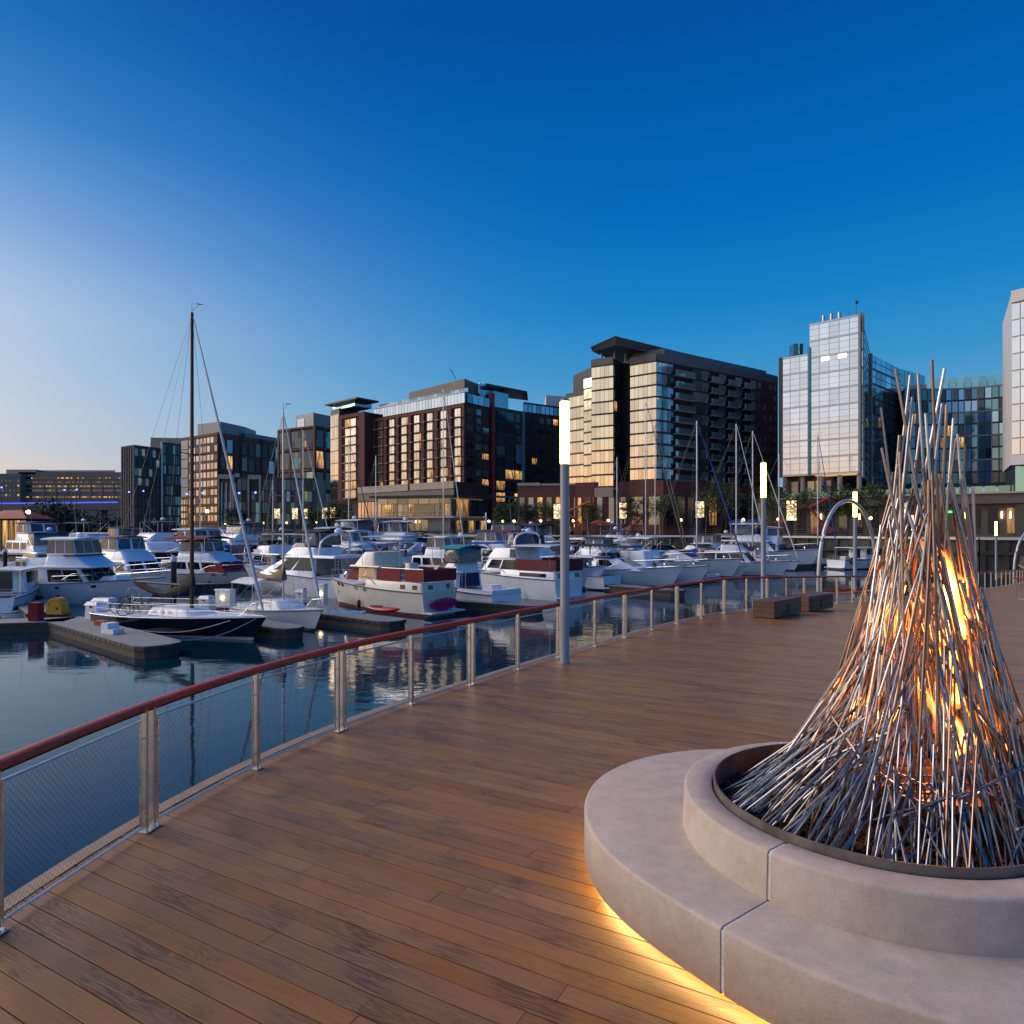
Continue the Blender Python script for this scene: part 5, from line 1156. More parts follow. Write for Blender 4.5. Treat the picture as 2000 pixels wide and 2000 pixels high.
# red awning at the far left
def awning():
    A, B = C2(-30, 170), C2(52, 166); T = Thing('boathouse', 'low hut with a wide red roof and lit front, far left', 'building', (A.x, A.y, WATER))
    body(T, [A, B, B + Vector((0, 8)), A + Vector((0, 8))], WATER, zt(1014, 168), BRICK3); mb = MB(); z0, z1 = zt(1013, 168), zt(996, 168)
    mb.hexa([(A.x - 1, A.y - 1.5, z0), (B.x + 1, B.y - 1.5, z0), (B.x + 1, B.y + 9, z0), (A.x - 1, A.y + 9, z0), (A.x + 3, A.y + 2.5, z1), (B.x - 3, B.y + 2.5, z1), (B.x - 3, B.y + 4.5, z1), (A.x + 3, A.y + 4.5, z1)]); T.wpart('roof', mb, pm('red_canvas', (.25, .035, .02), .7, var=.1))
    panes(T, A, B, WATER + 1.2, zt(1016, 168), 7, 1, lambda i, j: pick([(LIT, 3), (G_DARK, 2)]), gx=.5, gz=.2, o0=0, o1=.1)
awning()
# small warm lamps and parasols along the promenade
pl_m = pm('path_bulb', (.9, .8, .6), .5, emit=(1, .62, .22), estr=9)
for i, (px, Y) in enumerate(((440, 178), (485, 172), (515, 168), (560, 164), (618, 158), (690, 149), (812, 141), (955, 134), (982, 133), (1004, 132), (1056, 130), (1120, 127), (1188, 123), (1330, 117.5), (1452, 113), (1520, 110), (1700, 99))):
    p = C2(px, Y); T = Thing('path_lamp', '%s small warm path lamp from the left along the promenade' % ORD[i], 'lamp', (p.x, p.y, QZ), group='small path lamps on the promenade')
    mb = MB(); mb.tube([(0, 0, 0), (0, 0, 2.6)], .06, 5); T.part('pole', mb, DARKM); mb = MB(); mb.ball((0, 0, 2.75), .25, 8, 6); T.part('bulb', mb, pl_m, True)
PARA = [pm('parasol_blue', (.02, .09, .26), .7), pm('parasol_red', (.25, .03, .02), .7), pm('parasol_cream', (.40, .35, .28), .7)]
for i, (px, Y, c, nm) in enumerate(((968, 133.5, 0, 'blue'), (1018, 131.6, 2, 'cream'), (1170, 124, 1, 'red'), (1440, 113.6, 0, 'blue'), (1472, 112.2, 0, 'blue'), (1530, 109.5, 1, 'red'))):
    p = C2(px, Y); T = Thing('parasol', '%s cafe parasol on the promenade, %s parasol from the left' % (nm, ORD[i]), 'parasol', (p.x, p.y, QZ), group='cafe parasols on the promenade')
    mb = MB(); mb.tube([(0, 0, 0), (0, 0, 2.7)], .04, 5); T.part('pole', mb, DARKM); mb = MB(); mb.lathe([(1.7, 2.2), (1.68, 2.3), (.02, 3.0)], (0, 0, 0), 8); T.part('canopy', mb, PARA[c])
# ================================================================== BOATS
GEL = pm('white_gelcoat', (.76, .81, .88), .24, var=.06, nscale=.9, coat=.3)
GELW = pm('cream_gelcoat', (.70, .67, .61), .32, var=.07, nscale=.9, coat=.2)
DECKW = pm('white_deck', (.66, .71, .79), .5, var=.07, nscale=1.5)
NAVY = pm('navy_hull', (.008, .012, .025), .12, var=.1, coat=.35)
BGLASS = pm('boat_window', (.012, .014, .018), .08, .2, spec=.8)
BTAN = glass('boat_window_tan', (.42, .32, .2), .8, .15, rnd=.1)
VINYL = glass('clear_vinyl', (.10, .11, .13), .55, .18, wav=.6, rnd=.2, scale=2.0)
CHROME = pm('stainless_tube', (.62, .63, .65), .2, 1.0)
BLK = pm('black_rubber', (.015, .015, .017), .5)
def canvas(n, c): return pm('canvas_' + n, c, .75, var=.14, nscale=2.5, bump=.3, bscale=6)
C_RED, C_BURG, C_BLUE, C_NAVY, C_TEAL, C_WHITE, C_TAN, C_BLACK = (canvas('red', (.20, .008, .018)), canvas('burgundy', (.12, .010, .022)), canvas('blue', (.012, .055, .33)), canvas('navy', (.012, .022, .085)),
    canvas('teal', (.01, .24, .30)), canvas('white', (.60, .62, .64)), canvas('tan', (.17, .12, .08)), canvas('black', (.012, .012, .014)))
WOODB = pm('varnished_teak', (.16, .07, .03), .4, var=.2, nscale=3)

def rnd_cabin(mb, x0, x1, wb, z0, y0, y1, wt, z1, tilt=0):
    """tapered house with rounded corners and a soft top edge"""
    h = z1 - z0; r = max(.03, min(.22, .3 * wb, .22 * (x1 - x0), .22 * (y1 - y0))); e = min(.07, h * .3)
    def ring(f, ins, z):
        a, b, w = lerp(x0, y0, f) + ins, lerp(x1, y1, f) - ins, lerp(wb, wt, f) - ins; o = []
        rr = max(.01, r - ins * .5)
        for cx, cy, q in ((b - rr, w - rr, 0), (a + rr, w - rr, 1), (a + rr, -w + rr, 2), (b - rr, -w + rr, 3)):
            for k in range(4):
                t = (q + k / 3) * math.pi / 2; x = cx + rr * math.cos(t); o.append((x, cy + rr * math.sin(t), z + tilt * f * (1 - (x - a) / max(.01, b - a))))
        return o
    f1 = max(0, 1 - e / h)
    mb.loft([ring(0, 0, z0), ring(f1, 0, lerp(z0, z1, f1)), ring(1, .018, z1 - e * .3), ring(1, .07, z1)], True, True)
class Boat(Thing):
    def __init__(s, name, label, cat, stern, bow, L=None, B=3.4, fs=.95, fb=1.5, tr=.86, rake=1.0, hullm=None, deckm=None, group=None, full=2.4, stripe=BLK, boot=None):
        """stern and bow: where the photograph shows the waterline ends (world points on the water)"""
        d = Vector((bow.x - stern.x, bow.y - stern.y)); LL = L or d.length; d.normalize()
        c = Vector((stern.x, stern.y)) + d * LL / 2
        super().__init__(name, label, cat, (c.x, c.y, WATER), math.atan2(d.y, d.x), group)
        s.L, s.B, s.fs, s.fb = LL, B, fs, fb; s.full, s.tr, s.rake = full, tr, rake
        hullm = hullm or GEL
        n = 18; rings = []
        for i in range(n + 1):
            t = i / n; rings.append(s.section(t))
        mb = MB(); mb.loft([r for r in rings], False, False); mb.add(rings[0], [tuple(range(len(rings[0])))])
        s.hull = s.part('hull', mb, hullm, True, ang=45)
        dk = MB()
        for i in range(n):
            a, b = rings[i], rings[i + 1]; z = -.03
            dk.add([(a[0][0], a[0][1] * .98, a[0][2] + z), (a[-1][0], a[-1][1] * .98, a[-1][2] + z), (b[-1][0], b[-1][1] * .98, b[-1][2] + z), (b[0][0], b[0][1] * .98, b[0][2] + z)], [(0, 1, 2, 3)])
        s.part('deck', dk, deckm or DECKW)
        for sd in (0, -1):
            mb = MB(); mb.tube([(r[sd][0], r[sd][1] * 1.004, r[sd][2] - .05) for r in rings], .035, 5); s.part('rub_rail', mb, stripe)
        if boot:
            for sd in (2, -3):
                mb = MB(); q = [(r[sd], r[sd - 1] if sd > 0 else r[sd + 1]) for r in rings]
                lo = [Vector(a) for a, b in q]; hi = [Vector(a).lerp(Vector(b), .22) for a, b in q]; off = Vector((0, .012 if sd > 0 else -.012, 0))
                for i in range(n): mb.add([lo[i] + off, lo[i + 1] + off, hi[i + 1] + off, hi[i] + off], [(0, 1, 2, 3)])
                s.part('boot_stripe', mb, boot)
    def hb(s, t):
        if t < .35: return s.B / 2 * lerp(s.tr, 1, math.sin(t / .35 * math.pi / 2))
        return max(.03, s.B / 2 * (1 - ((t - .35) / .65) ** s.full))
    def sh(s, t): return s.fs + (s.fb - s.fs) * t ** 1.8
    def section(s, t):
        b, h = s.hb(t), s.sh(t); L = s.L
        def X(zf): return -L / 2 + L * t + s.rake * (t ** 3) * (zf) 
        lv = [(1.0, 1.0), (.52, lerp(.96, .72, t * t)), (0, lerp(.88, .34, t * t)), (-.25, lerp(.55, .12, t))]
        p = [(X(zf), b * k, h * zf if zf >= 0 else -.3) for zf, k in lv]
        return p + [(x, -y, z) for x, y, z in p[::-1]]
    def tz(s, x): return s.sh(min(1, max(0, (x + s.L / 2) / s.L)))
    def cabin(s, x0, x1, w, z0, z1, fs_=.5, bs=.1, ins=.12, mat=None, name='cabin', side=None, front=None, back=None, gl=None, tilt=0, wt=None):
        """tapered house; side/front/back: lists of (u0,u1,v0,v1) windows"""
        mat = mat or GEL; gl = gl or BGLASS
        mb = MB(); wt = wt or (w - ins); rnd_cabin(mb, x0, x1, w, z0, x0 + bs, x1 - fs_, wt, z1, tilt); o = s.part(name, mb, mat, True, ang=38)
        zt_ = z1 + tilt
        qs = {'R': [(x0, -w, z0), (x1, -w, z0), (x1 - fs_, -wt, z1), (x0 + bs, -wt, zt_)], 'L': [(x1, w, z0), (x0, w, z0), (x0 + bs, wt, zt_), (x1 - fs_, wt, z1)],
              'F': [(x1, -w, z0), (x1, w, z0), (x1 - fs_, wt, z1), (x1 - fs_, -wt, z1)], 'B': [(x0, w, z0), (x0, -w, z0), (x0 + bs, -wt, zt_), (x0 + bs, wt, zt_)]}
        def win(f, r, flip=False):
            m = MB(); u0, u1 = (1 - r[1], 1 - r[0]) if flip else (r[0], r[1]); m.slab(qs[f], u0, u1, r[2], r[3], -.03, .014); s.part('window', m, r[4] if len(r) > 4 else gl, parent=o)
        for r in side or []: win('R', r); win('L', r, True)
        for r in front or []: win('F', r)
        for r in back or []: win('B', r)
        return o
    def bowrail(s, t0=.45, h=.6, n=8, z=0):
        top = []; mb = MB()
        for sd in (1, -1):
            seq = []
            for i in range(n + 1):
                t = lerp(t0, .985, i / n); b = s.hb(t) * .93; hz = s.sh(t); x = -s.L / 2 + s.L * t + s.rake * t ** 3
                seq.append((x, sd * b, hz + h * min(1, .35 + i)))
                if i and i % 2 == 0 or i == n: mb.tube([(x, sd * b, hz - .02), (x + .05, sd * b, hz + h)], .013, 4)
            mb.tube(seq, .018, 5); top.append(seq)
        mb.tube([top[0][-1], top[1][-1]], .018, 5); s.part('bow_rail', mb, CHROME, True)
    def canopy(s, x0, x1, w, z, zp, mat, th=.05, posts=True, arch=.14, name='canopy', pm_=None):
        rings = []; n = 8
        for x in (x0, lerp(x0, x1, .33), lerp(x0, x1, .67), x1):
            k = 1 - abs((x - x0) / (x1 - x0) - .5) * .25
            up = [(x, -w + 2 * w * i / n, z + arch * k * math.sin(math.pi * i / n)) for i in range(n + 1)]
            rings.append(up + [(p[0], p[1], p[2] - th) for p in up[::-1]])
        mb = MB(); mb.loft(rings, True, True); o = s.part(name, mb, mat, True)
        if posts:
            mb = MB()
            for x in (x0 + .1, x1 - .1):
                for y in (-w + .05, w - .05): mb.tube([(x, y, zp), (x, y, z)], .018, 5)
            for y in (-w + .05, w - .05): mb.tube([(x0 + .1, y, zp), (x1 - .3, y, z)], .014, 4)
            for x in (x0 + .1, x1 - .1): mb.tube([(x, -w + .05, z - .03), (x, w - .05, z - .03)], .014, 4)
            s.part('canopy_frame', mb, pm_ or CHROME, True, parent=o)
        return o
    def arch(s, x, w, z0, z1, lean=-.5, mat=None, th=.09):
        pts = []
        for k in range(13):
            a = math.pi * k / 12; pts.append((x + lean * math.sin(a), -w * math.cos(a) * (1 if k not in (0,) else 1), z0 + (z1 - z0) * math.sin(a) ** .45))
        mb = MB(); mb.tube(pts, th, 6, True, (1.0, 1.0)); return s.part('radar_arch', mb, mat or GEL, True)
    def dome(s, x, z, r=.28):
        mb = MB(); mb.lathe([(r * .75, 0), (r, r * .25), (r * .9, r * .8), (r * .45, r * 1.15), (.01, r * 1.22)], (x, 0, z), 12); s.part('radar_dome', mb, GEL, True)
    def antenna(s, x, y, z, h=2.0):
        mb = MB(); mb.tube([(x, y, z), (x - .25, y, z + h)], [.016, .006], 4); s.part('antenna', mb, GEL)
    def fender(s, t, sd, m=None):
        r = s.section(t); p = r[0] if sd > 0 else r[-1]; mb = MB(); x, y, z = p; y *= 1.04; y += .12 * sd
        mb.lathe([(.01, .15), (.09, .22), (.12, .35), (.12, .62), (.08, .74), (.01, .78)], (x, y, 0), 8); mb.tube([(x, y, .76), (x, p[1], z)], .008, 3); s.part('fender', mb, m or BLK, True)
    def ports(s, ts, sd=1, h=.62, size=(.28, .12), m=None):
        for t in ts:
            for q in ((1, -1) if sd == 0 else (sd,)):
                a = s.section(t - size[0] / s.L / 2); b = s.section(t + size[0] / s.L / 2); i, j = (0, 1) if q > 0 else (-1, -2)
                def P(r, v): return Vector(r[j]).lerp(Vector(r[i]), v)
                k = [P(a, h - size[1]), P(b, h - size[1]), P(b, h + size[1]), P(a, h + size[1])]
                if q > 0: k = [k[1], k[0], k[3], k[2]]
                mb = MB(); mb.slab(k, 0, 1, 0, 1, -.02, .02); s.part('porthole', mb, m or BGLASS)
    def swim(s, w=None, d=.7):
        w = w or s.B * s.tr * .46; mb = MB(); mb.box((-s.L / 2 - d, -w, .22), (-s.L / 2 + .02, w, .30)); s.part('swim_platform', mb, DECKW)
    def ladder(s, x, y, z0, z1):
        mb = MB()
        for o in (-.18, .18): mb.tube([(x, y + o, z0), (x, y + o, z1)], .018, 4)
        k = z0 + .1
        while k < z1: mb.tube([(x, y - .18, k), (x, y + .18, k)], .014, 4); k += .25
        s.part('ladder', mb, CHROME)
    def rail(s, path, h=.6, n=6, name='rail'):
        mb = MB(); P = [Vector(p) for p in path]
        for a, b in zip(P, P[1:]):
            mb.tube([a + Vector((0, 0, h)), b + Vector((0, 0, h))], .016, 4); mb.tube([a + Vector((0, 0, h * .5)), b + Vector((0, 0, h * .5))], .01, 3)
            k = max(1, int((b - a).length / .9))
            for i in range(k + 1): p = a.lerp(b, i / k); mb.tube([p, p + Vector((0, 0, h))], .014, 4)
        s.part(name, mb, CHROME)
    # --- sailing gear
    def rig(s, xm, h, mastm, r=.09, boom=None, cover=None, spreaders=(.5,), furl=None, deck=None, back=True, droop=.0, sw=.13, sag=0):
        z0 = deck if deck is not None else s.tz(xm); top = h
        mb = MB(); mb.tube([(xm, 0, z0), (xm, 0, top)], [r, r * .8], 10, True, (1, .72)); m = s.part('mast', mb, mastm, True)
        mb = MB(); mb.tube([(xm, 0, top), (xm, 0, top + .5)], .012, 4); mb.tube([(xm, 0, top + .1), (xm + .55, .0, top + .35)], .012, 4); mb.tube([(xm + .45, -.14, top + .36), (xm + .65, .14, top + .38)], .02, 4); s.part('wind_vane', mb, BLK, parent=m)
        wire = pm('rigging_wire', (.22, .23, .25), .4, .7); rg = MB(); w = s.B / 2 * .92
        for f in spreaders:
            zz = z0 + (top - z0) * f; sp = w * .62; mb = MB(); mb.tube([(xm - .1, -sp, zz + .05), (xm, 0, zz), (xm - .1, sp, zz + .05)], .026, 5); s.part('spreader', mb, mastm, parent=m)
        f = spreaders[-1]; zz = z0 + (top - z0) * f; sp = w * .62
        for sd in (1, -1):
            rg.tube([(xm, 0, top), (xm - .1, sd * sp, zz), (xm - .25, sd * w, s.tz(xm))], .009, 3); rg.tube([(xm, 0, zz), (xm - .7, sd * w, s.tz(xm))], .008, 3); rg.tube([(xm, 0, zz - .4), (xm + .6, sd * w * .95, s.tz(xm))], .008, 3)
            rg.tube([(xm, 0, top - .1), (-s.L / 2 + .1, sd * w * .55, s.fs + .2)], .009, 3) if back else None
        bx = s.L / 2 + s.rake * .9 - .12
        rg.tube([(xm, 0, top), (bx, 0, s.fb)], .010, 3); s.part('rigging', rg, wire)
        if furl:
            A = Vector((xm + .1, 0, top - .25)); Bq = Vector((bx - .03, 0, s.fb + .25)); mb = MB(); mb.tube([Bq, Bq.lerp(A, .1), Bq.lerp(A, .6), A], [.05, .085, .06, .025], 7); s.part('furled_jib', mb, furl, True)
        if boom:
            zb = z0 + 1.15; e = xm - boom; mb = MB(); mb.tube([(xm, 0, zb), (e, 0, zb + .1)], .07, 8); s.part('boom', mb, mastm, True)
            if cover:
                n = 9; rings = []
                for i in range(n + 1):
                    t = i / n; x = lerp(xm + .12, e, t); hh = lerp(.75, .20, min(1, t * 2.2) ** .7) + .03 * math.sin(9 * t); dz_ = -sag * math.sin(math.pi * t) ; ww = sw * lerp(1.25, .8, t)
                    rings.append([(x, ww * math.cos(a) * (1 if math.sin(a) < .2 else .55), zb + .08 + dz_ + (hh * math.sin(a) if math.sin(a) > 0 else .16 * math.sin(a))) for a in [2 * math.pi * k / 10 for k in range(10)]])
                mb = MB(); mb.loft(rings, True, True); s.part('sail_cover', mb, cover, True)
    def lifelines(s, h=.6, n=7, t0=.03, t1=.93):
        mb = MB()
        for sd in (1, -1):
            P = []
            for i in range(n + 1):
                t = lerp(t0, t1, i / n); P.append(Vector((-s.L / 2 + s.L * t + s.rake * t ** 3, sd * s.hb(t) * .94, s.sh(t)))); mb.tube([P[-1], P[-1] + Vector((0, 0, h))], .012, 4)
            for k in (.5, 1): mb.tube([p + Vector((0, 0, h * k)) for p in P], .006, 3)
        s.part('lifelines', mb, CHROME)
W3 = lambda px, py: at(px, py, WATER)

# ---------------------------------------------------------------- foreground boats
def yacht_left():
    b = Boat('motor_yacht', 'big white motor yacht with glazed flybridge behind the yellow locker', 'yacht', W3(52, 1175), W3(286, 1178), B=4.2, fs=1.5, fb=2.0, rake=1.5, stripe=BLK, tr=.9)
    L = b.L; h = 1.55
    b.cabin(-L * .33, L * .17, 1.75, 1.55, 2.75, 1.0, .15, .1, name='deckhouse', side=[(.05, .16, .15, .85), (.34, .62, .12, .86), (.64, .93, .12, .84)], front=[(.05, .34, .15, .85), (.36, .64, .15, .85), (.66, .95, .15, .85)])
    b.cabin(-L * .34, L * .20, 1.85, 2.72, 2.86, .1, 0, .0, name='house_brow')
    b.cabin(-L * .22, L * .14, 1.55, 2.86, 3.62, 1.1, .1, .12, name='flybridge')
    b.cabin(-L * .21, L * .035, 1.46, 3.62, 4.85, .3, .05, .12, name='flybridge_enclosure', side=[(.04, .30, .12, .88, VINYL), (.34, .64, .12, .88, VINYL), (.68, .96, .12, .88, VINYL)], front=[(.04, .32, .12, .88, VINYL), (.35, .65, .12, .88, VINYL), (.68, .96, .12, .88, VINYL)])
    b.canopy(-L * .24, L * .04, 1.62, 4.85, 4, GEL, .10, False)
    mb = MB(); mb.box((-L * .06, -1.56, 3.56), (L * .045, 1.56, 3.66)); b.part('dark_band', mb, BLK)
    # aft enclosure with arched windows
    b.cabin(-L * .47, -L * .35, 1.6, 1.5, 3.35, .05, .12, .1, name='aft_house', side=[(.12, .46, .42, .92), (.54, .88, .42, .92)], back=[(.1, .45, .4, .9), (.55, .9, .4, .9)])
    b.bowrail(.45, .62); b.rail([(-L * .12, -1.9, 1.5), (L * .2, -1.75, 1.62)], .6)
    b.ports((.16, .20, .42, .66), -1, .55, (.30, .1)); b.fender(.3, -1); b.fender(.45, -1); b.dome(-L * .05, 4.98); b.antenna(-L * .15, .9, 4.95, 2.6)
    hb_ = MB(); hb_.frus(L * .18, L * .33, .9, 1.75, L * .2, L * .3, .7, 2.05); b.part('foredeck_hatch', hb_, GEL)
    b.rail([(-L * .33, -1.8, 2.86), (-L * .45, -1.5, 2.86)], .6)
yacht_left()
def black_sloop():
    bow, stern = at(494, 1250, WATER), at(216, 1226, WATER)
    b = Boat('sailing_yacht', 'black hulled sailing yacht with tall black mast, two bicycles on its stern', 'sailboat', stern, bow, B=3.3, fs=1.0, fb=1.25, rake=.9, hullm=NAVY, tr=.72, full=2.0, stripe=GEL, boot=pm('boot_white', (.5, .5, .5), .4))
    L = b.L
    b.cabin(-L * .12, L * .20, .95, 1.06, 1.42, .9, .1, .25, mat=DECKW, name='coachroof', side=[(.12, .22, .3, .75), (.34, .44, .3, .75), (.52, .62, .3, .75)])
    mb = MB(); mb.box((-L * .40, -.75, .99), (-L * .14, .75, 1.2)); b.part('cockpit_coaming', mb, DECKW); mb = MB(); mb.box((-L * .385, -.6, 1.19), (-L * .155, .6, 1.206)); b.part('cockpit_well', mb, WOODB)
    blk = pm('black_spar', (.014, .013, .013), .3, .3)
    mx = L * .10; P = Vector((math.cos(b.o.rotation_euler[2]), math.sin(b.o.rotation_euler[2])))
    b.rig(mx, 16.9, blk, .125, 4.3, C_BLACK, (.52,), C_WHITE, 1.42, True, sw=.12, sag=.55)
    b.lifelines(.6, 7)
    mb = MB(); mb.tube([(L * .45, -.35, 1.2), (L * .52, -.25, 1.85), (L * .60, 0, 1.9), (L * .52, .25, 1.85), (L * .45, .35, 1.2)], .018, 5); b.part('pulpit', mb, CHROME, True)
    mb = MB(); mb.tube([(-L * .33, 0, 1.2), (-L * .33, 0, 1.9)], .05, 6); mb.tube([(-L * .33 + .42 * math.cos(a) * 0, .42 * math.cos(a), 1.9 + .42 * math.sin(a)) for a in [k * math.pi / 8 for k in range(17)]], .018, 5); b.part('wheel', mb, CHROME)
    return b
SLOOP = black_sloop()
def bicycle(boat, x, y, rz, label):
    base = boat.o.matrix_basis if False else None
    a = boat.o.rotation_euler[2]; c = boat.loc + Vector((x * math.cos(a) - y * math.sin(a), x * math.sin(a) + y * math.cos(a), 1.0))
    T = Thing('bicycle', label, 'bicycle', c, a + rz); ty = pm('bike_tyre', (.012, .012, .012), .7); fr = pm('bike_frame', (.02, .022, .03), .3, .3)
    for wx in (-.5, .5):
        mb = MB(); mb.tube([(wx + .32 * math.cos(t), 0, .33 + .32 * math.sin(t)) for t in [k * math.pi / 10 for k in range(21)]], .022, 6, False); w = T.part('wheel', mb, ty, True)
        sp = MB()
        for k in range(9): t = k * math.pi / 9; sp.tube([(wx - .3 * math.cos(t), 0, .33 - .3 * math.sin(t)), (wx + .3 * math.cos(t), 0, .33 + .3 * math.sin(t))], .003, 3)
        T.part('spokes', sp, CHROME, parent=w)
    mb = MB(); N_ = [(-.5, 0, .33), (-.08, 0, .32), (.42, 0, .62), (-.2, 0, .78), (.38, 0, .82)]
    for i, j in ((0, 1), (1, 2), (1, 3), (0, 3), (3, 4), (2, 4)): mb.tube([N_[i], N_[j]], .016, 6)
    mb.tube([(.5, 0, .33), (.42, 0, .62), (.36, 0, .92)], .016, 6); T.part('frame', mb, fr, True)
    mb = MB(); mb.tube([(.36, -.25, .98), (.38, 0, .93), (.36, .25, .98)], .014, 5); T.part('handlebar', mb, fr, True); mb = MB(); mb.frus(-.34, -.08, .07, .85, -.32, -.1, .05, .9); mb.tube([(-.2, 0, .78), (-.22, 0, .86)], .014, 5); T.part('saddle', mb, ty)
bicycle(SLOOP, -3.0, -.95, .1, 'black bicycle nearer the stern on the black hulled yacht'); bicycle(SLOOP, -2.0, -1.0, 1.2, 'black bicycle nearer the mast on the black hulled yacht')
def small_sloop():
    b = Boat('sailing_yacht', 'small white sailboat with brown sail cover, moored right of the black hulled yacht', 'sailboat', Vector((-16.6, 41.2)), Vector((-10.75, 36.2)), B=2.7, fs=.85, fb=1.25, rake=.8, tr=.7, full=2.0, boot=NAVY)
    L = b.L; b.cabin(-L * .10, L * .26, .95, .95, 1.5, .9, .1, .25, mat=DECKW, name='coachroof', side=[(.10, .32, .3, .8), (.40, .62, .35, .8)])
    mb = MB(); mb.box((-L * .42, -.8, .86), (-L * .1, .8, 1.1)); b.part('cockpit_coaming', mb, GEL)
    b.rig(L * .09, 12.3, pm('grey_spar', (.45, .47, .5), .35, .5), .085, 3.3, C_TAN, (.55,), C_WHITE, 1.5, True, sw=.15, sag=.05); b.lifelines(.55, 6)
    b.canopy(-L * .46, -L * .12, 1.0, 2.35, 1.05, C_WHITE, .04, True, .3, 'awning')
    mb = MB(); mb.tube([(L * .44, -.35, 1.15), (L * .52, -.22, 1.75), (L * .60, 0, 1.8), (L * .52, .22, 1.75), (L * .44, .35, 1.15)], .018, 5); b.part('pulpit', mb, CHROME, True)
small_sloop()
def sport_yacht():
    b = Boat('motor_yacht', 'sleek white flybridge yacht with long dark side windows, moored behind the small sailboat', 'yacht', Vector((-12.2, 54.2)), Vector((-23.6, 61.2)), B=4.3, fs=1.55, fb=2.35, rake=1.7, tr=.92, full=2.2)
    L = b.L
    b.cabin(-L * .22, L * .32, 1.8, 1.6, 3.25, 3.6, .1, .28, name='deckhouse', side=[(.03, .42, .30, .92), (.46, .80, .30, .9)], front=[(.06, .48, .25, .9), (.52, .94, .25, .9)], back=[(.08, .92, .05, .9)])
    b.cabin(-L * .42, L * .08, 1.95, 3.2, 3.42, 1.2, .0, .1, name='flybridge_deck'); b.cabin(-L * .22, L * .06, 1.6, 3.42, 4.05, .9, .1, .1, name='flybridge'); b.cabin(-L * .14, L * .02, 1.45, 4.05, 4.4, .35, 0, .15, mat=BGLASS, name='windscreen')
    b.arch(-L * .26, 1.7, 3.4, 5.2, -.7); b.canopy(-L * .26, -L * .02, 1.5, 5.35, 4.0, C_BLACK, .07); b.dome(-L * .30, 5.2, .38); b.dome(-L * .27, 5.0, .22)
    b.cabin(-L * .22, -L * .10, 1.45, 4.2, 5.3, .1, 0, .05, mat=VINYL, name='clear_screen'); b.bowrail(.5, .7); b.ports((.55, .63, .72, .80), 1, .6, (.45, .08)); b.swim(); b.ladder(-L * .40, 1.5, 1.6, 3.3); b.fender(.5, 1); b.fender(.3, 1)
    mb = MB(); mb.box((-L * .5, -1.9, 1.5), (-L * .46, 1.9, 2.0)); b.part('cockpit_coaming', mb, GEL); b.antenna(-L * .2, 1.2, 5.3, 2.4)
sport_yacht()
def trawler():
    b = Boat('trawler_yacht', 'cream trawler yacht with red canvas screens and pink paddle board at its stern', 'yacht', Vector((-4.65, 43.0)), Vector((-12.8, 49.3)), B=3.5, fs=1.55, fb=1.95, rake=1.0, hullm=GELW, tr=.9, full=2.3, boot=C_BURG)
    L = b.L; z = 1.55
    b.cabin(-L * .50, L * .05, 1.6, 1.50, 2.15, .1, .05, .06, mat=GELW, name='aft_cabin', side=[(.08, .16, .3, .72), (.28, .36, .3, .72)], back=[(.16, .30, .3, .75), (.70, .84, .3, .75)])
    b.cabin(-L * .06, L * .24, 1.45, 2.0, 3.0, .8, .05, .12, mat=GELW, name='deckhouse', side=[(.10, .42, .2, .88, BTAN), (.48, .80, .2, .88, BTAN)], front=[(.06, .94, .15, .9, C_RED)])
    mb = MB(); mb.frus(L * .12, L * .243, 1.47, 2.06, L * .12, L * .18, 1.36, 2.9); b.part('window_cover', mb, C_RED)
    b.cabin(-L * .12, L * .20, 1.65, 3.0, 3.1, .1, 0, .02, mat=GELW, name='house_brow'); b.cabin(-L * .04, L * .17, 1.42, 3.1, 4.0, .9, .1, .14, mat=GELW, name='flybridge')
    for (x0, x1) in ((-L * .50, -L * .34), (-L * .30, -L * .08)):
        mb = MB(); mb.box((x0, -1.56, 2.2), (x1, -1.50, 2.95)); b.part('canvas_screen', mb, C_RED); mb = MB(); mb.box((x0, 1.50, 2.2), (x1, 1.56, 2.95)); b.part('canvas_screen', mb, C_RED)
    mb = MB(); mb.box((-L * .505, -1.5, 2.2), (-L * .50, 1.5, 2.95)); b.part('canvas_screen', mb, C_RED)
    b.rail([(-L * .5, -1.53, 2.15), (-L * .08, -1.53, 2.15)], .85); b.rail([(-L * .5, 1.53, 2.15), (-L * .08, 1.53, 2.15)], .85)
    b.canopy(-L * .30, L * .08, 1.55, 5.05, 3.1, pm('grey_bimini', (.34, .36, .38), .6), .05, True, .08)
    b.cabin(-L * .3, -L * .22, .5, 2.15, 3.3, 0, .3, .1, mat=GELW, name='companion_seat'); b.bowrail(.42, .65); b.ports((.62, .52, .86, .80), 1, .74, (.34, .13)); b.swim(1.6, .8); b.ladder(-L * .52, -.9, .3, 2.0)
    mb = MB(); mb.lathe([(.22, 0), (.3, .1), (.3, .35), (.2, .5)], (L * .40, 0, 1.95), 10); b.part('windlass', mb, CHROME)
    mb = MB(); mb.tube([(L * .44, .3, 1.9), (L * .46, .4, .9), (L * .40, 1.1, .1)], .02, 4); b.part('mooring_line', mb, NAVY)
    b.fender(.55, 1, NAVY)
    return b
TRAWL = trawler()
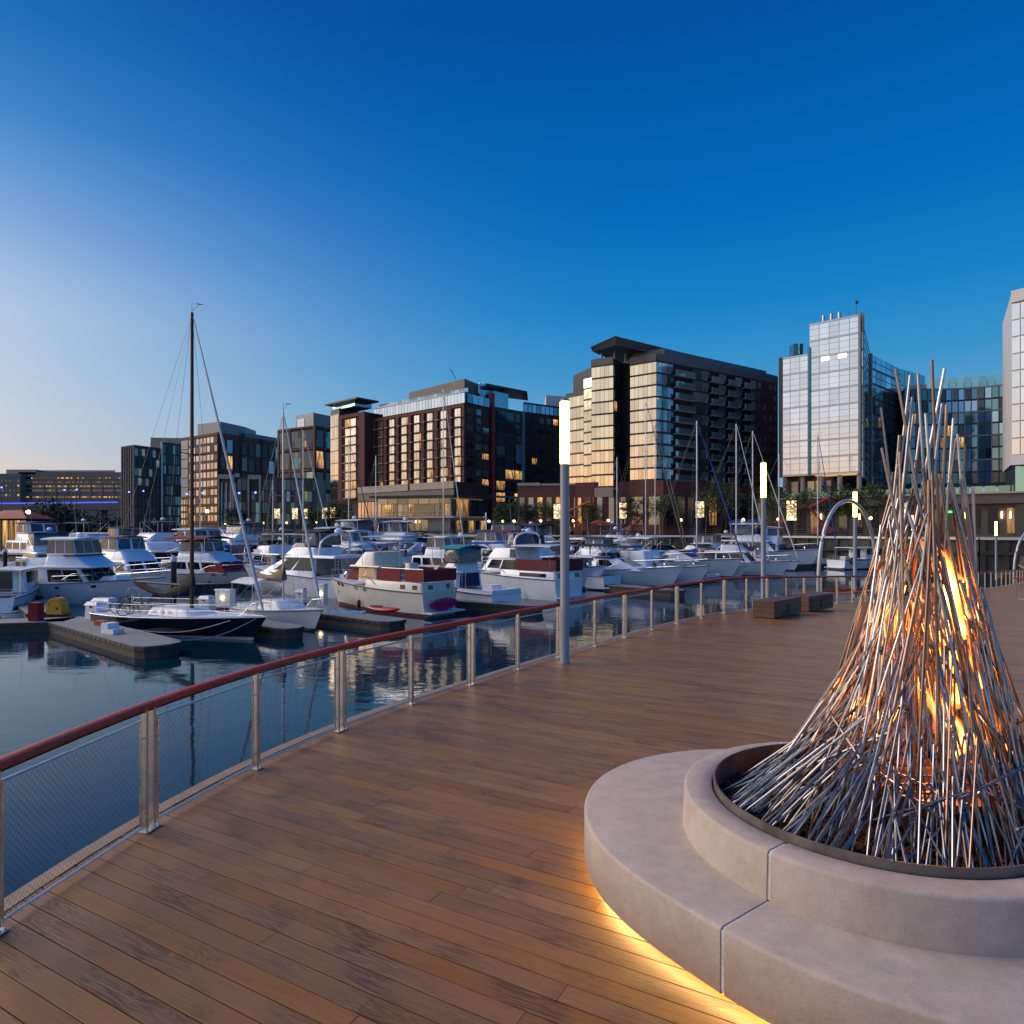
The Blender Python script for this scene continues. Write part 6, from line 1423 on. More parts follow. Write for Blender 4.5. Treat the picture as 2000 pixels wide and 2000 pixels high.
def express_teal():
    b = Boat('express_cruiser', 'white sport fishing boat with turquoise canopy and open stern, right of the trawler', 'boat', Vector((-.35, 46.6)), Vector((-7.6, 53.4)), B=3.3, fs=1.05, fb=1.7, rake=1.2, tr=.92)
    L = b.L
    b.cabin(-L * .12, L * .26, 1.35, 1.3, 2.4, 1.6, .05, .15, name='deckhouse', side=[(.1, .5, .35, .85)], back=[(.12, .88, .02, .92, C_NAVY)]); b.cabin(-L * .15, L * .10, 1.45, 2.4, 2.5, .1, 0, .02, name='house_brow')
    b.cabin(-L * .10, L * .06, 1.25, 2.5, 3.1, .5, .1, .1, name='flybridge'); mb = MB(); mb.frus(L * .0, L * .12, 1.2, 2.55, L * .0, L * .04, 1.1, 3.25); b.part('tan_cover', mb, C_TAN)
    o = b.canopy(-L * .16, L * .06, 1.4, 4.2, 2.5, C_TEAL, .10, True, .22, 'canopy', C_TEAL)
    b.cabin(-L * .13, L * .05, 1.22, 3.1, 4.2, .15, .05, .0, mat=VINYL, name='clear_screen')
    mb = MB(); mb.box((-L * .5, -1.4, 1.0), (-L * .46, 1.4, 1.35)); mb.box((-L * .5, -1.45, 1.0), (-L * .14, -1.25, 1.3)); mb.box((-L * .5, 1.25, 1.0), (-L * .14, 1.45, 1.3)); b.part('cockpit_coaming', mb, GEL)
    mb = MB(); mb.frus(-L * .44, -L * .2, 1.2, 1.02, -L * .44, -L * .2, 1.2, 1.05); b.part('cockpit_floor', mb, DECKW); b.swim(1.4, .8); b.bowrail(.45, .6); b.ladder(-L * .15, .9, 1.1, 2.5); b.antenna(-L * .05, -1, 4.2, 2.2)
    mb = MB(); mb.box((-L * .40, -.5, 1.05), (-L * .30, .5, 1.6)); b.part('fighting_seat', mb, GEL)
express_teal()
def burgundy():
    b = Boat('motor_yacht', 'white aft cabin yacht with burgundy awning and skirts, left of the nearest light column', 'yacht', Vector((4.5, 52.4)), Vector((-4.0, 60.4)), B=3.8, fs=1.65, fb=2.1, rake=1.2, tr=.92, stripe=BLK)
    L = b.L
    b.cabin(-L * .50, L * .02, 1.75, 1.6, 2.25, .1, .08, .08, name='aft_cabin', side=[(.15, .62, .28, .74)], back=[(.10, .28, .2, .8), (.72, .90, .2, .8)])
    for sx in (-1.70, 1.66):
        mb = MB(); mb.box((-L * .50, sx, 2.28), (-L * .14, sx + .04, 3.15)); b.part('canvas_screen', mb, C_BURG)
    mb = MB(); mb.box((-L * .505, -1.7, 2.28), (-L * .50, 1.7, 3.15)); b.part('canvas_screen', mb, C_BURG)
    b.cabin(-L * .16, L * .22, 1.6, 2.1, 3.15, .9, .05, .1, name='deckhouse', side=[(.06, .48, .15, .9), (.52, .85, .2, .88)], back=[(.1, .5, .05, .9)])
    b.cabin(-L * .14, L * .16, 1.55, 3.15, 4.0, .8, .3, .1, name='flybridge', side=[(.03, .22, .1, .9)]); b.canopy(-L * .46, -L * .10, 1.75, 4.25, 2.3, GEL, .08, True, .1, 'hardtop')
    b.arch(-L * .12, 1.6, 4.0, 5.35, -.2); b.canopy(-L * .05, L * .14, 1.4, 5.35, 4.0, C_BURG, .07, True, .15); b.cabin(-L * .11, -L * .01, 1.3, 4.1, 5.2, .3, .3, .1, mat=VINYL, name='clear_screen'); b.dome(-L * .13, 5.3)
    b.bowrail(.45, .65); b.ladder(-L * .51, .4, .5, 2.2); b.fender(.3, 1); b.swim(1.7, .5); b.antenna(-L * .1, 1, 5.2, 2)
burgundy()
rb = random.Random(9); rbb = random.Random(31)
def cruiser(stern, bow, label, B=3.5, sty=0, cv=None, cv2=None, fs=1.2, fb=1.8, group=None, name='cabin_cruiser', simple=False, hullm=None):
    b = Boat(name, label, 'boat', stern, bow, B=B, fs=fs, fb=fb, rake=1.1, tr=.9, group=group, hullm=hullm, boot=rbb.choice((NAVY, C_BLUE, C_BURG, BLK, NAVY)), stripe=rbb.choice((BLK, NAVY, CHROME, WOODB))); L = b.L; w = B * .42
    if sty == 0:      # express with arch
        b.cabin(-L * .12, L * .30, w, fs + .1, fs + 1.15, 2.4, .1, .2, name='deckhouse', side=[(.12, .52, .35, .85)], front=[(.1, .9, .35, .9)]); b.arch(-L * .14, w + .1, fs, fs + 2.3, -.5)
        b.cabin(-L * .10, L * .06, w - .1, fs + 1.15, fs + 1.6, .6, 0, .1, mat=BGLASS, name='windscreen')
        if cv: b.canopy(-L * .26, L * .0, w, fs + 2.25, fs + .6, cv, .06)
        if cv2: b.cabin(-L * .44, -L * .14, w, fs + .05, fs + 1.9, .1, .4, .1, mat=cv2, name='cockpit_cover')
    elif sty == 1:    # flybridge
        b.cabin(-L * .22, L * .22, w, fs + .1, fs + 1.35, 1.1, .05, .12, name='deckhouse', side=[(.06, .46, .25, .88), (.5, .86, .25, .88)], front=[(.06, .48, .2, .9), (.52, .94, .2, .9)], back=[(.1, .6, .05, .9)])
        b.cabin(-L * .34, L * .16, w + .08, fs + 1.35, fs + 1.47, .3, 0, .04, name='house_brow'); b.cabin(-L * .16, L * .12, w - .1, fs + 1.47, fs + 2.15, .8, .1, .1, name='flybridge')
        if cv: b.canopy(-L * .22, L * .04, w, fs + 3.3, fs + 1.5, cv, .06)
        if cv2: b.cabin(-L * .18, L * .02, w - .08, fs + 2.15, fs + 3.25, .2, .05, .05, mat=cv2, name='clear_screen')
        b.dome(-L * .12, fs + (3.5 if cv else 2.2), .25)
    elif sty == 2:    # sedan / lobster boat
        b.cabin(-L * .14, L * .16, w, fs + .1, fs + 1.7, .5, 0, .1, name='deckhouse', side=[(.08, .34, .4, .88), (.38, .64, .4, .88), (.68, .92, .4, .86)], front=[(.06, .34, .4, .9), (.37, .63, .4, .9), (.66, .94, .4, .9)], back=[(.3, .7, .05, .9)])
        b.cabin(L * .14, L * .36, w * .8, fs + .25, fs + .8, .8, 0, .15, name='trunk_cabin', side=[(.15, .3, .3, .8), (.45, .6, .3, .8)]); b.canopy(-L * .36, L * .15, w + .12, fs + 1.72, fs + .1, cv or GEL, .08, True, .08, 'hardtop')
    elif sty == 3:    # enclosed cruiser with high house
        b.cabin(-L * .40, L * .24, w, fs + .1, fs + 1.3, .9, .1, .1, name='deckhouse', side=[(.05, .22, .3, .85), (.26, .44, .3, .85), (.48, .66, .3, .85), (.7, .9, .3, .85)], front=[(.08, .46, .25, .9), (.54, .92, .25, .9)], back=[(.2, .8, .2, .85)])
        b.cabin(-L * .24, L * .14, w - .15, fs + 1.3, fs + 2.0, .8, .1, .1, name='flybridge'); b.cabin(-L * .22, L * .02, w - .2, fs + 2.0, fs + 3.1, .3, .1, .08, name='flybridge_enclosure', side=[(.06, .46, .12, .88, VINYL), (.54, .94, .12, .88, VINYL)], front=[(.06, .46, .12, .88, VINYL), (.54, .94, .12, .88, VINYL)], back=[(.1, .9, .1, .9, VINYL)])
        b.canopy(-L * .25, L * .02, w - .1, fs + 3.1, fs, cv or GEL, .08, False)
    b.bowrail(.5, .6, 6)
    if not simple or rb.random() < .5:
        b.fender(.35, rb.choice((1, -1)), rb.choice((BLK, C_WHITE, C_NAVY))); b.fender(.6, rb.choice((1, -1)), rb.choice((BLK, C_WHITE)))
    zf = b.tz(L * .36); mb = MB(); rnd_cabin(mb, L * .33, L * .38, .28, zf - .02, L * .335, L * .375, .25, zf + .06); b.part('deck_hatch', mb, BGLASS, True)
    mb = MB(); mb.lathe([(.10, 0), (.12, .12), (.07, .22)], (L * .45, 0, b.tz(L * .45)), 8); b.part('windlass', mb, CHROME, True)
    b.rail([(-L * .48, w * .95, fs), (-L * .48, -w * .95, fs)], .55, name='stern_rail'); b.swim(None, .55)
    mb = MB(); mb.box((-L * .46, -w * .8, fs - .01), (-L * .30, w * .8, fs + .03)); b.part('cockpit_mat', mb, WOODB)
    if rb.random() < .6: b.antenna(-L * .02, -w * .6, fs + 1.3, rb.uniform(2.5, 4.2))
    if rb.random() < .5: mb = MB(); mb.box((-L * .38, -.45, fs), (-L * .30, .45, fs + .5)); b.part('seat', mb, C_WHITE)
    if not simple: b.ports((.62, .70), 0, .62, (.4, .08)); b.antenna(-L * .05, w * .6, fs + 1.6, 2.6)
    return b
U = Vector((-.76, .65))   # how the boats with bows away lie
def moor(spx, spy, L, d=U):
    s = at(spx, spy, WATER); s = Vector((s.x, s.y)); return s, s + d.normalized() * L
s, e = moor(1196, 1152, 8.6); cruiser(s, e, 'white cruiser showing its open stern just right of the nearest light column', 3.4, 2, None, None, 1.3, 1.8)
s, e = moor(1292, 1143, 11.0); cruiser(s, e, 'large white express yacht with black canopy under the row of masts', 4.0, 0, C_BLACK, GEL, 1.5, 2.1, name='motor_yacht')
s, e = moor(945, 1128, 10); cruiser(s, e, 'white convertible yacht with a smooth raked house behind the turquoise canopy', 3.8, 1, GEL, None, 1.4, 2.0)
s, e = moor(800, 1128, 11); cruiser(s, e, 'white yacht with royal blue sun canopy behind the cream trawler', 3.8, 0, C_BLUE, None, 1.4, 2.0)
s, e = moor(1010, 1112, 9); cruiser(s, e, 'small white cruiser with navy cockpit cover behind the burgundy awning', 3.2, 0, C_NAVY, C_NAVY, 1.2, 1.7)
# bows to the right, left part of the marina
V = Vector((.86, -.5))
s, e = moor(318, 1142, 13, Vector((.93, -.36))); b = cruiser(s, e, 'white trawler with red awning and red window cover behind the black mast', 3.9, 3, C_BURG, None, 1.3, 1.9, name='trawler_yacht', hullm=GELW)
mb = MB(); mb.frus(b.L * .05, b.L * .247, 1.66, 1.5, b.L * .05, b.L * .19, 1.56, 2.4); b.part('window_cover', mb, C_RED); b.canopy(-b.L * .34, b.L * .06, 1.7, 4.7, 3.3, C_RED, .08, True, .25, 'awning')
s, e = moor(-25, 1203, 8.5, Vector((-.4, 1))); b = cruiser(s, e, 'stern of a white cruiser cut off by the left edge, beside the red bin', 3.2, 2, None, None, 1.1, 1.6)
s, e = moor(-60, 1120, 13, Vector((1, -.12))); b = cruiser(s, e, 'old houseboat with flat white roof and brown sides at the left edge', 4.2, 2, None, None, .9, 1.1, name='houseboat', hullm=WOODB)
mb = MB(); mb.box((-b.L * .42, -1.7, 1.0), (b.L * .36, 1.7, 2.5)); b.part('house', mb, pm('brown_boards', (.07, .035, .025), .7, var=.3, nscale=3)); mb = MB(); mb.box((-b.L * .47, -2.0, 2.5), (b.L * .42, 2.0, 2.7)); b.part('flat_roof', mb, GEL)
s, e = moor(255, 1108, 10, Vector((.35, -1))); cruiser(s, e, 'white cruiser lying bow on between the big yacht and the red awning', 3.6, 3, None, None, 1.4, 2.0)
s, e = moor(545, 1090, 11, Vector((-.95, -.1))); cruiser(s, e, 'white express cruiser pointing left behind the sleek flybridge yacht', 3.6, 1, None, VINYL, 1.5, 2.1)
s, e = moor(702, 1076, 11, Vector((-.8, .5))); cruiser(s, e, 'white cruiser with its radar arch showing above the sleek flybridge yacht', 3.6, 0, C_NAVY, None, 1.4, 2.0)
# rows behind
WORDS = ORD
back = [(205, 1136, 1, 1.15), (300, 1128, 3, 1.2), (420, 1130, 0, 1.2), (468, 1126, 1, 1.25), (596, 1122, 3, 1.2), (655, 1126, 1, 1.2), (745, 1120, 2, 1.2), (868, 1122, 3, 1.15), (1035, 1124, 0, 1.2), (1100, 1126, 1, 1.15), (1165, 1122, 0, 1.2), (1400, 1116, 3, 1.1)]
for i, (px, py, sty, k) in enumerate(back):
    s, e = moor(px + 40, py, rb.uniform(10.5, 12.5), rb.choice((U, U, V)))
    b = cruiser(s, e, '%s white cruiser from the left in the back row of moorings' % WORDS[i], rb.uniform(3.6, 4.2), sty, rb.choice((None, C_NAVY, C_BLUE, GEL, C_BLACK, GEL)), rb.choice((None, VINYL, C_NAVY, None)), rb.uniform(1.3, 1.6), rb.uniform(1.9, 2.3), 'white cruisers in the back row', simple=True); b.o.scale = (k, k, k)
mid = [(165, 1150, 3, 1.1), (560, 1140, 1, 1.15), (705, 1146, 0, 1.05), (925, 1142, 1, 1.1), (1075, 1140, 0, 1.1), (1255, 1126, 0, 1.1), (1330, 1122, 1, 1.05), (1205, 1134, 3, 1.0), (620, 1132, 0, 1.1), (1390, 1118, 0, 1.0), (865, 1136, 0, 1.1), (90, 1140, 1, 1.1), (245, 1144, 0, 1.05), (778, 1138, 3, 1.05), (1000, 1140, 2, 1.05), (1150, 1136, 1, 1.0)]
for i, (px, py, sty, k) in enumerate(sorted(mid)):
    s, e = moor(px + 30, py, rb.uniform(9.5, 11), rb.choice((U, U, V)))
    b = cruiser(s, e, '%s white cruiser from the left in the middle row of moorings' % WORDS[i], rb.uniform(3.4, 3.8), sty, rb.choice((C_NAVY, C_BLUE, C_BLACK, GEL, C_TAN)), rb.choice((None, VINYL, C_NAVY)), rb.uniform(1.2, 1.5), rb.uniform(1.8, 2.1), 'white cruisers in the middle row', simple=True); b.o.scale = (k, k, k)
far = [(15, 1108, 3), (92, 1106, 1), (140, 1110, 2), (238, 1106, 3), (330, 1104, 1), (385, 1106, 0), (445, 1104, 3), (505, 1106, 1), (560, 1104, 0), (625, 1104, 1), (690, 1102, 3), (790, 1104, 1), (838, 1103, 0), (905, 1105, 3), (965, 1104, 1), (1010, 1102, 0), (1060, 1104, 3), (1125, 1104, 1), (1370, 1104, 1), (1480, 1103, 3)]
for i, (px, py, sty) in enumerate(far):
    s, e = moor(px + 30, py, rb.uniform(10, 13), rb.choice((U, V, Vector((1, -.2)), Vector((-.5, -.8)))))
    k = rb.uniform(1.25, 1.45); b = cruiser(s, e, '%s white cruiser from the left in the farthest row by the shore' % WORDS[i], rb.uniform(3.6, 4.2), sty, rb.choice((C_BLACK, C_NAVY, GEL, C_BLUE, C_WHITE, C_NAVY)), rb.choice((None, VINYL, VINYL)), 1.5, 2.1, 'white cruisers in the farthest row', simple=True); b.o.scale = (k, k, k)
# ---------------------------------------------------------------- sailboats on the right and scattered masts
SPAR = pm('silver_spar', (.55, .57, .60), .35, .6)
def sloop(bow, mast_px, top_py, label, L=10.5, cover=None, furl=None, group='white sailing boats with silver masts', d=Vector((.80, -.60)), boom=3.8, wheel=True):
    d = d.normalized(); bow = Vector((bow.x, bow.y)); st = bow - d * L
    b = Boat('sailing_yacht', label, 'sailboat', st, bow, B=3.2, fs=1.05, fb=1.4, rake=.7, tr=.75, full=2.0, group=group, boot=rb.choice((NAVY, C_BLUE, None)))
    # mast position along the hull that matches its bearing
    k = (mast_px - 1000) / F; c = Vector((b.loc.x, b.loc.y)); den = d.x - k * d.y; xm = (k * c.y - c.x) / den if abs(den) > 1e-6 else L * .1
    xm = max(-L * .28, min(L * .30, xm)); Y = c.y + d.y * xm; h = zt(top_py, Y) - WATER
    b.cabin(-L * .14, L * .26, 1.0, 1.1, 1.55, 1.0, .1, .25, mat=DECKW, name='coachroof', side=[(.1, .24, .3, .8), (.32, .46, .3, .8), (.54, .66, .3, .8)])
    mb = MB(); mb.box((-L * .44, -.85, 1.05), (-L * .15, .85, 1.28)); b.part('cockpit_coaming', mb, GEL)
    b.rig(xm, h, SPAR, .095, boom, cover, (.38, .68) if h > 15 else (.52,), furl, 1.5, True); b.lifelines(.58, 6)
    if wheel: b.canopy(-L * .24, -L * .10, .95, 2.5, 1.3, rb.choice((C_NAVY, C_BLUE, C_WHITE)), .04, True, .3, 'spray_hood')
    return b
sloop(W3(1446, 1129), 1361, 822, 'sailboat with a royal blue boom cover and blue furled jib, right of the express yacht', 12, C_BLUE, C_BLUE)
sloop(W3(1496, 1122), 1438, 828, 'white sailboat with navy boom cover between the blue covered one and the swing arch', 11, C_NAVY, C_WHITE)
sloop(W3(1551, 1115), 1470, 842, 'white sailboat whose bow points at the foot of the swing arch', 12, C_NAVY, C_WHITE)
sloop(W3(1630, 1108), 1597, 850, 'sailboat with a navy sail cover and blue furled jib, seen through the swing arch', 10, C_NAVY, C_BLUE)
sloop(W3(1545, 1104), 1536.5, 887, 'small sailboat in the back with a short silver mast, left of the swing arch', 9, C_NAVY, None)
sloop(W3(1335, 1114), 1261, 783, 'sailboat carrying the tallest silver mast, behind the express yacht', 13, C_BLUE, C_TAN)
sloop(W3(1340, 1106), 1279.5, 827, 'sailboat whose mast stands close right of the tallest silver mast', 11, None, C_TAN)
sloop(W3(1240, 1108), 1205, 893, 'sailboat with a short mast and black furled jib in front of the red brick base', 9, None, C_BLACK)
sloop(W3(905, 1112), 866, 760, 'sailboat whose tall mast stands before the brick hotel', 13, None, C_WHITE)
sloop(W3(765, 1106), 734, 890, 'sailboat with a short mast before the glass pavilion', 9, None, None)
sloop(W3(735, 1108), 681, 858, 'sailboat with a thin mast at the left end of the brick hotel', 10, None, C_NAVY)
sloop(W3(650, 1112), 592, 840, 'sailboat whose white mast stands just right of the small sailboat mast', 10, None, C_WHITE)
sloop(W3(430, 1112), 391, 860, 'sailboat with a pale mast close behind the black mast', 10, None, None)
sloop(W3(560, 1104), 533, 938, 'sailboat with a low mast in front of the low glass hall', 8, None, None)
# power boat under the arch
s, e = moor(1632, 1112, 11, Vector((.9, .35))); b = cruiser(s, e, 'white and blue cabin cruiser with a tyre fender, seen through the swing arch', 3.6, 2, None, None, 1.3, 1.7)
mb = MB(); mb.tube([(-b.L * .47, -1.75 + .0 * t, .9 + .0) if False else (-b.L * .40 + .38 * math.cos(t), -1.85, 1.25 + .38 * math.sin(t)) for t in [k * math.pi / 8 for k in range(17)]], .13, 8, False); b.part('tyre_fender', mb, BLK, True)
mb = MB(); mb.box((-b.L * .45, -1.72, 1.32), (b.L * .3, -1.70, 1.42)); b.part('blue_stripe', mb, C_BLUE)
def tender(stern, bow, label, col):
    d = Vector((bow.x - stern.x, bow.y - stern.y)); L = d.length; c = (Vector((stern.x, stern.y)) + Vector((bow.x, bow.y))) / 2
    T = Thing('inflatable_tender', label, 'dinghy', (c.x, c.y, WATER), math.atan2(d.y, d.x)); w = .72
    P = [(-L / 2, -w, .3), (L * .2, -w, .32), (L * .42, -w * .6, .4), (L * .5, 0, .48), (L * .42, w * .6, .4), (L * .2, w, .32), (-L / 2, w, .3)]
    mb = MB(); mb.tube(catmull(P, 5), .24, 10); T.part('tube', mb, col, True); mb = MB(); mb.prism([(-L * .42, -w), (L * .2, -w), (L * .4, 0), (L * .2, w), (-L * .42, w)], .05, .22); T.part('floor', mb, DECKW)
    mb = MB(); mb.box((-L * .52, -.2, .3), (-L * .40, .2, .95)); mb.tube([(-L * .5, 0, .4), (-L * .54, 0, -.3)], .07, 6); T.part('outboard', mb, BLK); mb = MB(); mb.box((-L * .12, -.35, .2), (L * .08, .35, .8)); T.part('console', mb, BLK)
    return T
tender(W3(1330, 1140), W3(1402, 1132), 'grey inflatable tender with black engine in front of the blue covered sailboat', pm('hypalon_grey', (.30, .32, .35), .6))
tender(W3(1360, 1124), W3(1330, 1120), 'second dark tender with black outboards behind the grey one', pm('hypalon_dark', (.05, .05, .06), .6))

# ================================================================== DOCKS AND SMALL THINGS
DZ = -2.45
FLOAT = pm('dock_float', (.075, .065, .055), .85, var=.3, nscale=1.5); DTOP = pm('dock_top', (.20, .205, .21), .7, var=.16, nscale=1.2); DEDGE = pm('dock_edge', (.035, .04, .05), .6)
def dock(name, a, b, w, label, tip=True, planks=True):
    a, b = Vector((a.x, a.y)), Vector((b.x, b.y)); d = (b - a).normalized(); L = (b - a).length
    T = Thing('floating_dock', label, 'dock', (a.x, a.y, WATER), math.atan2(d.y, d.x), group='floating docks of the marina')
    tipp = [(L - .7, -w / 2), (L - .2, -w / 2 + .22), (L, -w / 2 + .7), (L, w / 2 - .7), (L - .2, w / 2 - .22), (L - .7, w / 2)] if tip else [(L, -w / 2), (L, w / 2)]
    poly = [(0, -w / 2)] + tipp + [(0, w / 2)]
    top = DZ - WATER
    sh = lambda k: [(x - (k if x > .1 else 0), y - math.copysign(k, y)) for x, y in poly]
    mb = MB(); mb.prism(sh(.06), -.2, top - .2); T.part('float', mb, FLOAT); mb = MB(); mb.prism(poly, top - .2, top - .04); T.part('fender_board', mb, DEDGE); mb = MB(); mb.prism(sh(.03), top - .04, top); T.part('top', mb, DTOP)
    bd = MB(); k = .5
    while k < L - 1: bd.box((k, -w / 2 - .015, top - .19), (k + .09, -w / 2, top - .06)); bd.box((k, w / 2, top - .19), (k + .09, w / 2 + .015, top - .06)); k += .6
    T.part('bolts', bd, BLK, kind='stuff')
    return T
A = at(120, 1207, DZ); B = at(322, 1259, DZ); dock('d', A, B, 2.0, 'grey floating dock finger beside the black hulled yacht')
A = at(-40, 1214, DZ); B = at(140, 1209, DZ); dock('d', A, B, 2.0, 'dock walkway with the red bin at the left edge', False)
A = at(95, 1195, DZ); B = at(60, 1172, DZ); dock('d', A, B, 2.2, 'dock walkway under the yellow locker', False)
A = at(440, 1205, DZ); B = at(582, 1226, DZ); dock('d', A, B, 1.5, 'short dock finger below the small white sailboat')
A = at(520, 1180, DZ); B = at(782, 1212, DZ); dock('d', A, B, 1.7, 'dock finger with the red kayak beside the trawler')
A = at(800, 1165, DZ); B = at(1060, 1182, DZ); dock('d', A, B, 1.5, 'dock finger between the turquoise canopy boat and the burgundy yacht')
A = at(1180, 1140, DZ); B = at(1335, 1153, DZ); dock('d', A, B, 1.6, 'dock finger below the express yacht stern')
A = at(120, 1148, DZ); B = at(1600, 1100, DZ); dock('d', A, B, 2.6, 'long main dock walkway running behind the boats', False)
PILE = pm('pile_dark', (.022, .022, .024), .6, var=.2); CAPW = pm('pile_cap', (.68, .69, .70), .5)
PL = [(10, 1128, 1070, 'left edge'), (277, 1112, 1050, 'bow-on cruiser'), (339, 1172, 1084, 'black mast'), (504, 1110, 1045, 'express cruiser pointing left'), (792, 1120, 1062, 'royal blue canopy'), (827, 1118, 1060, 'cream trawler bimini'), (965, 1104, 1042, 'turquoise canopy'), (233, 1085, 1030, 'big white yacht'), (1118, 1130, 1066, 'nearest light column'), (735, 1105, 1052, 'glass pavilion')]
for i, (px, py, pt, w) in enumerate(PL):
    p = at(px, py, WATER); zz = zt(pt, p.y); T = Thing('mooring_pile', 'dark mooring pile with white cone cap by the %s' % w, 'pile', (p.x, p.y, WATER), group='mooring piles with white caps')
    mb = MB(); mb.lathe([(.21, -.5), (.21, zz - WATER - .4)], (0, 0, 0), 12); T.part('pile', mb, PILE, True); mb = MB(); mb.lathe([(.25, zz - WATER - .5), (.25, zz - WATER - .3), (.02, zz - WATER)], (0, 0, 0), 12); T.part('cap', mb, CAPW, True)
def dock_box(px, py, w, h, d, label, name='dock_box'):
    p = at(px, py, DZ); T = Thing(name, label, 'locker', (p.x, p.y, DZ), -.3, group='white dock lockers'); mb = MB(); mb.frus(-w / 2, w / 2, d / 2, .005, -w / 2 + .03, w / 2 - .03, d / 2 - .03, h * .8); T.part('body', mb, GEL)
    mb = MB(); mb.frus(-w / 2 - .03, w / 2 + .03, d / 2 + .03, h * .8, -w / 2 + .08, w / 2 - .08, d / 2 - .08, h); T.part('lid', mb, GEL); mb = MB(); mb.box((-.06, -d / 2 - .02, h * .66), (.06, -d / 2 + .02, h * .76)); T.part('latch', mb, BLK)
dock_box(186, 1209, .85, .98, .6, 'white dock locker right of the yellow one'); dock_box(205, 1197, 1.3, .9, .7, 'wide white dock locker behind the stern of the black hulled yacht')
dock_box(404, 1190, .8, .85, .6, 'white dock locker right of the black mast'); dock_box(588, 1177, .65, .9, .5, 'white dock locker behind the small sailboat')
def pedestal(px, py, h, label, w=.9):
    p = at(px, py, DZ); T = Thing('power_pedestal', label, 'pedestal', (p.x, p.y, DZ), -.3, group='lit dock power pedestals'); mb = MB(); mb.box((-w / 2, -.25, .005), (w / 2, .25, h)); T.part('body', mb, GEL); mb = MB(); mb.frus(-w / 2 - .05, w / 2 + .05, .3, h, -w / 2 - .02, w / 2 + .02, .26, h + .07); T.part('lid', mb, GEL)
    mb = MB(); mb.ball((0, -.30, h * .58), .10, 8, 6); T.part('light', mb, pm('pedestal_light', (.9, .8, .4), .5, emit=(1, .72, .2), estr=14), True)
pedestal(440, 1186, 1.1, 'white power cabinet with a yellow light by the small sailboat stern', 1.15); pedestal(631, 1182, 1.35, 'slim power pedestal with a yellow light at the trawler bow', .4)
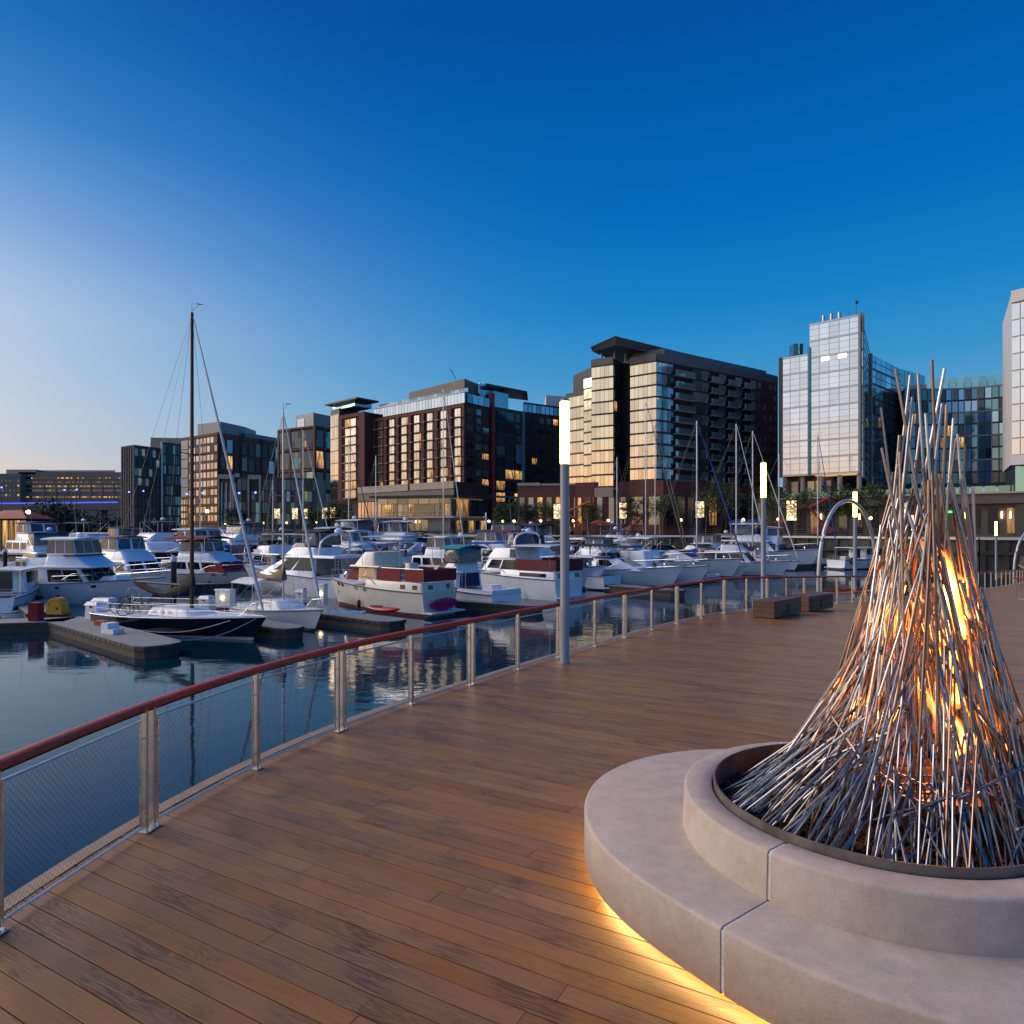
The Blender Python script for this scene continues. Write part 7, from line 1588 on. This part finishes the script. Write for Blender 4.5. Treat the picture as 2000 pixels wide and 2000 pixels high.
def small_things():
    p = at(112.5, 1199, DZ); T = Thing('yellow_locker', 'yellow domed hose locker on the dock', 'locker', (p.x, p.y, DZ), -.1); n = 10; r = .48
    pr = [(-r, .005), (r, .005), (r, .5)] + [(r * math.cos(math.pi * k / n), .5 + r * math.sin(math.pi * k / n)) for k in range(1, n)] + [(-r, .5)]
    mb = MB(); mb.loft([[(x, -.3, z) for x, z in pr], [(x, .3, z) for x, z in pr]], True, True); T.part('body', mb, pm('yellow_plastic', (.55, .30, .02), .45, var=.08)); mb = MB(); mb.box((.12, -.312, .28), (.28, -.302, .42)); T.part('sticker', mb, C_RED)
    mb = MB(); mb.tube([(-.36, -.305, .5)] + [(-.36 * math.cos(math.pi * k / 8), -.305, .5 + .36 * math.sin(math.pi * k / 8)) for k in range(9)], .015, 4); T.part('rim', mb, pm('yellow_dark', (.30, .15, .01), .5))
    p = at(70.5, 1212, DZ); T = Thing('red_bin', 'tall dark red bin on the dock at the left', 'bin', (p.x, p.y, DZ)); mb = MB(); mb.box((-.26, -.26, .005), (.26, .26, .93)); T.part('body', mb, C_RED); mb = MB(); mb.box((-.28, -.28, .93), (.28, .28, .99)); T.part('lid', mb, C_RED)
    p = at(200, 1221, DZ); T = Thing('red_crate', 'flat red crate on the dock finger', 'crate', (p.x, p.y, DZ), -.4); mb = MB(); mb.box((-.36, -.2, .005), (.36, .2, .18)); T.part('body', mb, pm('red_plastic', (.30, .04, .03), .5)); mb = MB(); mb.box((-.38, -.22, .18), (.38, .22, .23)); T.part('lid', mb, pm('red_plastic_lid', (.34, .06, .05), .5))
    p = at(220, 1237, DZ); T = Thing('boarding_step', 'white plastic boarding steps near the dock tip', 'steps', (p.x, p.y, DZ), -.45)
    mb = MB(); mb.box((-.45, -.28, .005), (.45, .28, .24)); T.part('lower_step', mb, GEL); mb = MB(); mb.box((-.45, -.28, .24), (.05, .28, .50)); T.part('upper_step', mb, GEL)
    red = pm('kayak_red', (.50, .02, .02), .35, var=.05); pink = pm('board_pink', (.40, .006, .10), .4, var=.05)
    def kayak(c, L, w, h, ang, m, name, label, up=None):
        T = Thing(name, label, 'kayak' if 'kayak' in name else 'paddle board', c, ang); rings = []
        for k in range(15):
            t = k / 14; s_ = math.sin(math.pi * t) ** .6 + .02; zc = .10 * (2 * t - 1) ** 2 * (h / .3); rings.append([(-L / 2 + L * t, w / 2 * s_ * math.cos(a), h / 2 + zc + h / 2 * s_ * math.sin(a)) for a in [2 * math.pi * j / 10 for j in range(10)]])
        mb = MB(); mb.loft(rings, True, True); T.part('shell', mb, m, True)
        if up: T.o.rotation_euler = up
        elif name == 'kayak':
            rg = [(-.55 + .45 * math.cos(a) , .2 * math.sin(a), h + .03) for a in [2 * math.pi * j / 12 for j in range(13)]]; mb = MB(); mb.tube(rg, .025, 5, False); T.part('cockpit_rim', mb, BLK, True)
        return T
    p = at(750, 1197, DZ); kayak((p.x, p.y, DZ + .01), 2.4, .62, .34, -.45, red, 'kayak', 'red kayak lying on the dock finger beside the trawler')
    # board standing on edge against the trawler's transom
    a = TRAWL.o.rotation_euler[2]; c = TRAWL.loc + Vector((-(TRAWL.L / 2 + .45) * math.cos(a), -(TRAWL.L / 2 + .45) * math.sin(a), .30)); T = kayak((c.x + .0, c.y + .0, c.z), 2.7, .85, .14, 0, pink, 'paddle_board', 'bright pink paddle board against the stern of the trawler', (R(78), 0, a + math.pi / 2)); T.o.location.z = WATER + .72
    # covered dinghy
    A, B = W3(634, 1211), W3(715, 1217); d = Vector((B.x - A.x, B.y - A.y)); L = d.length; c = (A + B) / 2
    b = Boat('covered_dinghy', 'low dinghy under a light blue tarpaulin beside the kayak dock', 'dinghy', A, B, B=1.3, fs=.42, fb=.5, rake=.2, hullm=pm('dinghy_brown', (.10, .06, .04), .6), full=2.6)
    mb = MB(); n = 14; rg = random.Random(2); rings = []
    for i in range(n + 1):
        t = i / n; w = b.hb(t) * 1.06; z = b.sh(t); rings.append([(-b.L / 2 + b.L * t, w * k, z - .06 + (.24 + .08 * rg.uniform(-1, 1)) * (1 - abs(k) ** 1.6) + .02) for k in (-1, -.75, -.5, -.25, 0, .25, .5, .75, 1)])
    mb.loft(rings, False, False); b.part('tarpaulin', mb, pm('tarp_blue', (.06, .26, .50), .5, var=.3, nscale=3), True, ang=20)
    # mooring lines of the black yacht
    T = Thing('mooring_lines', 'two pale mooring ropes from the black hulled yacht', 'rope', (SLOOP.loc.x, SLOOP.loc.y, WATER)); rm = pm('rope_pale', (.45, .46, .48), .7)
    for (x0, y0) , (x1, y1) in (((500, 1208), (333, 1250)), ((450, 1212), (255, 1228))):
        A = atd(x0, y0, 31.5); B = atd(x1, y1, 29.6 if x1 > 300 else 32); pts = [A.lerp(B, k / 10) - Vector((0, 0, .35 * math.sin(math.pi * k / 10))) for k in range(11)]; mb = MB(); mb.tube(pts, .014, 4); T.wpart('rope', mb, rm)
    # dinghy at left edge
    b = Boat('rowing_dinghy', 'small white dinghy tucked under the cruiser stern at the left', 'dinghy', W3(10, 1206), W3(52, 1206), B=.9, fs=.35, fb=.5, rake=.2)
small_things()
